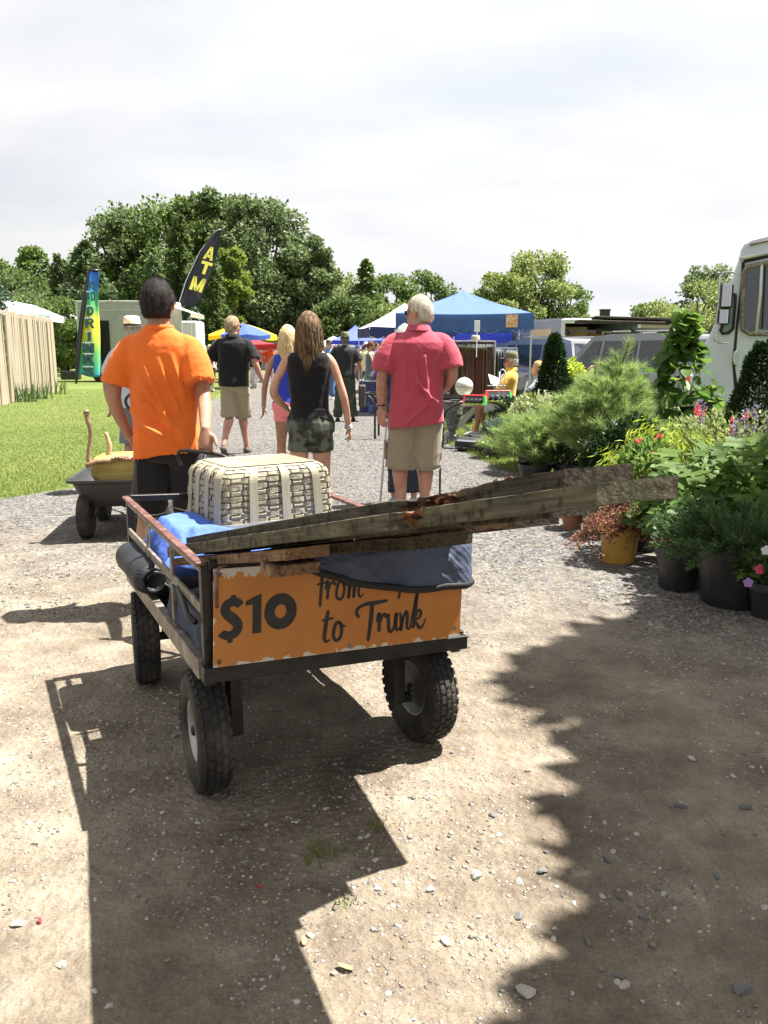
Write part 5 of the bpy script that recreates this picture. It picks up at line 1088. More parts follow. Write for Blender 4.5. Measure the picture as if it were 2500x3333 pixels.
p0 = U(1204, 1075, 28.5); p1 = U(1475, 1085, 29); w_ = 3.0; rz = math.atan2(p1[1]-p0[1], p1[0]-p0[0]); ctr = (p0+(p1-p0)/np.linalg.norm(p1-p0)*w_/2)+np.array([-sin(rz), cos(rz), 0])*w_/2
cn = canopy(ctr[0], ctr[1], rz, w_, 2.28, 3.15, .33, MWHT, MNAV, 'white-roofed tent with navy valance lettered POWER', sag=.06)
def textmesh(body, size, mt, parent, loc, rot, name='lettering', ext=.002, bold=.0, sx_=1):
    cu = bpy.data.curves.new(name, 'FONT'); cu.body = body; cu.size = size; cu.extrude = ext; cu.offset = bold; cu.align_x = 'CENTER'; cu.align_y = 'CENTER'; cu.resolution_u = 3
    o = bpy.data.objects.new('t', cu); C.objects.link(o); me = bpy.data.meshes.new_from_object(o.evaluated_get(bpy.context.evaluated_depsgraph_get())); bpy.data.objects.remove(o); me.materials.clear(); me.materials.append(mt); o2 = link(name, me, parent, loc, rot); o2.scale = (sx_, 1, 1); return o2
MWP = mat('white_print', (.7, .72, .78), rough=.6); MLB = mat('blue_print', (.08, .13, .42), rough=.6)
textmesh('POWER', .17, MWP, cn, (-.35, -w_/2-.052, 2.13), (pi/2, 0, 0), bold=.006)
m = M(); m.add([(-.35, -w_/2-.044, 2.26), (-.63, -w_/2-.044, 2.10), (-.35, -w_/2-.044, 1.97), (-.07, -w_/2-.044, 2.10)], [(0, 1, 2, 3)]); m.obj('diamond_mark', MLB, cn)
def tent_at(px, pe, t, w_, rz, label, mt, mv, eave=2.1, peak=2.95, val=.28, **k): q = U(px, pe, t); return canopy(q[0], q[1], rz, w_, eave, peak, val, mt, mv, label, **k)
tent_at(1157, 1120, 50, 2.9, .12, 'royal blue pop-up tent far down the lane', MRBL, MRBV, 2.1, 3.0, .22); tent_at(1245, 1130, 58, 3.0, .4, 'dark blue tent peeping right of the far royal blue one', MRBV, MRBV, 1.9, 2.6, .25); tent_at(1086, 1125, 62, 3.2, .2, 'white tent roof left of the far royal blue tent', MWHT, MWHT, 1.95, 2.6, .2)
tent_at(1508, 1080, 30.5, 3.0, .03, 'royal blue tent seen under the sky-blue canopy', MRBL, MRBV, 2.15, 2.7, .40); tent_at(1470, 1110, 42, 3.0, .1, 'second blue tent further back under the canopy', MRBL, MRBV, 1.95, 2.6, .25)
for i, (px, pt, t, w_) in enumerate([(0, 985, 50, 8.5), (88, 1000, 52, 3.4)]):
    q = U(px, 1150, t); zt = U(px, pt, t)[2]; canopy(q[0], q[1], .1, w_, zt-.85, zt+.05, .4, MWHT, MWHT, ['wide white marquee behind the fence', 'smaller white marquee right of the wide one behind the fence'][i], sag=-.25, grp=None)
# sunshade umbrella and red canopy
q = U(790, 1083, 33); um = empty('market_umbrella', (q[0], q[1], 0), .3, 'yellow and blue market umbrella behind the man in black polo', 'umbrella'); MY = fab('yellow_panel', (.80, .55, .02), .35); MB = fab('blue_panel', (.06, .12, .45), .35)
zt = U(790, 1053, 33)[2]; ze = U(850, 1090, 33)[2]; Ru = 1.35
for k in range(8):
    m = M()
    def f(i, j): a = 2*pi*(k+i)/8; r_ = Ru*j; return (r_*cos(a), r_*sin(a), zt-(zt-ze)*j**1.3-.05*sin(pi*i)*j)
    m.grid(f, 4, 6); m.add([f(i/4, 1) for i in range(5)]+[(f(i/4, 1)[0], f(i/4, 1)[1], f(i/4, 1)[2]-.16) for i in range(5)], [(i, i+1, i+6, i+5) for i in range(4)]); m.obj('panel', MY if k not in (1, 5, 6) else MB, um, True)
m = M(); m.cyl((0, 0, 0), (0, 0, zt+.05), .025, n=8); m.obj('pole', MPOLE, um)
tent_at(812, 1098, 40, 2.4, .2, 'small red canopy below the yellow umbrella', fab('red_canopy', (.42, .02, .03)), fab('red_valance', (.35, .015, .02)), 1.8, 2.25, .25)
# ---------------------------------------------------------------- flags
MFP = mat('flag_pole', (.55, .56, .58), rough=.35, metal=.5)
def fy(px, t): return 1150
# ATM feather flag: outline traced in metres on its own plane
t_ = 42.; fl = empty('feather_flag', tuple(U(572, 1150, t_)[:2])+(0,), 0, 'black feather flag with yellow letters ATM leaning right on a white pole', 'flag')
def FP(px, py, dy=0.): q = U(px, py, t_); return np.array([q[0]-fl.location[0], q[1]-fl.location[1]+dy, q[2]])
L_ = [(583, 990), (592, 955), (607, 915), (628, 868), (652, 820), (678, 780), (700, 755), (715, 748)]; R_ = [(632, 1000), (648, 985), (662, 950), (678, 912), (692, 872), (706, 830), (716, 788), (720, 750)]
Lc = catmull(L_, 5); Rc = catmull(R_, 5); m = M(); n = len(Lc); V = []
for i in range(n):
    for j in range(7):
        s_ = j/6; p = Lc[i]*(1-s_)+Rc[i]*s_; V.append(FP(p[0], p[1], .05*sin(s_*5+i*.15)))
m.add(V, [(i*7+j, i*7+j+1, (i+1)*7+j+1, (i+1)*7+j) for i in range(n-1) for j in range(6)]); o = m.obj('flag_cloth', fab('black_flag', (.012, .013, .020), .05), fl, True); o.modifiers.new('s', 'SOLIDIFY').thickness = .006
m = M(); m.tube([FP(572, 1150)*np.array([1, 1, 0]), FP(574, 1015), FP(582, 988), FP(606, 912), FP(651, 818), FP(700, 753), FP(718, 746)], [.03, .03, .028, .024, .02, .015, .01], 8); m.obj('pole', MFP, fl, True)
MYL = mat('yellow_letters', (.78, .74, .12), rough=.6)
def poly(name, polys, mt, parent, P_):
    m = M()
    for pl in polys: m.add([P_(a, b) for a, b in pl], [tuple(range(len(pl)))])
    m.obj(name, mt, parent)
def LT(pts, ax_, ay, ux, uy, vx, vy): return [[(ax_+a*ux+b*vx, ay+a*uy+b*vy) for a, b in pl] for pl in pts]
GA = [[(0, 1), (.36, 0), (.55, 0), (.28, 1)], [(.36, 0), (.64, 0), (1, 1), (.72, 1), (.48, .25)], [(.25, .62), (.75, .62), (.78, .82), (.22, .82)]]
GT = [[(0, 0), (1, 0), (1, .24), (0, .24)], [(.36, .24), (.64, .24), (.64, 1), (.36, 1)]]
GM = [[(0, 0), (.24, 0), (.24, 1), (0, 1)], [(.76, 0), (1, 0), (1, 1), (.76, 1)], [(.0, 0), (.26, 0), (.62, 1), (.38, 1)], [(.74, 0), (1, 0), (.62, 1), (.38, 1)]]
for gl, a, b, sz_, sh_ in ((GA, 676, 800, 32, 44), (GT, 660, 848, 36, 42), (GM, 632, 898, 42, 46)): poly('letter', LT(gl, a, b, sz_*.97, sz_*.28, -sh_*.34, sh_*.94), MYL, fl, lambda x, y: FP(x, y, -.085))
# ICE CO DRINKS banner
t_ = 38.; fl2 = empty('feather_banner', tuple(U(250, 1150, t_)[:2])+(0,), 0, 'tall rainbow drinks banner in blue, green and yellow with icy letters', 'banner')
def BP(px, py, dy=0.): q = U(px, py, t_); return np.array([q[0]-fl2.location[0], q[1]-fl2.location[1]+dy, max(q[2], .0)])
MBN = bpy.data.materials.new('rainbow_print'); MBN.use_nodes = True; t = MBN.node_tree; tcn = t.nodes.new('ShaderNodeTexCoord'); sp = t.nodes.new('ShaderNodeSeparateXYZ'); t.links.new(tcn.outputs['Object'], sp.inputs[0]); mr = t.nodes.new('ShaderNodeMapRange'); z0_, z1_ = float(BP(290, 1228)[2]), float(BP(310, 880)[2]); mr.inputs[1].default_value = z0_; mr.inputs[2].default_value = z1_; t.links.new(sp.outputs[2], mr.inputs[0]); rp = t.nodes.new('ShaderNodeValToRGB'); t.links.new(mr.outputs[0], rp.inputs[0])
e = rp.color_ramp.elements; e[0].position = 0; e[0].color = (.03, .22, .42, 1); e[1].position = 1; e[1].color = (.02, .14, .65, 1)
for a, c in ((.06, (.05, .35, .25)), (.22, (.12, .42, .10)), (.34, (.45, .55, .05)), (.48, (.70, .62, .03)), (.55, (.62, .60, .03)), (.63, (.12, .42, .10)), (.76, (.05, .35, .20)), (.84, (.03, .2, .55))): x = e.new(a); x.color = c+(1,)
t.links.new(rp.outputs[0], t.nodes['Principled BSDF'].inputs['Base Color']); t.nodes['Principled BSDF'].inputs['Roughness'].default_value = .6
Lc = catmull([(255, 1215), (259, 1150), (265, 1080), (272, 1010), (281, 950), (288, 900), (293, 884)], 6); Rc = catmull([(326, 1226), (326, 1160), (325, 1090), (322, 1030), (319, 975), (321, 920), (323, 886)], 6); m = M(); n = len(Lc); V = []
for i in range(n):
    for j in range(9): s_ = j/8; p = Lc[i]*(1-s_)+Rc[i]*s_; V.append(BP(p[0], p[1]+6*sin(pi*s_)*max(0, 1-i/6), .06*sin(s_*6+i*.12)))
m.add(V, [(i*9+j, i*9+j+1, (i+1)*9+j+1, (i+1)*9+j) for i in range(n-1) for j in range(8)]); o = m.obj('banner_cloth', MBN, fl2, True); o.modifiers.new('s', 'SOLIDIFY').thickness = .006
m = M(); m.tube([BP(250, 1275), BP(250, 1215), BP(256, 1120), BP(266, 1030), BP(279, 945), BP(288, 890), BP(296, 879), BP(322, 881)], [.05, .08, .1, .1, .1, .09, .07, .05], 8); m.obj('pole_sleeve', MBLK, fl2, True)
MICE = mat('dark_teal_letters', (.010, .045, .06), (.02, .10, .11), scale=3, rough=.6)
GD = [[(0, 0), (.35, 0), (.35, 1), (0, 1)], [(.3, 0), (.75, .08), (1, .35), (.7, .38), (.5, .22), (.3, .2)], [(1, .35), (1, .65), (.7, .62), (.7, .38)], [(1, .65), (.75, .92), (.3, 1), (.3, .8), (.5, .78), (.7, .62)]]
GR = [[(0, 0), (.34, 0), (.34, 1), (0, 1)], [(.3, 0), (.8, .03), (1, .25), (.7, .3), (.55, .18), (.3, .18)], [(1, .25), (.9, .5), (.3, .58), (.3, .42), (.62, .38), (.7, .3)], [(.45, .55), (.75, .5), (1.05, 1), (.72, 1)]]
GI = [[(.25, 0), (.75, 0), (.7, 1), (.3, 1)]]
GN = [[(0, 0), (.34, 0), (.30, 1), (0, 1)], [(.68, 0), (1, 0), (1, 1), (.66, 1)], [(.05, 0), (.36, 0), (.96, 1), (.62, 1)]]
GK = [[(0, 0), (.34, 0), (.30, 1), (0, 1)], [(.3, .42), (.65, 0), (1, 0), (.5, .58), (.3, .7)], [(.38, .45), (.62, .40), (1.05, 1), (.68, 1)]]
GS = [[(1, .12), (.75, 0), (.3, .0), (.05, .14), (.0, .33), (.35, .36), (.42, .24), (.62, .22), (.92, .3)], [(.0, .33), (.15, .48), (.6, .60), (.66, .68), (1, .72), (.92, .52), (.7, .42), (.35, .36)], [(1, .72), (.85, .93), (.5, 1), (.15, .96), (0, .78), (.2, .68), (.38, .80), (.6, .78), (.66, .68)]]
GC = [[(.9, .2), (.6, 0), (.25, .08), (0, .4), (0, .6), (.35, .6), (.35, .38), (.55, .22), (.8, .35)], [(0, .6), (.25, .92), (.6, 1), (.9, .8), (.8, .65), (.55, .78), (.35, .6)]]
GE = [[(0, 0), (.32, 0), (.32, 1), (0, 1)], [(.3, 0), (.9, 0), (.9, .18), (.3, .18)], [(.3, .42), (.8, .42), (.8, .58), (.3, .58)], [(.3, .82), (.9, .82), (.9, 1), (.3, 1)]]
for gl, a, b, w_, h in ((GI, 290, 914, 10, 26), (GC, 297, 916, 9, 24), (GE, 305, 918, 7, 22), (GC, 283, 948, 14, 26), (GD, 299, 950, 12, 30), (GD, 285, 995, 22, 32), (GR, 279, 1034, 30, 32), (GI, 281, 1078, 24, 30), (GN, 271, 1114, 38, 32), (GK, 271, 1150, 38, 34), (GS, 272, 1192, 34, 30)):
    poly('letter', LT(gl, a, b, w_, w_*.10, 0, h), MICE, fl2, lambda x, y: BP(x, y, -.10))
    r = random.Random(int(a*b)); 
    if w_ > 12: poly('snow_cap', [[(a+w_*q/5, b-1), (a+w_*(q+1)/5, b), (a+w_*(q+.5)/5, b+r.uniform(3, 8))] for q in range(5)], MWP, fl2, lambda x, y: BP(x, y, -.13))
# ---------------------------------------------------------------- trailers, far buildings
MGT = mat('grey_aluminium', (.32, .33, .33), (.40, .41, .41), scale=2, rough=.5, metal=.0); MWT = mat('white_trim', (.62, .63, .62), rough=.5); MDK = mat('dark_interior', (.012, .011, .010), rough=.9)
MRD = mat('red_lens', (.35, .01, .01), rough=.3)
def TR(px, py, t): q = U(px, py, t); return q
# food trailer behind the man in orange
t_ = 40.; a = U(258, 1150, t_); zt = U(258, 980, t_)[2]; tr_ = empty('food_trailer', (a[0], a[1], 0), -.04, 'light grey food trailer with an open door and cream awning', 'trailer'); TL = (560-258)/FPX*t_; TLy = 2.2
m = M(); m.box((TL/2, TLy/2, .45+(zt-.45)/2), (TL, TLy, zt-.45), bev=.06); m.obj('body', MGT, tr_)
m = M(); m.box((TL/2, -.012, zt-.05), (TL+.04, .03, .09), bev=.01); m.box((.03, -.012, .45+(zt-.45)/2), (.07, .03, zt-.47), bev=.01); m.box((TL/2, -.012, zt-.45), (TL, .02, .03)); m.obj('trim', MWT, tr_)
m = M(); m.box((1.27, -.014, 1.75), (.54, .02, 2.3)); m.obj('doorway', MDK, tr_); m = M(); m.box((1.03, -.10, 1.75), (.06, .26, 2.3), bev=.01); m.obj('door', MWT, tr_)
m = M(); m.box((2.26, -.016, 1.75), (1.25, .012, 2.3), bev=.004); m.obj('panel', mat('pale_grey_panel', (.36, .37, .37), rough=.5), tr_)
for x in (1.57, 1.75, 2.04): m = M(); m.box((x, -.03, zt-.05), (.09, .02, .035), bev=.004); m.obj('marker_light', MRD, tr_)
for x in (.9, 2.6): m = M(); m.cyl((x, .02, .33), (x, .22, .33), .33, n=24); m.obj('wheel', MTYRE, tr_)
MAW = fab('cream_awning', (.42, .40, .32), .35)
m = M(); m.grid(lambda i, j: (TL-.15+i*1.25, -.2+j*2.4, zt-.18-.42*i-.04*sin(pi*j)), 8, 8); m.grid(lambda i, j: (TL+1.1+.02*sin(j*20), -.2+j*2.4, zt-.60-.20*i), 2, 12); m.obj('awning', MAW, tr_, True)
m = M(); m.bar((TL+.1, -.2, 1.45), (TL+1.1, -.2, zt-.65), .03, .03); m.bar((TL+1.08, -.2, 0), (TL+1.08, -.2, zt-.6), .03, .03); m.obj('awning_strut', MPOLE, tr_)
t_ = 46.; a = U(590, 1150, t_); tw = empty('concession_trailer', (a[0], a[1], 0), 0, 'white concession trailer under the cream awning', 'trailer'); zt = U(590, 1045, t_)[2]
m = M(); m.box((.45, 1, .35+(zt-.35)/2), (.95, 2, zt-.35), bev=.08); m.obj('body', MWT, tw); m = M(); m.box((.62, -.01, 1.6), (.28, .03, .55), bev=.01); m.box((.2, -.01, 1.6), (.3, .03, .55), bev=.01); m.obj('window', MDK, tw); m = M(); m.cyl((.5, .05, .3), (.5, .25, .3), .3, n=20); m.obj('wheel', MTYRE, tw)
def shed(px0, px1, py, t, dep, mt, mroof, label, name='shed', roof_h=.25):
    a = U(px0, 1150, t); b = U(px1, 1150, t); z = U(px0, py, t)[2]; o = empty(name, (a[0], a[1], 0), 0, label, 'building'); w_ = b[0]-a[0]
    m = M(); m.box((w_/2, dep/2, z/2), (w_, dep, z)); m.obj('wall', mt, o); m = M(); m.prism([(-.3, z), (w_+.3, z), (w_, z+roof_h), (0, z+roof_h)], -.3, dep+.3); m.obj('roof', mroof, o)
    n_ = max(2, int(w_/3))
    for i in range(n_): m = M(); m.box(((i+.5)*w_/n_, -.01, z*.55), (w_/n_*.5, .04, z*.4)); m.obj('window', MDK, o)
shed(655, 790, 1105, 70, 5, mat('drab_wall', (.22, .20, .17), rough=.8), mat('maroon_roof', (.12, .03, .035), rough=.7), 'low maroon-roofed shed behind the crowd')
shed(795, 905, 1108, 66, 4, mat('grey_green_wall', (.26, .27, .24), rough=.8), mat('grey_roof', (.25, .25, .24), rough=.7), 'low grey-green shed right of the umbrella')
q = U(2062, 1033, 60); a = U(2062, 1150, 60); hs = empty('house', (a[0], a[1], 0), 0, 'far house with only roof and chimney showing over the trailer', 'building'); zt = U(2060, 1027, 60)[2]
m = M(); m.prism([(-3, zt-1.6), (5.5, zt-1.6), (3.6, zt-.35), (-1, zt-.35)], 0, 6); m.obj('roof', mat('tan_roof', (.30, .24, .20), rough=.8), hs); m = M(); m.box((1.2, 3, (zt-1.6)/2), (7.5, 5, zt-1.6)); m.obj('wall', MWT, hs)
m = M(); m.box((-1.95, 1, zt-.25), (.62, .6, 1.3), bev=.02); m.box((-1.95, 1, zt+.42), (.7, .68, .08)); m.obj('chimney', mat('dark_brick', (.03, .027, .03), rough=.9), hs)
m = M(); t_ = 64
for z_ in (1035, 1041):
    P_ = [U(px, z_+3*sin((px-1890)/500*pi), t_) for px in np.linspace(1860, 2300, 12)]; 
    m.tube([p-P_[0] for p in P_], .02, 4); loc0 = P_[0]
    o = m.obj('power_line', MBLK, None, loc=loc0); tag(o, ['upper', 'lower'][z_ > 1036]+' thin power line crossing the sky behind the chimney', 'cable'); m = M()
# grey enclosed trailer, rear doors open
t_ = 27.; a = U(1828, 1150, t_); zt = U(1828, 1040, t_)[2]; et = empty('cargo_trailer', (a[0], a[1], 0), 0, 'large grey enclosed trailer with its dark rear end open', 'trailer')
b = U(1640, 1150, 30.5)-a; b[2] = 0; Lb = float(np.linalg.norm(b)); bd_ = b/Lb; wd_ = np.array([2.55, .35, 0]); H_ = zt; 
def EQ(s_, w2, z): return bd_*s_+wd_*w2+np.array([0, 0, z])
m = M()
def quad(m, *P_): m.add(P_, [(0, 1, 2, 3)])
quad(m, EQ(0, 0, .5), EQ(Lb*1.6, 0, .5), EQ(Lb*1.6, 0, H_), EQ(0, 0, H_)); quad(m, EQ(0, 0, H_), EQ(Lb*1.6, 0, H_), EQ(Lb*1.6, 1, H_), EQ(0, 1, H_)); quad(m, EQ(0, 1, .5), EQ(Lb*1.6, 1, .5), EQ(Lb*1.6, 1, H_), EQ(0, 1, H_)); quad(m, EQ(Lb*1.6, 0, .5), EQ(Lb*1.6, 1, .5), EQ(Lb*1.6, 1, H_), EQ(Lb*1.6, 0, H_))
o = m.obj('body', mat('trailer_grey', (.17, .175, .18), (.21, .215, .22), scale=2, rough=.45), et); o.modifiers.new('s', 'SOLIDIFY').thickness = .05
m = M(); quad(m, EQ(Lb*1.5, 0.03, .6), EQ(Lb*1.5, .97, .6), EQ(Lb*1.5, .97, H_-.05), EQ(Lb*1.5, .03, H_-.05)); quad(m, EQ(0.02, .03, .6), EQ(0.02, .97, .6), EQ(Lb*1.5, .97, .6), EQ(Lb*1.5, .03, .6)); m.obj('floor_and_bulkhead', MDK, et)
m = M(); 
for p0_, p1_, w_ in ((EQ(-.02, 0, H_-.06), EQ(-.02, 1, H_-.06), .14), (EQ(-.02, 0, .5), EQ(-.02, 0, H_), .12), (EQ(-.02, 1, .5), EQ(-.02, 1, H_), .1), (EQ(0, 0, H_-.03), EQ(Lb*1.6, 0, H_-.03), .07)): m.bar(p0_, p1_, w_, w_, up=(0, 0, 1) if abs(p0_[2]-p1_[2]) < .1 else (0, 1, 0), bev=.01)
m.obj('frame', mat('bright_frame', (.5, .51, .52), rough=.4, metal=.3), et)
m = M(); P_ = EQ(.9, 0, 0); d_ = EQ(2.2, 0, 0); nrm = np.array([bd_[1], -bd_[0], 0]); nrm *= -np.sign(nrm[1]) ; 
quad(m, EQ(.55, 0, 1.15)+nrm*.04, EQ(1.75, 0, 1.15)+nrm*.04, EQ(1.75, 0, H_-.28)+nrm*.04, EQ(.55, 0, H_-.28)+nrm*.04); o = m.obj('plywood_panel', mat('plywood', (.42, .30, .16), (.52, .39, .23), scale=4, rough=.7, stretch=(1, 1, .2)), et); o.modifiers.new('s', 'SOLIDIFY').thickness = .03
m = M(); m.box(EQ(1.2, .35, 1.85), (1.1, .7, .8), bev=.01); m.box(EQ(1.5, .75, 1.8), (.7, .6, .7), bev=.01); o = m.obj('wooden_crate', mat('crate_wood', (.20, .11, .06), (.30, .18, .10), scale=5, rough=.8, stretch=(1, 1, .2)), None); o.location = et.location; tag(o, 'brown wooden chests stacked inside the open cargo trailer', 'crate')
for s_ in (1.4, 2.4): m = M(); p = EQ(s_, 0, .36)+nrm*.05; m.cyl(p, p-nrm*.2, .36, n=20); m.obj('wheel', MTYRE, et)
# power-tool case by the banner
q = G(232, 1236); m = M(); m.box((0, 0, .22), (.95, .45, .40), bev=.04); m.box((0, 0, .42), (.97, .47, .06), bev=.02)
for x in (-.3, .3): m.box((x, -.24, .3), (.10, .03, .14), bev=.01)
m.tube([(-.12, -.25, .36), (-.12, -.32, .34), (.12, -.32, .34), (.12, -.25, .36)], .015, 6); tag(m.obj('equipment_case', mat('black_case', (.02, .021, .024), rough=.5), None, loc=(q[0], q[1], 0)), 'black plastic equipment case on the grass by the drinks banner', 'case')
# ---------------------------------------------------------------- vehicles
MWHP = mat('white_vehicle_paint', (.54, .59, .68), (.62, .67, .76), scale=1.5, rough=.4, bump=.03); MSIL = mat('silver_paint', (.48, .49, .51), rough=.22, metal=.55); MDKS = mat('dark_silver_paint', (.27, .28, .30), rough=.2, metal=.5)
MGLS = glass_mat('dark_glass', (.015, .018, .022)); MGL2 = glass_mat('grey_glass', (.05, .06, .075), .06); MCHR = mat('chrome', (.6, .6, .62), rough=.08, metal=1.); MRUB = mat('black_rubber', (.01, .01, .011), rough=.7)
def suv(loc, rz, paint, label, L_=4.5, W_=1.85, H_=1.75, cargo=False, glassm=None):
    """estate car: local +Y is the nose; rear faces -Y. built as stations along y with a profile"""
    root = empty('parked_car', loc, rz, label, 'car', 'cars parked behind the stalls'); g = glassm or MGLS; hw = W_/2
    st_ = [(-L_/2, .45, .95, .93), (-L_/2+.06, .35, 1.0, .97), (-L_/2+.6, .32, 1.02, 1.), (0, .32, 1.02, 1.), (L_/2-1.1, .32, 1.0, 1.), (L_/2-.35, .34, .88, .96), (L_/2, .42, .72, .86)]
    Rg = []
    for y, z0, z1, s_ in st_:
        w_ = hw*s_; Rg.append([(-w_*.92, y, z0), (-w_, y, z0+.14), (-w_, y, z1-.12), (-w_*.95, y, z1), (w_*.95, y, z1), (w_, y, z1-.12), (w_, y, z0+.14), (w_*.92, y, z0)])
    m = M(); m.rings(Rg); shade_auto(fixn(m.obj('body', paint, root)), 40)
    yb, yf = -L_/2+.10, L_/2-1.45; ct = [(yb, hw*.93, 1.0), (yb+.22, hw*.80, H_-.06), (yb+.5, hw*.78, H_), (yf-1.2, hw*.78, H_), (yf-.75, hw*.79, H_-.05), (yf, hw*.92, 1.0)]
    m = M(); m.rings([[(-hw*.93, y, 1.0), (-w_, y, z), (w_, y, z), (hw*.93, y, 1.0)] for y, w_, z in ct]); shade_auto(fixn(m.obj('cabin', paint, root)), 50)
    for sd in (-1, 1):                     # side windows between pillars
        def S(y, t): return (sd*(hw*.93+(hw*.80-hw*.93)*t+.006), y, 1.02+(H_-.10-1.02)*t)
        for a, b, c, d in ((yb+.30, yb+1.05, yb+.42, yb+1.05), (yb+1.13, yb+2.02, yb+1.13, yb+1.95), (yb+2.10, yf-.28, yb+2.05, yf-.80)):
            m = M(); m.add([S(a, .04), S(b, .04), S(d, .93), S(c, .93)], [(0, 1, 2, 3)]); o = m.obj('side_window', g, root); o.modifiers.new('s', 'SOLIDIFY').thickness = .012
        m = M(); m.tube([(sd*hw*.74, yb+.5, H_+.045), (sd*hw*.74, yb+.45, H_+.05), (sd*hw*.74, yf-1.0, H_+.05), (sd*hw*.74, yf-.95, H_)], .018, 6); m.obj('roof_rail', MCHR, root)
        m = M(); m.box((sd*(hw*.86), -L_/2+.04, .95), (.17, .10, .34), bev=.02); m.obj('tail_light', MRD, root); m = M(); m.box((sd*(hw*.7), L_/2-.06, .74), (.34, .12, .16), bev=.03); m.obj('headlight', MCHR, root)
        m = M(); m.box((sd*(hw+.10), yf-.35, 1.08), (.2, .12, .15), bev=.03); m.obj('wing_mirror', MRUB, root)
        for y in (-L_/2+.85, L_/2-.9):
            m = M(); m.lathe([(.2, -.11), (.32, -.11), (.35, -.07), (.35, .07), (.32, .11), (.2, .11)], 28, (sd*(hw-.08), y, .35), ax=np.array([(0, 1, 0), (0, 0, 1), (1, 0, 0)]).T); wl = m.obj('wheel', MTYRE, root); m = M(); m.lathe([(.001, .1), (.06, .11), (.21, .09), (.22, .11)], 20, (sd*(hw-.08)+(0 if sd > 0 else 0), y, .35), ax=np.array([(0, 1, 0), (0, 0, 1), (sd, 0, 0)]).T, cap=False); m.obj('rim', MCHR, wl)
    m = M(); m.add([(-hw*.80, yb-.005, 1.05), (hw*.80, yb-.005, 1.05), (hw*.70, yb+.19, H_-.12), (-hw*.70, yb+.19, H_-.12)], [(0, 1, 2, 3)]); o = m.obj('rear_window', g, root); o.modifiers.new('s', 'SOLIDIFY').thickness = .02
    m = M(); m.add([(-hw*.84, yf+.005, 1.04), (hw*.84, yf+.005, 1.04), (hw*.72, yf-.68, H_-.09), (-hw*.72, yf-.68, H_-.09)], [(0, 1, 2, 3)]); o = m.obj('windscreen', g, root); o.modifiers.new('s', 'SOLIDIFY').thickness = .02
    m = M(); m.box((0, -L_/2-.02, .52), (W_*.94, .16, .22), bev=.05); m.box((0, L_/2+.0, .50), (W_*.88, .16, .24), bev=.05); m.obj('bumper', paint if not cargo else MRUB, root); m = M(); m.box((0, -L_/2-.012, .80), (.34, .03, .16)); m.obj('number_plate', MWP, root)
    return root
q = U(2010, 1150, 18.6); car1 = suv((q[0], q[1], 0), R(38), MDKS, 'dark-windowed silver SUV with old boards tied on its roof rack', 4.6, 1.9, 1.80, True)
q = U(1730, 1150, 21.5); car2 = suv((q[0], q[1], 0), R(36), MSIL, 'silver SUV with red tail lamp parked behind the man in yellow', 4.6, 1.85, 1.74, glassm=MGL2)
q = U(1618, 1150, 33); suv((q[0], q[1], 0), R(70), mat('red_paint', (.30, .02, .02), rough=.25), 'red car far behind the clothing rack', 4.4, 1.8, 1.5); q = U(1585, 1150, 27.5); suv((q[0], q[1], 0), R(60), mat('pale_blue_paint', (.45, .52, .6), rough=.25), 'pale blue car between the clothing rack and the silver SUV', 4.4, 1.8, 1.45)
q = U(60, 1150, 75); suv((q[0]-1, q[1], 0), R(80), MSIL, 'silver car far off between the fence and the drinks banner', 4.4, 1.8, 1.5); q = U(205, 1150, 72); suv((q[0], q[1], 0), R(85), MWHP, 'white car far off behind the small trees', 4.4, 1.8, 1.5)
ca, sa = cos(R(38)), sin(R(38))
for i, (dx, dy, ln, dz, tl) in enumerate([(-.35, -.3, 1.9, 0, .02), (.0, -.1, 2.1, .0, -.03), (.35, -.4, 1.8, .03, .05), (.1, -.5, 2.2, .07, .1)]):
    m = M(); m.box((0, 0, 0), (.26, ln, .05), bev=.01); o = m.obj('roof_board', ML2, None); o.location = (car1.location[0]+dx*ca-dy*sa, car1.location[1]+dx*sa+dy*ca, 2.06+dz); o.rotation_euler = (.02, .03*i, R(38)+tl+R(55)); tag(o, ['leftmost old board on the SUV roof rack', 'second old board on the SUV roof rack', 'raised old board at the right of the SUV roof rack', 'topmost crooked board on the SUV roof rack'][i], 'lumber')
m = M()
for y in (-.9, 0., .8):
    m.bar((-.8, y, 1.9), (.8, y, 1.9), .05, .04)
    for x in (-.7, .7): m.box((x, y, 1.85), (.08, .08, .10))
m.obj('rack_bar', MRUB, car1)
# step van at the right edge
van = empty('step_van', (0, 0, 0), 0, 'white step van with sliding side window and tall mirrors at the right edge', 'van'); t_ = 10.8
v0 = U(2290, 1150, t_); YV = v0[1]; van.location = (v0[0]-.0, YV, 0)
VA = R(-24); van.rotation_euler = (0, 0, VA); VD = np.array([cos(VA), sin(VA)]); VN = np.array([-VD[1], VD[0]])
def VP(px, py, dy=0.):                  # photo pixel on the plane of the van's side, in van coordinates
    q = U(px, py, 1.)-np.array([0, 0, CAMZ]); t = (v0[:2]@VN)/(q[:2]@VN); P = q*t; return np.array([(P[:2]-v0[:2])@VD, dy, CAMZ+P[2]])
out_ = [(2302, 1106), (2322, 1062), (2345, 1010), (2368, 950), (2386, 895), (2398, 862), (2406, 842), (2412, 812), (2424, 792), (2446, 778), (2500, 764), (2900, 752), (2900, 1460), (2480, 1460), (2400, 1452), (2388, 1400), (2372, 1340), (2345, 1300), (2315, 1285), (2290, 1290), (2276, 1310), (2262, 1350), (2256, 1300), (2258, 1200), (2278, 1135)]
P2 = [VP(a, b) for a, b in out_]; m = M(); pts = [(p[0], p[2]) for p in P2]
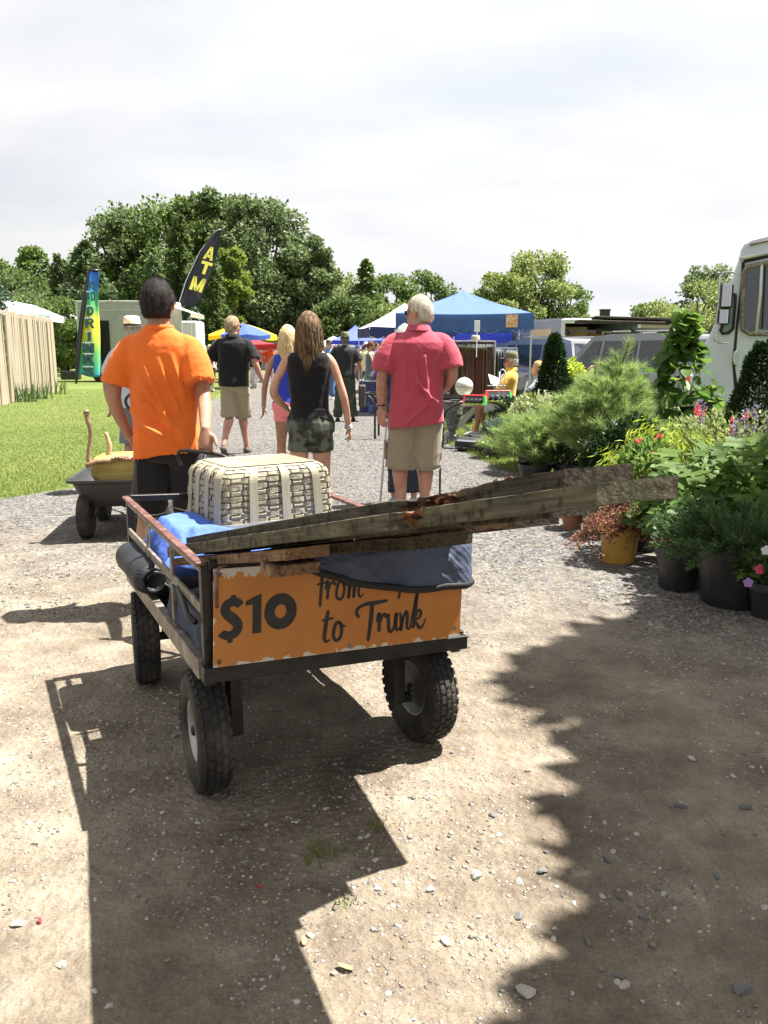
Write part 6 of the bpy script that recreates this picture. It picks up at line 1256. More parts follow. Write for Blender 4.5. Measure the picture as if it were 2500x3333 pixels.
m.prism(pts, 0, 2.1); o = m.obj('body', MWHP, van); bv = o.modifiers.new('b', 'BEVEL'); bv.width = .04; bv.segments = 3; bv.limit_method = 'ANGLE'; bv.angle_limit = R(60); fixn(o)
def vtube(name, pp, r_, mt, dy=-.02, closed=False, par=None): m = M(); m.tube([VP(a, b, dy) for a, b in pp], r_, 8, closed=closed); return m.obj(name, mt, par or van, True)
def vpoly(name, pp, mt, dy=-.012, par=None, th=.01): m = M(); m.prism([(VP(a, b)[0], VP(a, b)[2]) for a, b in pp], dy, dy+th); return m.obj(name, mt, par or van)
vtube('roof_gutter', [(2405, 842), (2440, 836), (2500, 822), (2900, 800)], .022, MWT); vtube('roof_seam', [(2440, 798), (2500, 784), (2900, 770)], .012, MGALV)
vpoly('door_gap', [(2414, 852), (2425, 852), (2421, 920), (2404, 1050), (2397, 1130), (2391, 1180), (2399, 1240), (2401, 1300), (2398, 1360), (2393, 1300), (2388, 1240), (2383, 1180), (2388, 1130), (2396, 1050), (2411, 920)], MRUB, -.006); vpoly('door_gap', [(2420, 846), (2500, 830), (2900, 806), (2900, 816), (2500, 840), (2422, 857)], MRUB, -.005)
wf = vtube('window_frame', [(2422, 885), (2432, 868), (2500, 855), (2700, 832), (2700, 1092), (2440, 1086), (2417, 1072), (2415, 1040)], .030, MGALV, -.02, True)
MVG = glass_mat('van_glass', (.06, .075, .06), .03); p_ = MVG.node_tree.nodes['Principled BSDF']; p_.inputs['Transmission Weight'].default_value = .75; p_.inputs['IOR'].default_value = 1.05; p_.inputs['Roughness'].default_value = .02
vpoly('window_pane', [(2424, 890), (2434, 872), (2478, 864), (2470, 1068), (2436, 1080), (2422, 1068), (2419, 1040)], MGL2, -.016, wf); vpoly('window_pane', [(2480, 864), (2690, 838), (2690, 1086), (2472, 1072)], MGL2, -.013, wf)
vtube('window_bar', [(2480, 858), (2475, 960), (2461, 1085)], .018, MWT, -.03, par=wf); vtube('window_bar', [(2490, 868), (2487, 960), (2480, 1070)], .010, MRUB, -.03, par=wf)
qf = vtube('quarter_frame', [(2352, 1060), (2345, 1075), (2352, 1086), (2372, 1084), (2386, 1070), (2393, 990), (2394, 960), (2386, 952)], .018, MRUB, -.012, True); vpoly('quarter_pane', [(2352, 1058), (2350, 1075), (2368, 1080), (2384, 1066), (2391, 965), (2384, 958)], mat('green_glass', (.16, .26, .20), rough=.08), -.009, qf)
h_ = vtube('door_handle', [(2401, 1138), (2392, 1150), (2389, 1175), (2397, 1192)], .016, MCHR, -.06)
vtube('mirror_arm', [(2402, 895), (2380, 892), (2358, 893), (2348, 905), (2346, 960), (2338, 1030), (2331, 1090), (2330, 1108), (2340, 1115), (2378, 1117)], .014, MCHR, -.28)
def mirror(a, b, w2, h2, mt, nm): 
    c_ = VP(a, b, -.34); m = M(); m.box(c_, (w2, .10, h2), bev=.03); o = m.obj(nm, MRUB, van); m = M(); m.box(c_-np.array([0, .055, 0]), (w2*.72, .02, h2*.86), bev=.01); m.obj('mirror_glass', mt, o)
mirror(2369, 968, .145, .31, MCHR, 'mirror'); mirror(2360, 1034, .135, .20, MCHR, 'mirror')
m = M(); m.lathe([(.2, -.14), (.36, -.14), (.40, -.09), (.40, .09), (.36, .14), (.2, .14)], 32, VP(2325, 1400, .22)*np.array([1, 1, 0])+np.array([0, 0, .40]), ax=np.array([(1, 0, 0), (0, 0, 1), (0, -1, 0)]).T); m.obj('wheel', MTYRE, van)
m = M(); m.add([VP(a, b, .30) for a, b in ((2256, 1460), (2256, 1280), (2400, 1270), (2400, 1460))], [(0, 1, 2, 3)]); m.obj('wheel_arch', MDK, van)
# ---------------------------------------------------------------- market stall goods on the right
MIRON = mat('black_iron', (.012, .011, .012), (.03, .027, .025), scale=12, rough=.4, bump=.2)
def gp(px, py): g_ = G(px, py); return (float(g_[0]), float(g_[1]), 0)
# wrought iron table
tb = empty('iron_table', gp(1530, 1448), .18, 'black wrought iron table with arched legs', 'table'); TLn, TD, THt = 1.35, .65, .74
m = M()
for y in (-TD/2, TD/2): m.bar((-TLn/2, y, THt), (TLn/2, y, THt), .035, .03)
for x in (-TLn/2, TLn/2): m.bar((x, -TD/2, THt), (x, TD/2, THt), .035, .03)
for y in np.linspace(-TD/2, TD/2, 5)[1:-1]: m.bar((-TLn/2, y, THt), (TLn/2, y, THt), .02, .012)
m.obj('table_frame', MIRON, tb)
for sx_ in (-1, 1):
    for sy_ in (-1, 1):
        m = M(); x = sx_*(TLn/2-.16); y = sy_*(TD/2-.03); m.tube(catmull([(x, y, 0), (x, y, .32), (x+.0, y, .50), (x+sx_*.04, y, .64), (x+sx_*.14, y, .73)], 5), .019, 8); m.tube(catmull([(x, y, .40), (x-sx_*.06, y, .56), (x-sx_*.22, y, .66), (x-sx_*.42, y, .68)], 5), .015, 8); m.obj('leg', MIRON, tb, True)
tb2 = copy_tree(tb, None, (tb.location[0]-.95, tb.location[1]+1.1, 0), -.1, 'second black iron table, partly behind the man in red'); 
# glass-top chrome? small white folding table with the globe
gq = U(1510, 1310, 13.6); wt = empty('folding_table', (gq[0], gq[1], 0), 0, 'small white table with crossed legs under the globe', 'table'); tz = float(gq[2])-.02
m = M(); m.box((-.05, 0, tz-.015), (.75, .45, .03), bev=.004); m.obj('table_top', MWT, wt)
for sy_ in (-.18, .18):
    for sx_ in (-1, 1): m = M(); m.bar((-.05-sx_*.30, sy_+.02*sx_, 0), (-.05+sx_*.30, sy_+.02*sx_, tz-.03), .045, .02, up=(0, 1, 0)); m.obj('leg', MWT, wt)
MGLO = mat('faded_globe_print', (.60, .56, .46), (.36, .44, .44), scale=4.2, rough=.35, lo=.50, hi=.53, detail=5, c3=(.50, .50, .40))
gl = empty('globe', (gq[0]+.0, gq[1], tz), 0, 'pale cream world globe on a brass stand', 'globe'); rg = .148
m = M(); m.lathe([(rg*sin(a), rg+.13-rg*cos(a)) for a in np.linspace(.001, pi-.001, 25)], 32); m.obj('sphere', MGLO, gl, True); m = M(); m.lathe([(rg+.001, rg+.126), (rg+.004, rg+.13), (rg+.001, rg+.134)], 40, cap=False); m.obj('equator_line', mat('brown_line', (.2, .15, .1), rough=.6), gl, True)
m = M(); m.lathe([(.001, 0), (.085, 0), (.085, .012), (.03, .022), (.012, .035), (.02, .055), (.010, .08), (.014, .12), (.02, .132)], 20); m.tube([(.0, 0, .05), (-.02, 0, .11)], .012, 8); m.lathe([(.001, 2*rg+.15), (.008, 2*rg+.145), (.012, 2*rg+.128)], 10, cap=False); m.obj('stand', mat('aged_brass', (.35, .24, .10), rough=.4, metal=.6), gl, True)
# toy boxes
MTG = mat('toy_green', (.06, .55, .12), rough=.35); MTR = mat('toy_red', (.62, .03, .03), rough=.35); MTY = mat('toy_yellow_green', (.45, .60, .08), rough=.4)
def toy(px, py, t, rz, label, s_=1.):
    q = U(px, py, t); o = empty('toy_carrier', q, rz, label, 'toy', 'red and green toy carriers'); o.scale = (s_,)*3
    for sx_ in (-1, 1): m = M(); m.prism([(-.10, 0), (.10, 0), (.045, .13), (-.045, .13)], -.012, .012, T=lambda p: (sx_*.15+p[1], p[0], p[2])); m.obj('end_plate', MTG if sx_ > 0 else MTR, o)
    m = M(); m.box((0, 0, .135), (.32, .08, .022), bev=.006); m.obj('top_bar', MTR, o); m = M(); m.box((0, 0, .012), (.30, .19, .022), bev=.004); m.obj('base', MTY, o)
    m = M(); m.add([(-.14, -.092, .025), (.14, -.092, .025), (.14, -.042, .125), (-.14, -.042, .125)], [(0, 1, 2, 3)]); m.add([(-.14, .092, .025), (.14, .092, .025), (.14, .042, .125), (-.14, .042, .125)], [(0, 1, 2, 3)]); m.obj('side', MRUB, o)
    for k in range(4): m = M(); m.lathe([(.001, .05), (.02, .045), (.024, 0)], 12, (-.1+k*.067, -.075, .07), ax=np.array([(1, 0, 0), (0, 0, 1), (0, -1, 0)]).T); m.obj('ball', MGL2, o, True)
toy(1546, 1317, 12.4, -.35, 'smaller red-topped toy carrier with its green end towards the lane'); toy(1620, 1308, 12.6, .1, 'larger red and green toy carrier holding shiny balls, right of the other', 1.2)
# urn, black lamps, white wire rack
q = gp(1472, 1442); m = M(); m.lathe([(.001, 0), (.09, 0), (.09, .12), (.05, .16), (.05, .20), (.09, .22), (.10, .30), (.13, .42), (.135, .44), (.155, .46), (.15, .62), (.165, .66), (.155, .67), (.14, .60), (.001, .58)], 28); o = m.obj('garden_urn', mat('grey_lead', (.08, .08, .082), (.22, .22, .22), scale=22, rough=.6, bump=.6, lo=.45, hi=.6), None, True, loc=q); shade_auto(o, 40); tag(o, 'embossed grey garden urn on a black stand beside the khaki shorts', 'urn')
for i, (px, py, rz, lb) in enumerate([(1528, 1470, .9, 'left one of two black drum lamps lying on the gravel'), (1556, 1462, .75, 'right one of two black drum lamps lying on the gravel')]):
    q = gp(px, py); o = empty('drum_lamp', (q[0], q[1], .10), rz, lb, 'lamp', 'black drum lamps'); m = M(); ax = np.array([(1, 0, 0), (0, 0, -1), (0, 1, 0)]).T
    m.lathe([(.001, -.2), (.085, -.2), (.10, -.17), (.10, .17), (.085, .2), (.001, .2)], 20, ax=ax); shade_auto(m.obj('housing', MRUB, o), 40)
    for k in range(6): a = k*pi/3+.4; m = M(); m.bar((.103*cos(a), -.16, .103*sin(a)), (.103*cos(a), .16, .103*sin(a)), .03, .012, up=(cos(a), 0, sin(a))); m.obj('chrome_bar', MCHR, o)
    m = M(); m.lathe([(.001, .03), (.03, .02), (.035, 0)], 14, (.04, -.2, .03), ax=np.array([(1, 0, 0), (0, 0, 1), (0, -1, 0)]).T); m.obj('bulb', MWP, o, True)
q = U(1640, 1300, 12.3); m = M(); m.tube([(0, 0, 0), (0, 0, .30), (.02, 0, .36), (.0, 0, .42), (-.03, 0, .44), (-.06, 0, .42), (-.06, 0, .0)], .008, 6); m.tube([(-.25, 0, .2), (.02, 0, .2)], .008, 6); m.tube([(-.06, .1, 0), (-.06, .1, .4)], .008, 6); tag(m.obj('plate_stand', MWP, None, True, loc=q), 'white wire display stand on the iron table by the toys', 'stand')
# oval mirror on the dark SUV's bonnet side
q = U(1915, 1237, 13.2); mo = empty('oval_mirror', (q[0], q[1], 0), 0, 'oval wood-framed mirror tilted on a stand among the plants', 'mirror'); zc_ = float(q[2]); tl = .42
def OM(a, r1, r2, dy=0): x = r1*cos(a)*.62; z = r2*sin(a); return (x*cos(tl)+z*sin(tl)*.8, x*.9+dy, zc_-x*sin(tl)*.8+z*cos(tl))
m = M(); m.tube([OM(a, .17, .235) for a in np.linspace(0, 2*pi, 33)[:-1]], .017, 8, closed=True); m.obj('frame', mat('walnut_frame', (.16, .065, .03), (.26, .12, .06), scale=6, rough=.4), mo, True)
m = M(); m.add([OM(a, .165, .228) for a in np.linspace(0, 2*pi, 33)[:-1]], [tuple(range(32))]); m.obj('mirror_glass', mat('mirror_silver', (.7, .74, .78), rough=.03, metal=1.), mo)
m = M(); m.tube([(0, .05, 0), (0, .05, zc_-.2)], .025, 8); m.obj('stand', ML3, mo)
# clothing rack with belts and dark garments, table of wood behind
q = U(1530, 1150, 15.6); rk = empty('clothing_rack', (q[0]-.15, q[1], 0), .05, 'rack hung close with brown leather belts and dark coats', 'rack'); m = M()
for x in (-.62, .62): m.tube([(x, 0, 0), (x, 0, 1.62)], .016, 8); m.bar((x, -.25, .02), (x, .25, .02), .03, .03)
m.tube([(-.62, 0, 1.62), (.62, 0, 1.62)], .016, 8); m.obj('frame', MCHR, rk); r = np.random.default_rng(31); MLE = [mat('brown_leather', (.055, .022, .012), (.12, .055, .03), scale=6, rough=.4), mat('black_leather', (.01, .009, .009), rough=.4), mat('oxblood_leather', (.07, .012, .012), rough=.4)]
for i in range(56):
    x = -.6+1.2*i/55; w_ = r.uniform(.022, .036); ln = r.uniform(.95, 1.3); z1 = 1.60; m = M(); y = r.uniform(-.05, .05); m.add([(x-w_/2, y, z1), (x+w_/2, y, z1), (x+w_/2+r.uniform(-.01, .01), y-.01, z1-ln), (x-w_/2, y-.01, z1-ln), (x-w_/2, y+.006, z1), (x+w_/2, y+.006, z1), (x+w_/2, y, z1-ln), (x-w_/2, y, z1-ln)], [(0, 1, 2, 3), (7, 6, 5, 4), (0, 3, 7, 4), (1, 5, 6, 2), (3, 2, 6, 7), (0, 4, 5, 1)]); m.cur = 1; m.box((x, y-.01, z1-.06), (w_*1.3, .012, .05)); m.obj('belt', [MLE[int(r.choice([0, 0, 1, 2]))], MCHR], rk)
q = U(1590, 1150, 17.5); rk2 = empty('denim_rack', (q[0]+.05, q[1], 0), .0, 'chrome rail of dark blue denim and black clothes behind the belts', 'rack'); m = M()
for x in (-.45, .55): m.tube([(x, 0, 0), (x, 0, 1.5)], .014, 8)
m.tube([(-.45, 0, 1.5), (.55, 0, 1.5)], .014, 8); m.obj('frame', MCHR, rk2); MDN = [cloth((.03, .05, .09)), cloth((.012, .013, .016)), cloth((.10, .09, .085)), cloth((.05, .08, .13))]
for i in range(18):
    x = -.42+.94*i/17; m = M(); ln = r.uniform(.75, 1.05); h0 = 1.47; Rg = []
    for k, (t, wd) in enumerate(((0, .03), (.06, .2), (.2, .23), (.6, .21), (1, .24))): Rg.append([(x+.028*cos(a)*(1+.3*sin(3*a+i)), wd*sin(a), h0-ln*t) for a in np.linspace(0, 2*pi, 11)[:-1]])
    m.rings(Rg); m.obj('garment', MDN[i % 4], rk2, True)
q = U(1553, 1062, 15); m = M(); m.box((0, 0, 0), (.10, .01, .2), bev=.003); m.tube([(0, .01, -.55), (0, .01, .0)], .01, 6); tag(m.obj('price_placard', MWP, None, loc=(q[0], q[1], float(q[2]))), 'small blank white placard on a rod above the belt rack', 'sign')
m = M(); m.box((0, 0, 0), (.5, .3, .05), bev=.01); q = U(1535, 1130, 15.3); tag(m.obj('wooden_shelf', ML1, None, loc=(q[0], q[1], float(q[2])-.02), rot=(0, .05, .1)), 'weathered wooden shelf board resting across the belt rack', 'shelf')
# vendors
r5, i5 = person('seated man in yellow polo, white shorts and olive cap behind the iron table', (*U(1645, 1290, 13.1)[:2], -.02), R(75), 1.76, 1.08, 'red', detail=1, hair='thin', hairc=(.3, .28, .25), head=(.15, 0), lean=(0, -.12), sit=.75,
    arms={-1: ((-.27, .12, 1.14), (-.12, .34, 1.08), (0, 0, -1), (1, 0, 0), .6), 1: ((.28, .10, 1.12), (.10, .34, 1.02), (0, 0, -1), (-1, 0, 0), .6)}, legs={-1: ((-.12, .42, .98), (-.10, .44, .56)), 1: ((.12, .44, 1.0), (.14, .34, .56))},
    shirt=dict(mat=cloth((.62, .38, .06)), hem=.86, sleeve=.8, sr=.085, collar=True, amp=.008), pants=dict(mat=cloth((.62, .62, .66)), top=.98, bot=.5, r=.10, rb=.10), shoes=(.4, .4, .4))
hat(r5, i5, cloth((.14, .13, .08)), cap=True, name='cap'); r5.location[2] = -.36; glasses(r5, i5)
m = M(); m.box((0, 0, 0), (.26, .20, .004)); m.box((.10, .0, .06), (.004, .2, .13)); q = U(1612, 1240, 13.6); tag(m.obj('newspaper', MWP, None, loc=q, rot=(.9, .3, .6)), 'white paper held open by the seated man in yellow', 'paper')
def fold_chair(q, rz, label):
    o = empty('camp_chair', q, rz, label, 'chair'); mf = cloth((.03, .04, .08))
    m = M(); m.grid(lambda i, j: ((i-.5)*.5, (j-.5)*.48, .42-.05*sin(pi*i)), 6, 6); m.obj('seat', mf, o, True); m = M(); m.grid(lambda i, j: ((i-.5)*.5, -.25-.1*j, .45+.45*j-.0), 4, 4); m.obj('backrest', mf, o, True)
    for sx_ in (-1, 1):
        for sy_ in (-1, 1): m = M(); m.bar((sx_*.26, sy_*.24, 0), (sx_*.24, sy_*.2, .43), .02, .02); m.obj('leg', MIRON, o)
        m = M(); m.box((sx_*.28, 0, .62), (.05, .45, .03), bev=.01); m.obj('armrest', MIRON, o)
fold_chair((r5.location[0], r5.location[1], .08), R(75), 'folding chair under the seated man in yellow')
r6, i6 = person('seated person with pale legs and outstretched arm, mostly behind the dark conifer', (*U(1735, 1290, 13.2)[:2], -.44), R(80), 1.72, 1.0, 'fair', detail=1, lean=(0, -.12), sit=.6, hairc=(.3, .2, .1),
    arms={-1: ((-.25, .20, 1.16), (-.16, .48, 1.12)), 1: ((.25, .15, 1.14), (.12, .40, 1.05))}, legs={-1: ((-.12, .42, .98), (-.10, .44, .56)), 1: ((.12, .44, 1.0), (.14, .42, .56))}, shirt=dict(mat=cloth((.30, .34, .38)), hem=.88, sleeve=.6), pants=dict(mat=cloth((.5, .45, .4)), top=.98, bot=.5), shoes=(.3, .3, .3))
fold_chair((r6.location[0], r6.location[1], 0), R(80), 'folding chair of the person behind the dark conifer')
r7, i7 = person('vendor with dark hair in a blue shirt behind the belt rack', (*U(1548, 1150, 16.5)[:2], 0), R(150), 1.72, 1.0, 'tan', detail=1, hair='short', shirt=dict(mat=cloth((.04, .10, .22)), sleeve=.6), pants=dict(mat=cloth((.05, .09, .18)), bot=.1), arms={-1: ((-.26, .10, 1.15), (-.30, .30, 1.0))})
hat(r7, i7, cloth((.35, .30, .2)), brim=.05)
# person beside the man in red, with a cane
pq = U(1346, 1100, 7.6); r8, i8 = person('white-haired person in a navy shirt with a cane, hidden behind the man in red', (pq[0]-.08, pq[1], 0), .0, 1.66, .98, 'fair', hair='thin', hairc=(.6, .58, .54), hairc2=(.8, .78, .74),
    arms={-1: ((-.20, -.02, 1.14), (-.18, .06, .92), (1, 0, 0), (0, 1, 0), .9)}, shirt=dict(mat=cloth((.02, .035, .10)), hem=.88, sleeve=.7), pants=dict(mat=cloth((.03, .035, .05)), bot=.12, r=.085, rb=.075), shoes=(.3, .3, .3)); ring_on(r8, i8, -1, .93, .028, MWP, 'bracelet', .012)
W_ = i8['A'][-1][2]; m = M(); m.tube([W_+np.array([0, .02, -.08]), W_+np.array([-.06, .05, -.85])], .012, 8); m.tube(catmull([W_+np.array([0, .02, -.08]), W_+np.array([0, .0, -.05]), W_+np.array([.02, -.06, -.06])], 4), .012, 8); o = m.obj('cane', MWP, None, True); o.location = r8.location; tag(o, 'white walking cane beside the man in red', 'cane')
W_ = i4['A'][1][2]; q = U(1433, 1500, 6.9); m = M(); m.cyl((0, 0, .06), (0, 0, .75), .009, n=8); m.lathe([(.001, 0), (.022, 0), (.018, .05), (.014, .16), (.001, .165)], 12); o = m.obj('walking_stick', MIRON, None, True, loc=(q[0], q[1], 0)); tag(o, 'dark stick with rubber foot behind the khaki cargo shorts', 'cane')
# walkers in the lane
g_ = G(1128, 1372); r9, i9 = person('man in black t-shirt, dark green trousers and camouflage hat carrying a long case', (g_[0]-.02, g_[1], 0), .05, 1.80, 1.12, 'tan', detail=1, hairc=(.1, .08, .06), lean=(0, .03), arms={-1: ((-.33, .0, 1.18), (-.34, .10, .95)), 1: ((.31, -.02, 1.18), (.33, .02, .93))}, legs={-1: ((-.13, .02, .50), (-.16, -.02, .085)), 1: ((.12, .03, .50), (.16, .0, .085))},
    shirt=dict(mat=cloth((.018, .019, .021)), hem=.90, sleeve=.8, sr=.095, amp=.01), pants=dict(mat=cloth((.035, .05, .035)), bot=.09, r=.11, rb=.10, amp=.016), shoes=(.02, .02, .02)); hat(r9, i9, mat('camo_hat_cloth', (.05, .05, .02), (.22, .20, .10), scale=30, rough=.9, lo=.45, hi=.55), brim=.05)
W_ = i9['A'][1][2]; m = M(); m.box((0, 0, -.30), (.15, .27, .46), bev=.03); m.tube([(0, -.07, -.08), (0, -.06, .0), (0, .06, .0), (0, .07, -.08)], .014, 8); o = m.obj('carry_case', mat('dark_brown_case', (.03, .025, .022), (.06, .05, .04), scale=8, rough=.5), None, loc=tuple(np.array(r9.location)+W_+np.array([.02, 0, -.10]))); tag(o, 'tall dark brown case carried by the man in the camouflage hat', 'case')
g_ = G(1205, 1340); r10, i10 = person('woman with a ponytail in grey dress looking at something in her hands', (g_[0], g_[1], 0), R(-85), 1.68, .95, 'fair', detail=1, female=True, hair='pony', hairc=(.08, .035, .018), hairc2=(.16, .075, .04), head=(-.1, -.35), arms={-1: ((-.22, .10, 1.18), (-.08, .33, 1.15)), 1: ((.22, .10, 1.18), (.08, .36, 1.13))},
    shirt=dict(mat=cloth((.11, .13, .15)), hem=.14, off=.025, sleeve=0, straps=True, neck=1.49, flare=.06, amp=.012), shoes=(.1, .08, .06))
# ---------------------------------------------------------------- crowd further down the lane
def far(px, pf, label, col, pcol, hc=(.1, .07, .04), rz=0., H=1.75, skn='fair', bot=.5, fem=False, hr='short', ht=None, sl=.7, dx=0, grp='people further down the lane'):
    g_ = G(px, pf) if pf > 1160 else U(px, 1150, pf); rr, ii = person(label, (float(g_[0])+dx, float(g_[1]), 0), rz, H, 1.05, skn, detail=0, female=fem, hair=hr, hairc=hc, arms={-1: ((-.27, .02, 1.17), (-.27+.05*sin(px), .10, .95)), 1: ((.27, -.02, 1.17), (.27, .12*cos(px), .94))}, legs={-1: ((-.10, .02+.05*sin(px), .5), (-.12, -.08*sin(px), .085)), 1: ((.10, .02, .5), (.12, .08*sin(px), .085))},
        shirt=dict(mat=cloth(col), sleeve=sl, hem=.88), pants=dict(mat=cloth(pcol), bot=bot), shoes=(.3, .3, .3), group=grp)
    if ht: hat(rr, ii, cloth(ht), brim=.06)
    return rr
far(876, 1241, 'man in an orange t-shirt, dark cap and pale shorts on the far lawn', (.55, .13, .04), (.45, .5, .52), (.02, .02, .02), .1, 1.8, 'tan', ht=(.02, .02, .02)); 
far(893, 46, 'fair-haired person half hidden behind the man in orange t-shirt and cap', (.5, .2, .1), (.4, .4, .4), (.5, .4, .25), .2, 1.75)
far(828, 1262, 'dark-haired woman in black top and white trousers under the umbrella', (.015, .015, .018), (.6, .6, .62), (.03, .02, .015), R(150), 1.65, fem=True, bot=.1, hr='long')
far(842, 44, 'person in maroon behind the woman in black top', (.14, .02, .03), (.05, .05, .06), (.04, .03, .02), .5)
for i, (px, t, c, pc, h_, lb) in enumerate([(600, 30, (.5, .25, .2), (.2, .2, .25), (.3, .12, .06), 'red-haired person at the food trailer, leftmost of the queue'), (637, 29, (.04, .04, .05), (.3, .3, .3), (.03, .02, .015), 'dark-haired person in charcoal at the food trailer'), (652, 31, (.03, .03, .04), (.2, .2, .25), (.08, .05, .03), 'brown-haired person behind the one in charcoal'), (663, 30, (.6, .45, .45), (.5, .5, .5), (.62, .5, .32), 'blonde woman in pale pink at the picnic table'), (684, 30.5, (.72, .72, .75), (.04, .04, .05), (.5, .35, .18), 'curly blonde woman in white top and black shorts at the picnic table'), (620, 33, (.3, .05, .05), (.2, .2, .2), (.2, .15, .1), 'person in dark red glimpsed past the orange shoulder')]):
    far(px, t, lb, c, pc, h_, rz=R(40*i), H=1.68, fem=i in (3, 4), hr='long' if i in (3, 4) else 'short', grp='people at the food trailer')
g_ = G(1075, 1300); far(1072, 1300, 'man in a brown hat and open denim shirt walking towards the camera', (.12, .24, .45), (.06, .12, .25), (.1, .08, .06), pi, 1.76, bot=.1, ht=(.10, .05, .03), sl=1.6)
far(1193, 1300, 'white-haired person in a pale yellow shirt and navy trousers', (.62, .60, .32), (.02, .03, .10), (.6, .58, .55), .3, 1.72, bot=.1)
for i, (px, t, c, pc, h_, lb) in enumerate([(1092, 38, (.6, .6, .65), (.1, .15, .3), (.1, .03, .03), 'person in white right of the brown hat'), (1104, 34, (.12, .02, .05), (.06, .08, .15), (.04, .03, .02), 'person in plum shirt right of the brown hat'), (1118, 44, (.5, .1, .1), (.1, .1, .1), (.1, .07, .05), 'person in red behind the camouflage hat'), (1172, 40, (.2, .05, .05), (.1, .1, .15), (.08, .05, .03), 'dark red shirt between the camouflage hat and the yellow shirt'), (1223, 26, (.03, .05, .16), (.02, .02, .03), (.03, .02, .02), 'person in navy behind the woman in the grey dress'), (1243, 23, (.35, .36, .38), (.3, .3, .3), (.03, .02, .02), 'person in grey number shirt by the tent pole'), (1258, 27, (.05, .05, .06), (.05, .05, .06), (.02, .015, .01), 'person in black by the tent pole'), (1063, 40, (.45, .5, .6), (.2, .2, .25), (.3, .2, .1), 'person in pale blue beyond the long brown hair'), (1135, 50, (.6, .55, .5), (.3, .3, .3), (.2, .15, .1), 'distant person in cream under the royal blue tent'), (905, 52, (.4, .15, .1), (.3, .3, .3), (.2, .15, .1), 'distant person in rust right of the lawn'), (1300, 30, (.55, .5, .45), (.2, .2, .2), (.5, .48, .45), 'grey-haired shopper beneath the white tent'), (1425, 24, (.10, .14, .3), (.1, .1, .1), (.05, .04, .03), 'shopper in blue seen right of the man in red')]):
    far(px, t, lb, c, pc, h_, rz=R(65*i), H=1.72, bot=.1 if i % 2 else .5)
# man in the straw hat pulling the garden cart
pq = U(428, 1040, 8.4); rh, ih = person('man in a straw hat and grey shorts, mostly hidden by the orange shirt', (pq[0]+.0, pq[1], 0), .1, 1.74, 1.05, 'tan', detail=1, hairc=(.3, .28, .25), arms={-1: ((-.28, -.06, 1.16), (-.25, -.12, .93))}, shirt=dict(mat=cloth((.45, .50, .58)), hem=.88, sleeve=.8, amp=.008), pants=dict(mat=cloth((.16, .17, .19)), bot=.5), shoes=(.3, .28, .25))
hat(rh, ih, mat('straw', (.62, .52, .34), (.75, .66, .47), scale=40, rough=.8, bump=.4), brim=.075, crown=.11, band=MBLK, name='straw_hat')
# garden cart with the upturned chair
gq = G(255, 1768); gc = empty('garden_cart', (float(gq[0])+.04, float(gq[1])+.10, 0), .14, 'black poly garden dump cart carrying a carved chair', 'cart'); MPL = mat('black_poly', (.018, .018, .019), (.035, .034, .034), scale=8, rough=.45, bump=.1)
m = M(); Wd, Ln = .78, 1.05
def tubr(w_, l0, l1, z, rc=.08):
    o = []
    for cx_, cy_, a0 in ((w_/2-rc, l1-rc, 0), (-w_/2+rc, l1-rc, pi/2), (-w_/2+rc, l0+rc, pi), (w_/2-rc, l0+rc, 3*pi/2)):
        for k in range(5): a = a0+k*pi/8; o.append((cx_+rc*cos(a)+Wd/2-.12, cy_+rc*sin(a), z))
    return o
m.rings([tubr(.56, .05, .82, .25), tubr(.64, .0, .90, .32), tubr(.72, -.06, .98, .44), tubr(.80, -.10, 1.02, .455), tubr(.80, -.10, 1.02, .475), tubr(.75, -.07, .99, .472), tubr(.66, .0, .92, .36), tubr(.56, .06, .80, .28)], True, True); shade_auto(m.obj('tub', MPL, gc), 40)
for x in (-.02, .60):
    for y in (.08, .78):
        m = M(); m.lathe([(.10, -.04), (.145, -.048), (.168, -.038), (.174, 0), (.168, .038), (.145, .048), (.10, .04)], 28, (x, y, .174), ax=np.array([(0, 1, 0), (0, 0, 1), (1, 0, 0)]).T); wl = m.obj('wheel', MTYRE, gc, True); m = M(); m.lathe([(.001, .02), (.03, .03), (.09, .02), (.092, -.02), (.03, -.03), (.001, -.02)], 20, (x, y, .15), ax=np.array([(0, 1, 0), (0, 0, 1), (1, 0, 0)]).T); m.obj('rim', MRUB, wl)
m = M()
for y in (.08, .78): m.tube(catmull([(-.0, y, .15), (.05, y, .19), (.06, y, .25), (.14, y, .26), (.44, y, .26), (.52, y, .25), (.53, y, .19), (.58, y, .15)], 3), .016, 8)
m.bar((.29, .05, .25), (.29, .85, .25), .05, .02); m.obj('chassis', MIRON, gc, True)
m = M(); m.tube(catmull([(.29, .85, .25), (.27, 1.1, .45), (.25, 1.35, .72), (.24, 1.38, .85), (.14, 1.38, .92), (.12, 1.38, 1.0), (.20, 1.38, 1.06), (.36, 1.38, 1.06)], 5), .014, 8); m.obj('handle', MIRON, gc, True)
MWD = mat('carved_walnut', (.16, .09, .045), (.36, .24, .14), scale=9, rough=.45, bump=.4); MVEL = mat('gold_velvet', (.26, .20, .045), (.44, .35, .10), scale=5, rough=.75, bump=.5, bscale=30, stretch=(.4, 1, 3))
ch = empty('carved_chair', (gc.location[0]+.02, gc.location[1]+.02, .44), .12, 'antique carved chair with gold velvet seat lying in the garden cart', 'chair')
m = M(); n = 20
ch.scale = (.80, .80, .86)
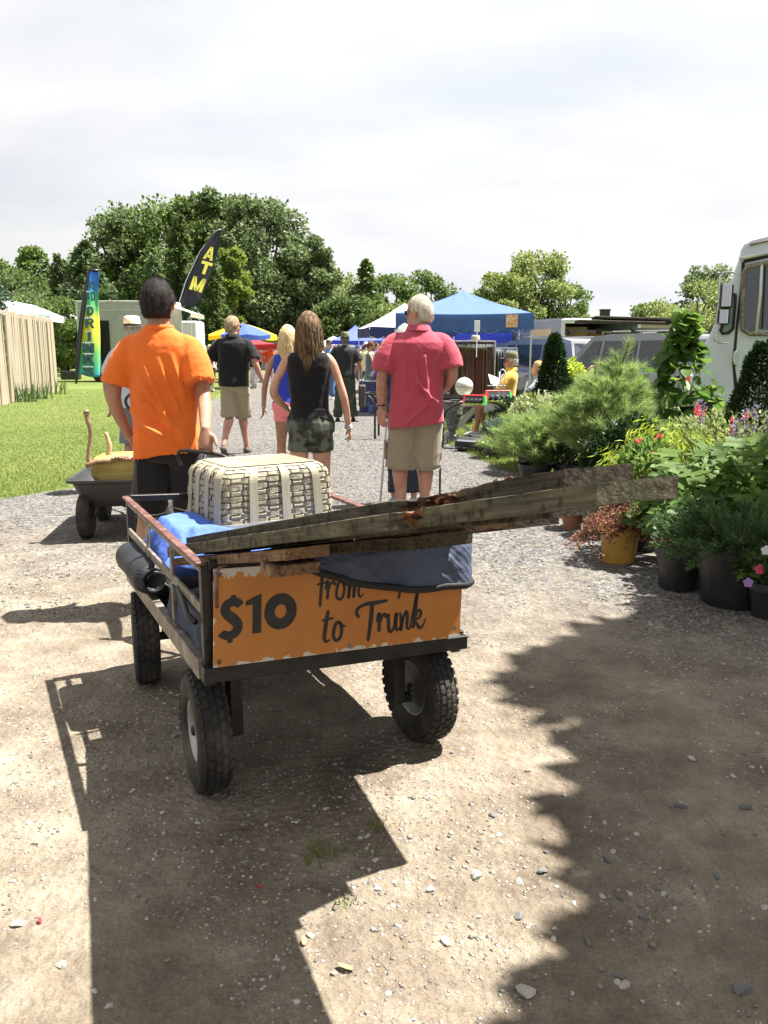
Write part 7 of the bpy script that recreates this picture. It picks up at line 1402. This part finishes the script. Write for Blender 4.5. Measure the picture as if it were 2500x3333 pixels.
m.rings([[(.36+.36*a_*sx_, .30+.30*b_, z*.95+.03) for sx_, b_ in [(cos(2*pi*k/n)/max(abs(cos(2*pi*k/n)), abs(sin(2*pi*k/n)))**.75, sin(2*pi*k/n)/max(abs(cos(2*pi*k/n)), abs(sin(2*pi*k/n)))**.75) for k in range(n)]] for a_, z in ((.93, -.02), (1., .02), (1.02, .08), (1., .14), (.94, .18), (.85, .195))]); shade_auto(m.obj('seat_cushion', MVEL, ch), 60)
m = M(); m.tube(catmull([(0, -.02, .16), (.10, -.02, .19), (.22, -.02, .20), (.36, -.03, .225), (.50, -.02, .20), (.62, -.02, .19), (.74, -.02, .16)], 6), .022, 8)
for k in range(9): m.tube(catmull([(.24+.03*k, -.035, .20), (.25+.03*k, -.05, .225+.01*sin(k)), (.27+.03*k, -.04, .21)], 3), .011, 6)
m.obj('seat_rail', MWD, ch, True)
m = M(); m.tube(catmull([(.04, .0, .15), (.022, .0, .22), (.034, .0, .32), (.052, .0, .42), (.05, .0, .50), (.032, .0, .57), (.030, .0, .62)], 5), [.040, .036, .032, .028, .025, .024, .022, .021, .020, .019, .018, .018, .018, .018, .018, .018, .018, .019, .020, .020, .021, .022, .024, .024, .023, .022, .022, .022, .026, .030, .024], 10); m.tube([(.030, 0, .62), (.032, 0, .645)], [.03, .022], 10); m.obj('leg', MWD, ch, True)
m = M(); m.tube(catmull([(.12, .30, .12), (.15, .30, .24), (.155, .30, .33), (.13, .30, .42)], 4), [.03]*4+[.026]*5+[.02]*4, 8); m.obj('leg', mat('pale_wood', (.40, .30, .18), rough=.6), ch, True)
m = M(); m.tube(catmull([(.66, .30, .12), (.68, .30, .24), (.66, .30, .40)], 4), .024, 8); m.obj('leg', MWD, ch, True)
# picnic table
q = U(690, 1150, 31); pt = empty('picnic_table', (q[0]-.6, q[1]-.6, 0), .3, 'wooden picnic table by the food trailer', 'table')
for i in range(5): m = M(); m.box((0, -.3+.15*i, .74), (1.7, .135, .04), bev=.004); m.obj('plank', ML1, pt)
for s_ in (-1, 1): m = M(); m.box((0, s_*.7, .45), (1.7, .25, .04), bev=.004); m.obj('bench', ML1, pt); m = M(); m.bar((s_*.6, -.6, 0), (s_*.6, .25, .72), .09, .04); m.bar((s_*.6, .6, 0), (s_*.6, -.25, .72), .09, .04); m.obj('leg', ML1, pt)
# stall tables with goods under the tents
r = np.random.default_rng(44)
for i, (px, t, w_, lb) in enumerate([(1258, 20, 1.3, 'stall table of small wares behind the woman in the grey dress'), (1400, 24, 2.2, 'stall table under the white tent'), (1300, 34, 2.4, 'far stall table beneath the navy valance'), (1130, 46, 2.4, 'far stall table under the royal blue tent')]):
    q = U(px, 1150, t); o = empty('stall_table', (q[0], q[1], 0), 0, lb, 'table'); m = M(); m.box((0, 0, .74), (w_, .7, .03)); m.obj('table_top', MWT, o); m = M(); m.grid(lambda a, b: ((a-.5)*w_, -.36-.02*sin(a*30), .73*b), 30, 2); m.obj('table_skirt', cloth([(.05, .06, .15), (.4, .4, .42), (.3, .3, .32), (.2, .05, .05)][i]), o)
    for k in range(9 if t < 30 else 6):
        m = M(); h_ = r.uniform(.08, .30); rr = r.uniform(.03, .08); m.lathe([(.001, 0), (rr, 0), (rr*1.1, h_*.5), (rr*.5, h_*.8), (rr*.6, h_), (.001, h_)], 10); c_ = tuple(r.uniform(.05, .6, 3)); oo = m.obj('vase', mat('glaze', c_, rough=.3), None, True, loc=(q[0]+(k-4)*w_/10, q[1]+r.uniform(-.2, .2), .757)); tag(oo, ['first', 'second', 'third', 'fourth', 'fifth', 'sixth', 'seventh', 'eighth', 'ninth'][k]+' small vessel from the left on the '+lb.replace('stall table ', 'table ').replace('of small wares ', ''), 'vase', 'wares on the stall tables')
q = G(1195, 1348); 
for i, (dx, s_, c_) in enumerate([(.35, .16, (.5, .5, .5)), (.15, .12, (.05, .1, .3)), (.55, .14, (.25, .1, .08))]):
    m = M(); m.box((0, 0, s_*.8), (s_*1.6, s_*1.6, s_*1.6), bev=.02); tag(m.obj('cardboard_box', mat('box_print', c_, rough=.7), None, loc=(q[0]+dx, q[1]+.2*i, 0), rot=(0, 0, i*.5)), ['grey box', 'navy box', 'brown-red box'][i]+' on the ground beside the woman in the grey dress', 'box')
# trestle of orange-yellow wood seen under the iron tables
q = U(1600, 1400, 14.5); sh = empty('sawhorse', (q[0], q[1], 0), .1, 'orange wooden trestle seen beneath the iron table', 'trestle'); MOW = mat('orange_wood', (.42, .20, .06), (.55, .30, .10), scale=6, rough=.6)
for x0, x1, y in ((-.35, -.05, 0), (.35, .05, 0), (-.3, .0, .3), (.3, .05, .3)): m = M(); m.bar((x0, y, 0), (x1, y+.05, .62), .05, .03); m.obj('leg', MOW, sh)
m = M(); m.bar((-.35, .1, .62), (.4, .1, .62), .06, .04); m.bar((-.25, 0, .25), (.25, 0, .25), .04, .02); m.obj('beam', MOW, sh)

# ---------------------------------------------------------------- potted plants
MPOT = mat('black_nursery_pot', (.012, .012, .013), (.022, .021, .021), scale=9, rough=.45, bump=.1)
def pot(parent, r_, h, mt=MPOT, ribs=True, n=48):
    m = M(); f = lambda k: 1+(.012*(k % 4 < 2) if ribs else 0)
    Rg = [[(q*f(k)*cos(2*pi*k/n), q*f(k)*sin(2*pi*k/n), z) for k in range(n)] for q, z in ((r_*.78, 0), (r_*.80, .02), (r_*.97, h-.05))]+[[(q*cos(2*pi*k/n), q*sin(2*pi*k/n), z) for k in range(n)] for q, z in ((r_*.98, h-.05), (r_*1.05, h-.045), (r_*1.06, h-.005), (r_*1.04, h), (r_*.99, h), (r_*.96, h-.04), (.001, h-.05))]
    m.rings(Rg); o = m.obj('pot', mt, parent); shade_auto(o, 35); return o
def pl(px, py, label, t=None, rz=0): q = G(px, py) if t is None else U(px, 1400, t); return empty('potted_plant', (float(q[0]), float(q[1]), .005), rz, label, 'plant', 'potted plants for sale')
def gm(name, a, b, tr=.35, rough=.5): return mat(name, a, b, scale=5, rough=rough, island=True, lo=.2, hi=.8, trans=tr, spec=.2)
GP = dict(pine=gm('white_pine_needles', (.12, .20, .06), (.33, .44, .15), .35), jun=gm('juniper_sprays', (.035, .08, .03), (.12, .20, .07), .2), bjun=gm('blue_juniper', (.04, .075, .06), (.12, .17, .13), .2), bri=gm('bright_conifer', (.06, .12, .02), (.20, .30, .07)), thu=gm('thuja_dark', (.010, .030, .010), (.035, .07, .022), .15), lime=gm('lime_maple', (.16, .24, .02), (.36, .45, .06), .5), rho=gm('azalea_leaves', (.07, .11, .025), (.30, .36, .14), .3, .35), big=gm('heart_leaves', (.05, .11, .02), (.13, .22, .04), .45, .4), oak=gm('lobed_leaves', (.045, .10, .02), (.14, .22, .05), .45, .55), sed=gm('sedum_leaves', (.10, .17, .09), (.22, .32, .18), .25, .4), pink=gm('reddish_leaves', (.11, .04, .03), (.28, .15, .085), .3), red=gm('red_petals', (.70, .03, .04), (.85, .10, .09), .3), pur=gm('purple_petals', (.16, .12, .19), (.34, .29, .38), .3), wht=gm('white_petals', (.7, .7, .66), (.8, .8, .78), .3), astil=gm('cream_spikes', (.45, .48, .30), (.6, .62, .42), .3))
MSTM = mat('plant_stem', (.06, .05, .03), (.12, .11, .05), scale=8, rough=.7)
def cloud(parent, name, mt, P, D, size, asp, seed=1, kind='quad', fold=.1, stuff=False):
    V, F = leaves(np.asarray(P), np.asarray(D), size, asp, kind=kind, seed=seed, fold=fold, jitter=.35); return link(name, npmesh(name, V, F, mt), parent)
def needles(parent, mt, branches, seed, ln=.085, per=340, tuft=.10, wd=.03):
    """long needles bristling from branch tips"""
    r = np.random.default_rng(seed); P = []; D = []
    for b0, b1 in branches:
        b0 = np.array(b0); b1 = np.array(b1); d = b1-b0; L_ = np.linalg.norm(d); d /= L_; n = per; s_ = 1-r.random(n)**1.3*min(1, tuft*3.2/max(L_, .01)); P.append(b0+(b1-b0)*s_[:, None]); D.append(d*.9+r.normal(0, .62, (n, 3)))
    P = np.concatenate(P); D = np.concatenate(D); V, F = leaves(P, D, ln, wd, kind='tri', seed=seed, jitter=.25); link('needles', npmesh('needles', V, F, mt), parent)
def stems(parent, L_, r0=.008, name='stem', mt=None):
    m = M()
    for a, b in L_: m.tube([a, (np.array(a)+np.array(b))/2+np.array([0, 0, .01]), b], [r0, r0*.7, r0*.35], 5)
    m.obj(name, mt or MSTM, parent)
# 1 the big white pine
r = np.random.default_rng(101); o = pl(1905, 1640, 'big soft white pine, the tallest bushy conifer in the middle of the display', None); o.location = (*U(1955, 1400, 7.7)[:2], 0); pot(o, .20, .34); lead = [(0, 0, .3), (.02, 0, .75), (.08, 0, 1.10), (.20, -.02, 1.42)]
br = []; m = M(); m.tube(catmull(lead, 4), list(np.linspace(.024, .006, 13)), 7); m.obj('trunk', MBARK, o, True)
for i in range(78):
    h = (i+.5)/78; z = .42+h*.92; x0 = np.interp(z, [.3, .75, 1.1, 1.42], [0, .02, .08, .20]); ln = (.52*(1-h)**.8+.10)*r.uniform(.75, 1.1); a = i*2.4+r.uniform(-.3, .3); e = (x0+ln*cos(a), ln*sin(a)*.8, z+ln*r.uniform(.3, .75)-.08); s0 = (x0, 0, z-.05); br.append((s0, e)); mid = (np.array(s0)+np.array(e))/2
    for q in (-1, 1):
        if ln > .25: br.append((mid, mid+(np.array(e)-mid)*.7+np.array([-sin(a)*q*.16, cos(a)*q*.14, .04])))
br.append(((.16, 0, 1.3), (.22, -.02, 1.52))); br.append(((.15, 0, 1.25), (.10, .0, 1.40))); stems(o, br, .006, 'branch'); needles(o, GP['pine'], br, 101, .10, 230, .09, .034)
# 2 lower pine to its left
o = pl(1760, 1560, 'lower white pine left of the big one, leaning towards the lane'); o.location = (*U(1745, 1450, 8.6)[:2], 0); pot(o, .17, .28); br = []
for i in range(50): a = i*2.4; h = i/50; ln = .50*(1-.6*h)*r.uniform(.7, 1.1); z = .30+.42*h; br.append(((0, 0, z-.05), (ln*cos(a)-.1, ln*sin(a)*.8, z+ln*.35)))
stems(o, br, .006, 'branch'); needles(o, GP['pine'], br, 102, .105, 260, .12, .034)
# 3 fine bright false cypress mound
def mound(px, py, t, rr, hh, z0, mt, n, size, asp, seed, label, potr=None, poth=.28, ptm=MPOT, spiky=.5, kind='quad', drop=.0, lump=.25, loc=None):
    o = pl(px, py, label) if t is None else pl(px, py, label, t)
    pot(o, potr or rr*.6, poth, ptm); r = np.random.default_rng(seed); d = r.normal(size=(n, 3)); d[:, 2] = np.abs(d[:, 2])*.9-.25; d /= np.linalg.norm(d, axis=1, keepdims=True); k_ = (r.random(n)**.35)*(1+lump*vnoise(d*3+seed)); P = d*k_[:, None]*np.array([rr, rr, hh]); P[:, 2] += z0-drop*np.maximum(0, np.hypot(P[:, 0], P[:, 1])-rr*.5); P[:, 2] = np.maximum(P[:, 2], .02)
    cloud(o, 'foliage', mt, P, d+r.normal(0, spiky, (n, 3)), size, asp, seed, kind)
    ss = [((0, 0, poth-.05), tuple(P[i]*.9)) for i in range(0, n, max(1, n//26))]; stems(o, ss, .005); return o
mound(1735, 1520, None, .36, .34, .42, GP['bri'], 9000, .045, .22, 103, 'bright green feathery false cypress in a black pot', .22, .26)
mound(1618, 1490, None, .20, .14, .38, GP['bjun'], 4500, .04, .16, 104, 'small blue-green conifer in a ribbed black pot at the lane edge', .20, .36)
mound(1665, 1475, None, .16, .12, .2, GP['rho'], 1200, .04, .5, 105, 'small white-flecked shrub tucked between the left pots', .12, .16)
# 4 dark thuja cone
def cone(px, t, H, rr, mt, n, seed, label, potr=.2, poth=.3, size=.05):
    o = pl(px, 0, label, t); pot(o, potr, poth); r = np.random.default_rng(seed); h = r.random(n)**1.25; a = r.uniform(0, 2*pi, n); R_ = rr*(1-h)**.8*(.35+.65*r.random(n)**.4)*(1+.3*vnoise(np.stack([np.cos(a)*2, np.sin(a)*2, h*9], 1)))+.02; z = poth*.8+h*(H-poth*.8); P = np.stack([R_*np.cos(a), R_*np.sin(a), z], 1); D = np.stack([np.cos(a), np.sin(a), .7+0*a], 1)+r.normal(0, .5, (n, 3)); cloud(o, 'foliage', mt, P, D, size, .35, seed); stems(o, [((0, 0, .2), (0, 0, H*.95))], .015, 'trunk'); return o
cone(1795, 10.6, 1.62, .33, GP['thu'], 12000, 106, 'dark narrow arborvitae left of the big pine'); cone(2460, 7.0, 1.48, .42, GP['thu'], 12000, 107, 'dark arborvitae in front of the step van at the right edge', size=.045); cone(2395, 7.6, .9, .35, GP['thu'], 5000, 108, 'shorter dark conifer left of the one before the van')
m = M(); o = mound(1842, 0, 10.9, .22, .18, 1.12, GP['lime'], 900, .05, .6, 109, 'golden round shrub peeking over the dark arborvitae', .15, .3)
mound(1742, 0, 9.9, .34, .36, .55, GP['rho'], 3500, .05, .45, 110, 'leafy shrub with cream flower spikes before the dark arborvitae', .18, .3)
o = pl(1745, 0, 'cluster of cream astilbe spikes behind the fine cypress', 9.7); pot(o, .16, .28); r = np.random.default_rng(5); P = []; 
for i in range(22):
    x, y = r.normal(0, .16), r.normal(0, .12); z = .62+r.uniform(-.08, .22); P += [(x+r.normal(0, .012), y+r.normal(0, .012), z+.16*q) for q in r.random(60)]
cloud(o, 'flower_spike', GP['astil'], P, r.normal(0, 1, (len(P), 3)), .016, .7, 5); mound_P = r.normal(0, 1, (1800, 3))*np.array([.16, .13, .12])+np.array([0, 0, .5]); cloud(o, 'foliage', GP['bri'], mound_P, r.normal(0, 1, (1800, 3)), .05, .4, 6); stems(o, [((0, 0, .25), (r.normal(0, .14), r.normal(0, .1), .6)) for _ in range(14)], .004)
for px, t, lb in ((1860, 8.6, 'dark green filler shrub right under the big pine'), (2010, 9.3, 'dark leafy shrub behind the big pine'), (2150, 8.9, 'dark shrub low under the big-leaved climber'), (2060, 7.2, 'dark shrub between the pine and the yellow maple'), (2300, 7.9, 'dark shrub before the wheel of the step van'), (1700, 11.8, 'dark shrub beside the seated pair')):
    mound(px, 0, t, .38, .34, .46, GP['thu'] if px != 2010 else GP['jun'], 4200, .055, .5, px, lb, .18, .28)
mound(1905, 0, 8.3, .16, .14, .52, GP['wht'], 260, .035, .8, 222, 'white-flowered plant glimpsed through the pine branches', .12, .3)
# leaf meshes that can be picked apart one by one
def leafmesh(name, kind, mt, s_=1.):
    if kind == 'heart': out_ = [(0, 0), (.30, -.06), (.46, .16), (.44, .42), (.28, .70), (.0, 1.05)]
    elif kind == 'round': out_ = [(0, 0), (.26, .08), (.40, .35), (.36, .66), (.16, .86), (0, .9)]
    elif kind == 'lance': out_ = [(0, 0), (.10, .15), (.16, .4), (.12, .7), (0, 1.)]
    else: out_ = [(0, 0), (.16, -.06), (.40, -.02), (.52, .16), (.30, .22), (.34, .30), (.56, .34), (.62, .58), (.44, .54), (.26, .50), (.30, .66), (.26, .92), (.12, .84), (0, 1.08)]
    V = []; F = []; n = len(out_); 
    for x, y in out_: V.append((0, y, -.12*(y-.5)**2)); 
    for x, y in out_: V.append((x, y, .12*x-.30*(y-.45)**2*(.3+x)+.03*sin(y*14)))
    for x, y in out_: V.append((-x, y, .12*x-.30*(y-.45)**2*(.3+x)+.03*sin(y*13+1)))
    for k, b in ((n, 0), (2*n, 0)):
        for i in range(n-1): F.append((i, i+1, k+i+1, k+i) if k == 2*n else (i+1, i, k+i, k+i+1))
    V = [(a*s_, b*s_, c*s_) for a, b, c in V]; me = bpy.data.meshes.new(name); me.from_pydata(V, [], F); me.materials.append(mt); me.polygons.foreach_set('use_smooth', [True]*len(F)); return me
def put_leaf(parent, me, p, d, s_, r, mt=None):
    d = np.array(d, float); d /= np.linalg.norm(d); q = Vector(d).to_track_quat('Y', 'Z'); o = link('leaf', me, parent); o.location = p; o.rotation_mode = 'QUATERNION'; from mathutils import Quaternion
    o.rotation_quaternion = q @ Quaternion((0, 1, 0), r.normal(0, .45)); o.scale = (s_,)*3; return o
def tone(base, name, n_=4):
    out_ = []
    for i in range(n_):
        m = bpy.data.materials.get(base).copy(); m.name = name
        for nd in m.node_tree.nodes:
            if nd.type == 'VALTORGB':
                a = [c for c in nd.color_ramp.elements[0].color]; b = [c for c in nd.color_ramp.elements[-1].color]; t = i/(n_-1)
                for k, e in enumerate(nd.color_ramp.elements): f = t*.8+.1*k; e.color = [a[j]*(1-f)+b[j]*f for j in range(4)]
        out_.append(m)
    return out_
# 5 big-leaved climber
o = pl(2190, 0, 'tall climber with large heart-shaped leaves in front of the van nose', 8.6); pot(o, .2, .32); r = np.random.default_rng(55); LM = [leafmesh('leaf', 'heart', m_, 1) for m_ in tone('heart_leaves', 'heart_leaf')]; ss = []
for i in range(7): a = r.uniform(0, 6.28); ss.append(((0, 0, .3), (.30*cos(a), .2*sin(a), r.uniform(.9, 1.35))))
ss.append(((0, 0, .3), (.06, 0, 1.82))); ss.append(((0, 0, .3), (-.12, 0, 1.45))); stems(o, ss, .008)
for i in range(300):
    z = r.uniform(.40, 1.78) if i > 40 else r.uniform(1.35, 1.84); w_ = np.interp(z, [.4, .8, 1.1, 1.3, 1.5, 1.84], [.30, .46, .42, .28, .13, .04]); a = r.uniform(0, 2*pi); k_ = r.random()**.5; p = (w_*k_*cos(a)+.04, w_*k_*sin(a)*.8, z); put_leaf(o, LM[int(r.integers(0, 4)) if k_ > .6 else 0], p, (cos(a)*.7+r.normal(0, .4), sin(a)*.5-.35+r.normal(0, .3), r.uniform(-1.4, .3)), r.uniform(.11, .17), r)
# 6 yellow-green cutleaf maple
o = pl(2180, 0, 'yellow-green cutleaf maple with drooping feathery leaves', 6.6); pot(o, .17, .26); r = np.random.default_rng(56); P = []; D = []; ss = []
for i in range(46):
    a = r.uniform(0, 2*pi); ln = r.uniform(.2, .55); z1 = .50+r.uniform(0, .42)*(1.1-ln); tip = np.array([ln*cos(a), ln*sin(a)*.7, z1]); ss.append(((0, 0, .25), tip)); 
    for q in range(60): s_ = r.uniform(.45, 1.12); b_ = tip*s_; b_[2] = z1*.55+z1*.5*s_-.25*max(0, s_-.8); P.append(b_+r.normal(0, .035, 3)); D.append(np.array([cos(a)*.7, sin(a)*.7, -.9])+r.normal(0, .45, 3))
stems(o, ss, .004); cloud(o, 'foliage', GP['lime'], P, D, .075, .16, 56)
# 7 azalea with red flowers and ribbon
o = mound(2395, 0, 6.9, .62, .30, .62, GP['rho'], 9000, .042, .42, 57, 'wide variegated azalea with a few red flowers', .22, .34, lump=.2); P = []; r = np.random.default_rng(58)
for c_ in ((-.40, -.2, .97), (-.36, -.15, .93), (-.05, -.3, .92)): P = [np.array(c_)+r.normal(0, .016, 3) for _ in range(22)]; cloud(o, 'flower', GP['red'], P, r.normal(0, 1, (len(P), 3)), .022, .7, 58, stuff=True)
m = M(); m.grid(lambda i, j: (-.30+.025*(j-.5)+.012*sin(i*7), -.62+.01*sin(i*9), .93-.42*i), 16, 1); o2 = m.obj('red_ribbon', mat('red_ribbon', (.62, .02, .03), rough=.5, trans=.2), None, True, loc=tuple(o.location)); o2.modifiers.new('s', 'SOLIDIFY').thickness = .003; tag(o2, 'red ribbon hanging down over the variegated azalea', 'ribbon')
# 8 oakleaf hydrangea, large lobed leaves
o = pl(2380, 0, 'large-leaved oakleaf shrub with lobed leaves spilling over the pots', 5.35); pot(o, .2, .30); r = np.random.default_rng(59); LM = [leafmesh('leaf', 'lobed', m_, 1) for m_ in tone('lobed_leaves', 'lobed_leaf')]; ss = []
for i in range(9): a = r.uniform(0, 6.28); ss.append(((0, 0, .28), (.38*cos(a), .25*sin(a), r.uniform(.55, .95))))
stems(o, ss, .007)
for i in range(190):
    a = r.uniform(0, 2*pi); k_ = r.random()**.5; x = .56*k_*cos(a); z = .52+.40*(1-k_**2)*r.random()+.12*r.normal()*.5-.10*(x < -.3); p = (x, .42*k_*sin(a), max(z, .3)); put_leaf(o, LM[int(r.integers(1, 4))], p, (cos(a)*.7+r.normal(0, .3), -abs(sin(a))*.6-.3, r.uniform(-1.5, -.1)), r.uniform(.12, .19), r)
o = pl(2245, 1745, 'low lobed-leaf shrub beside the sedum pot'); pot(o, .14, .2); 
for i in range(60): a = r.uniform(0, 2*pi); k_ = r.random()**.5; put_leaf(o, LM[int(r.integers(0, 3))], (.26*k_*cos(a), .22*k_*sin(a), .26+.30*(1-k_)*r.random()+.05), (cos(a)*.8, -abs(sin(a))-.2, r.uniform(-1.3, .1)), r.uniform(.10, .16), r)
stems(o, [((0, 0, .18), (.15*cos(a), .15*sin(a), .4)) for a in np.linspace(0, 6, 7)], .005)
# 9 purple salvia spikes
o = pl(2455, 0, 'purple salvia spikes rising at the right edge', 5.9); pot(o, .16, .28); r = np.random.default_rng(60); P = []; ss = []
for i in range(9):
    x, y = r.normal(0, .15), r.normal(0, .1); z = .72+r.uniform(0, .2); ss.append(((0, 0, .25), (x, y, z+.15))); P += [(x+r.normal(0, .014), y+r.normal(0, .014), z+.18*q) for q in r.random(90)]
cloud(o, 'flower_spike', GP['pur'], P, r.normal(0, 1, (len(P), 3)), .018, .7, 60); stems(o, ss, .004); cloud(o, 'foliage', GP['rho'], r.normal(0, 1, (1500, 3))*np.array([.16, .12, .13])+np.array([0, 0, .55]), r.normal(0, 1, (1500, 3)), .05, .4, 61)
# 10 sedum pot
o = pl(2208, 1915, 'fleshy round-leaved sedum in a black pot'); pot(o, .145, .255); r = np.random.default_rng(62); LM = [leafmesh('leaf', 'round', m_, 1) for m_ in tone('sedum_leaves', 'sedum_leaf')]; ss = []
for i in range(26):
    a = r.uniform(0, 2*pi); rr = .15*math.sqrt(r.random()); h = .30+.24*r.random(); tip = np.array([rr*cos(a)*1.3, rr*sin(a)*1.2, h]); ss.append(((rr*.5*cos(a), rr*.5*sin(a), .2), tip))
    for q in range(9): f = .45+.55*q/8; b = q*2.4; put_leaf(o, LM[int(r.integers(0, 4))], tip*np.array([f, f, 1])*np.array([1, 1, f]), (cos(b), sin(b), .5-.1*q+.5), r.uniform(.035, .058), r)
stems(o, ss, .004)
# 11 big spreading juniper
o = pl(2385, 1965, 'large spreading juniper in the biggest black pot at lower right'); pot(o, .215, .335, n=64); r = np.random.default_rng(63); P = []; D = []; ss = []
for i in range(170):
    a = r.uniform(0, 2*pi); ln = r.uniform(.18, .47); z1 = .36+r.uniform(.0, .30)*(1-ln*.8)-.08*(ln > .4)-(.12 if r.random() < .2 else 0); tip = np.array([ln*cos(a), ln*sin(a), z1]); b0 = np.array([.1*cos(a), .1*sin(a), .33]); ss.append((b0, tip)); d = tip-b0; d /= np.linalg.norm(d)
    n_ = 130; s_ = r.random(n_)**.6; side = r.normal(0, 1, (n_, 3)); side /= np.linalg.norm(side, axis=1, keepdims=True); P.append(b0+(tip-b0)*s_[:, None]+side*.03*(1.1-s_[:, None])*r.random((n_, 1))); D.append(d*1.1+side*.75+np.array([0, 0, .12]))
stems(o, ss, .004, 'branch'); cloud(o, 'foliage', GP['jun'], np.concatenate(P), np.concatenate(D), .042, .13, 63)
# 12 impatiens at the right edge
o = mound(2500, 2010, None, .15, .14, .26, GP['oak'], 500, .045, .6, 64, 'impatiens with white, pink and lilac flowers in the lower right corner', .11, .2)
LF_ = [leafmesh('petal', 'round', mat('petal_'+n_, c_, rough=.5, trans=.3), 1) for n_, c_ in (('white', (.8, .78, .78)), ('pink', (.75, .06, .16)), ('lilac', (.45, .25, .6)))]
for k, (x, y, z) in enumerate([(-.10, -.12, .40), (-.13, -.13, .30), (-.17, -.10, .22), (.0, -.15, .36), (-.05, -.16, .28)]):
    for q in range(5): a = q*1.257; l_ = link('petal', LF_[k % 3], o); l_.location = (x, y, z); l_.rotation_euler = (R(70), 0, 0); l_.rotation_euler = (Matrix.Rotation(-.2, 3, 'Z')@Matrix.Rotation(R(85), 3, 'X')@Matrix.Rotation(a, 3, 'Z')).to_euler(); l_.scale = (.03,)*3
# 13 yellow pot with trailing pink plant, green pot, small pink pot, red impatiens
MYP = mat('ochre_pot', (.36, .20, .03), (.46, .27, .05), scale=5, rough=.45); MGP = mat('green_pot', (.01, .075, .05), (.02, .10, .07), scale=5, rough=.4); MTC = mat('terracotta', (.30, .13, .08), rough=.8)
mound(2012, 1828, None, .27, .12, .27, GP['pink'], 3600, .021, .6, 65, 'trailing reddish creeper in a mustard yellow pot', .135, .25, MYP, drop=.75, lump=.5); mound(1862, 1722, None, .12, .12, .22, GP['pink'], 1400, .026, .6, 66, 'reddish creeper in a small pot behind the gravel edge', .09, .16, MTC, drop=.6)
mound(1950, 1745, None, .13, .08, .34, GP['jun'], 900, .05, .2, 67, 'nearly empty dark green nursery pot with a low grassy plant', .155, .33, MGP); mound(2085, 1690, None, .20, .16, .38, GP['pine'], 1600, .08, .06, 68, 'pine seedling in a deep black pot behind the yellow one', .19, .36, kind='tri')
mound(2165, 1690, None, .26, .16, .20, GP['bri'], 3200, .04, .2, 69, 'low mossy bright green mound between the pots', .14, .14)
o = mound(2120, 0, 5.9, .20, .16, .62, GP['oak'], 700, .06, .45, 70, 'red-flowered impatiens behind the lumber ends', .15, .45); P = []; r = np.random.default_rng(71)
for c_ in ((-.02, -.1, .72), (.1, -.12, .74), (-.12, -.1, .80), (.03, -.1, .84)): P = [np.array(c_)+r.normal(0, .010, 3) for _ in range(16)]; cloud(o, 'flower', GP['red'], P, r.normal(0, 1, (len(P), 3)), .017, .8, 72, stuff=True)

# litter on the dirt
MLF = mat('dry_leaf', (.20, .11, .05), (.38, .26, .14), scale=30, rough=.7)
for px, py, sz, rz, mt_, lb in ((1152, 3172, .045, 1.3, MLF, 'long curled tan leaf on the dirt below the lumber shadow'), (990, 3090, .03, .2, MLF, 'pale strip of dry leaf at the edge of the lumber shadow'), (135, 3022, .022, .7, GP['red'], 'small red scrap on the sunny dirt at lower left'), (1100, 2500, .026, 2., MLF, 'orange-brown leaf in the shade under the wagon'), (852, 2902, .02, .9, GP['red'], 'second red scrap near the wagon shadow'), (560, 3140, .024, 2.4, MLF, 'brown leaf inside the wagon shadow'), (860, 2040+900, .018, 1.1, MLF, 'tiny brown leaf scrap in the wagon shadow')):
    g_ = G(px, py); lm = leafmesh('fallen_leaf', 'lance', mt_); o = link('fallen_leaf', lm, None, (float(g_[0]), float(g_[1]), float(gh(g_[0], g_[1])[0])+.006), (.2, .25, rz)); o.scale = (sz*1.6, sz, sz*1.5); tag(o, lb, 'leaf')
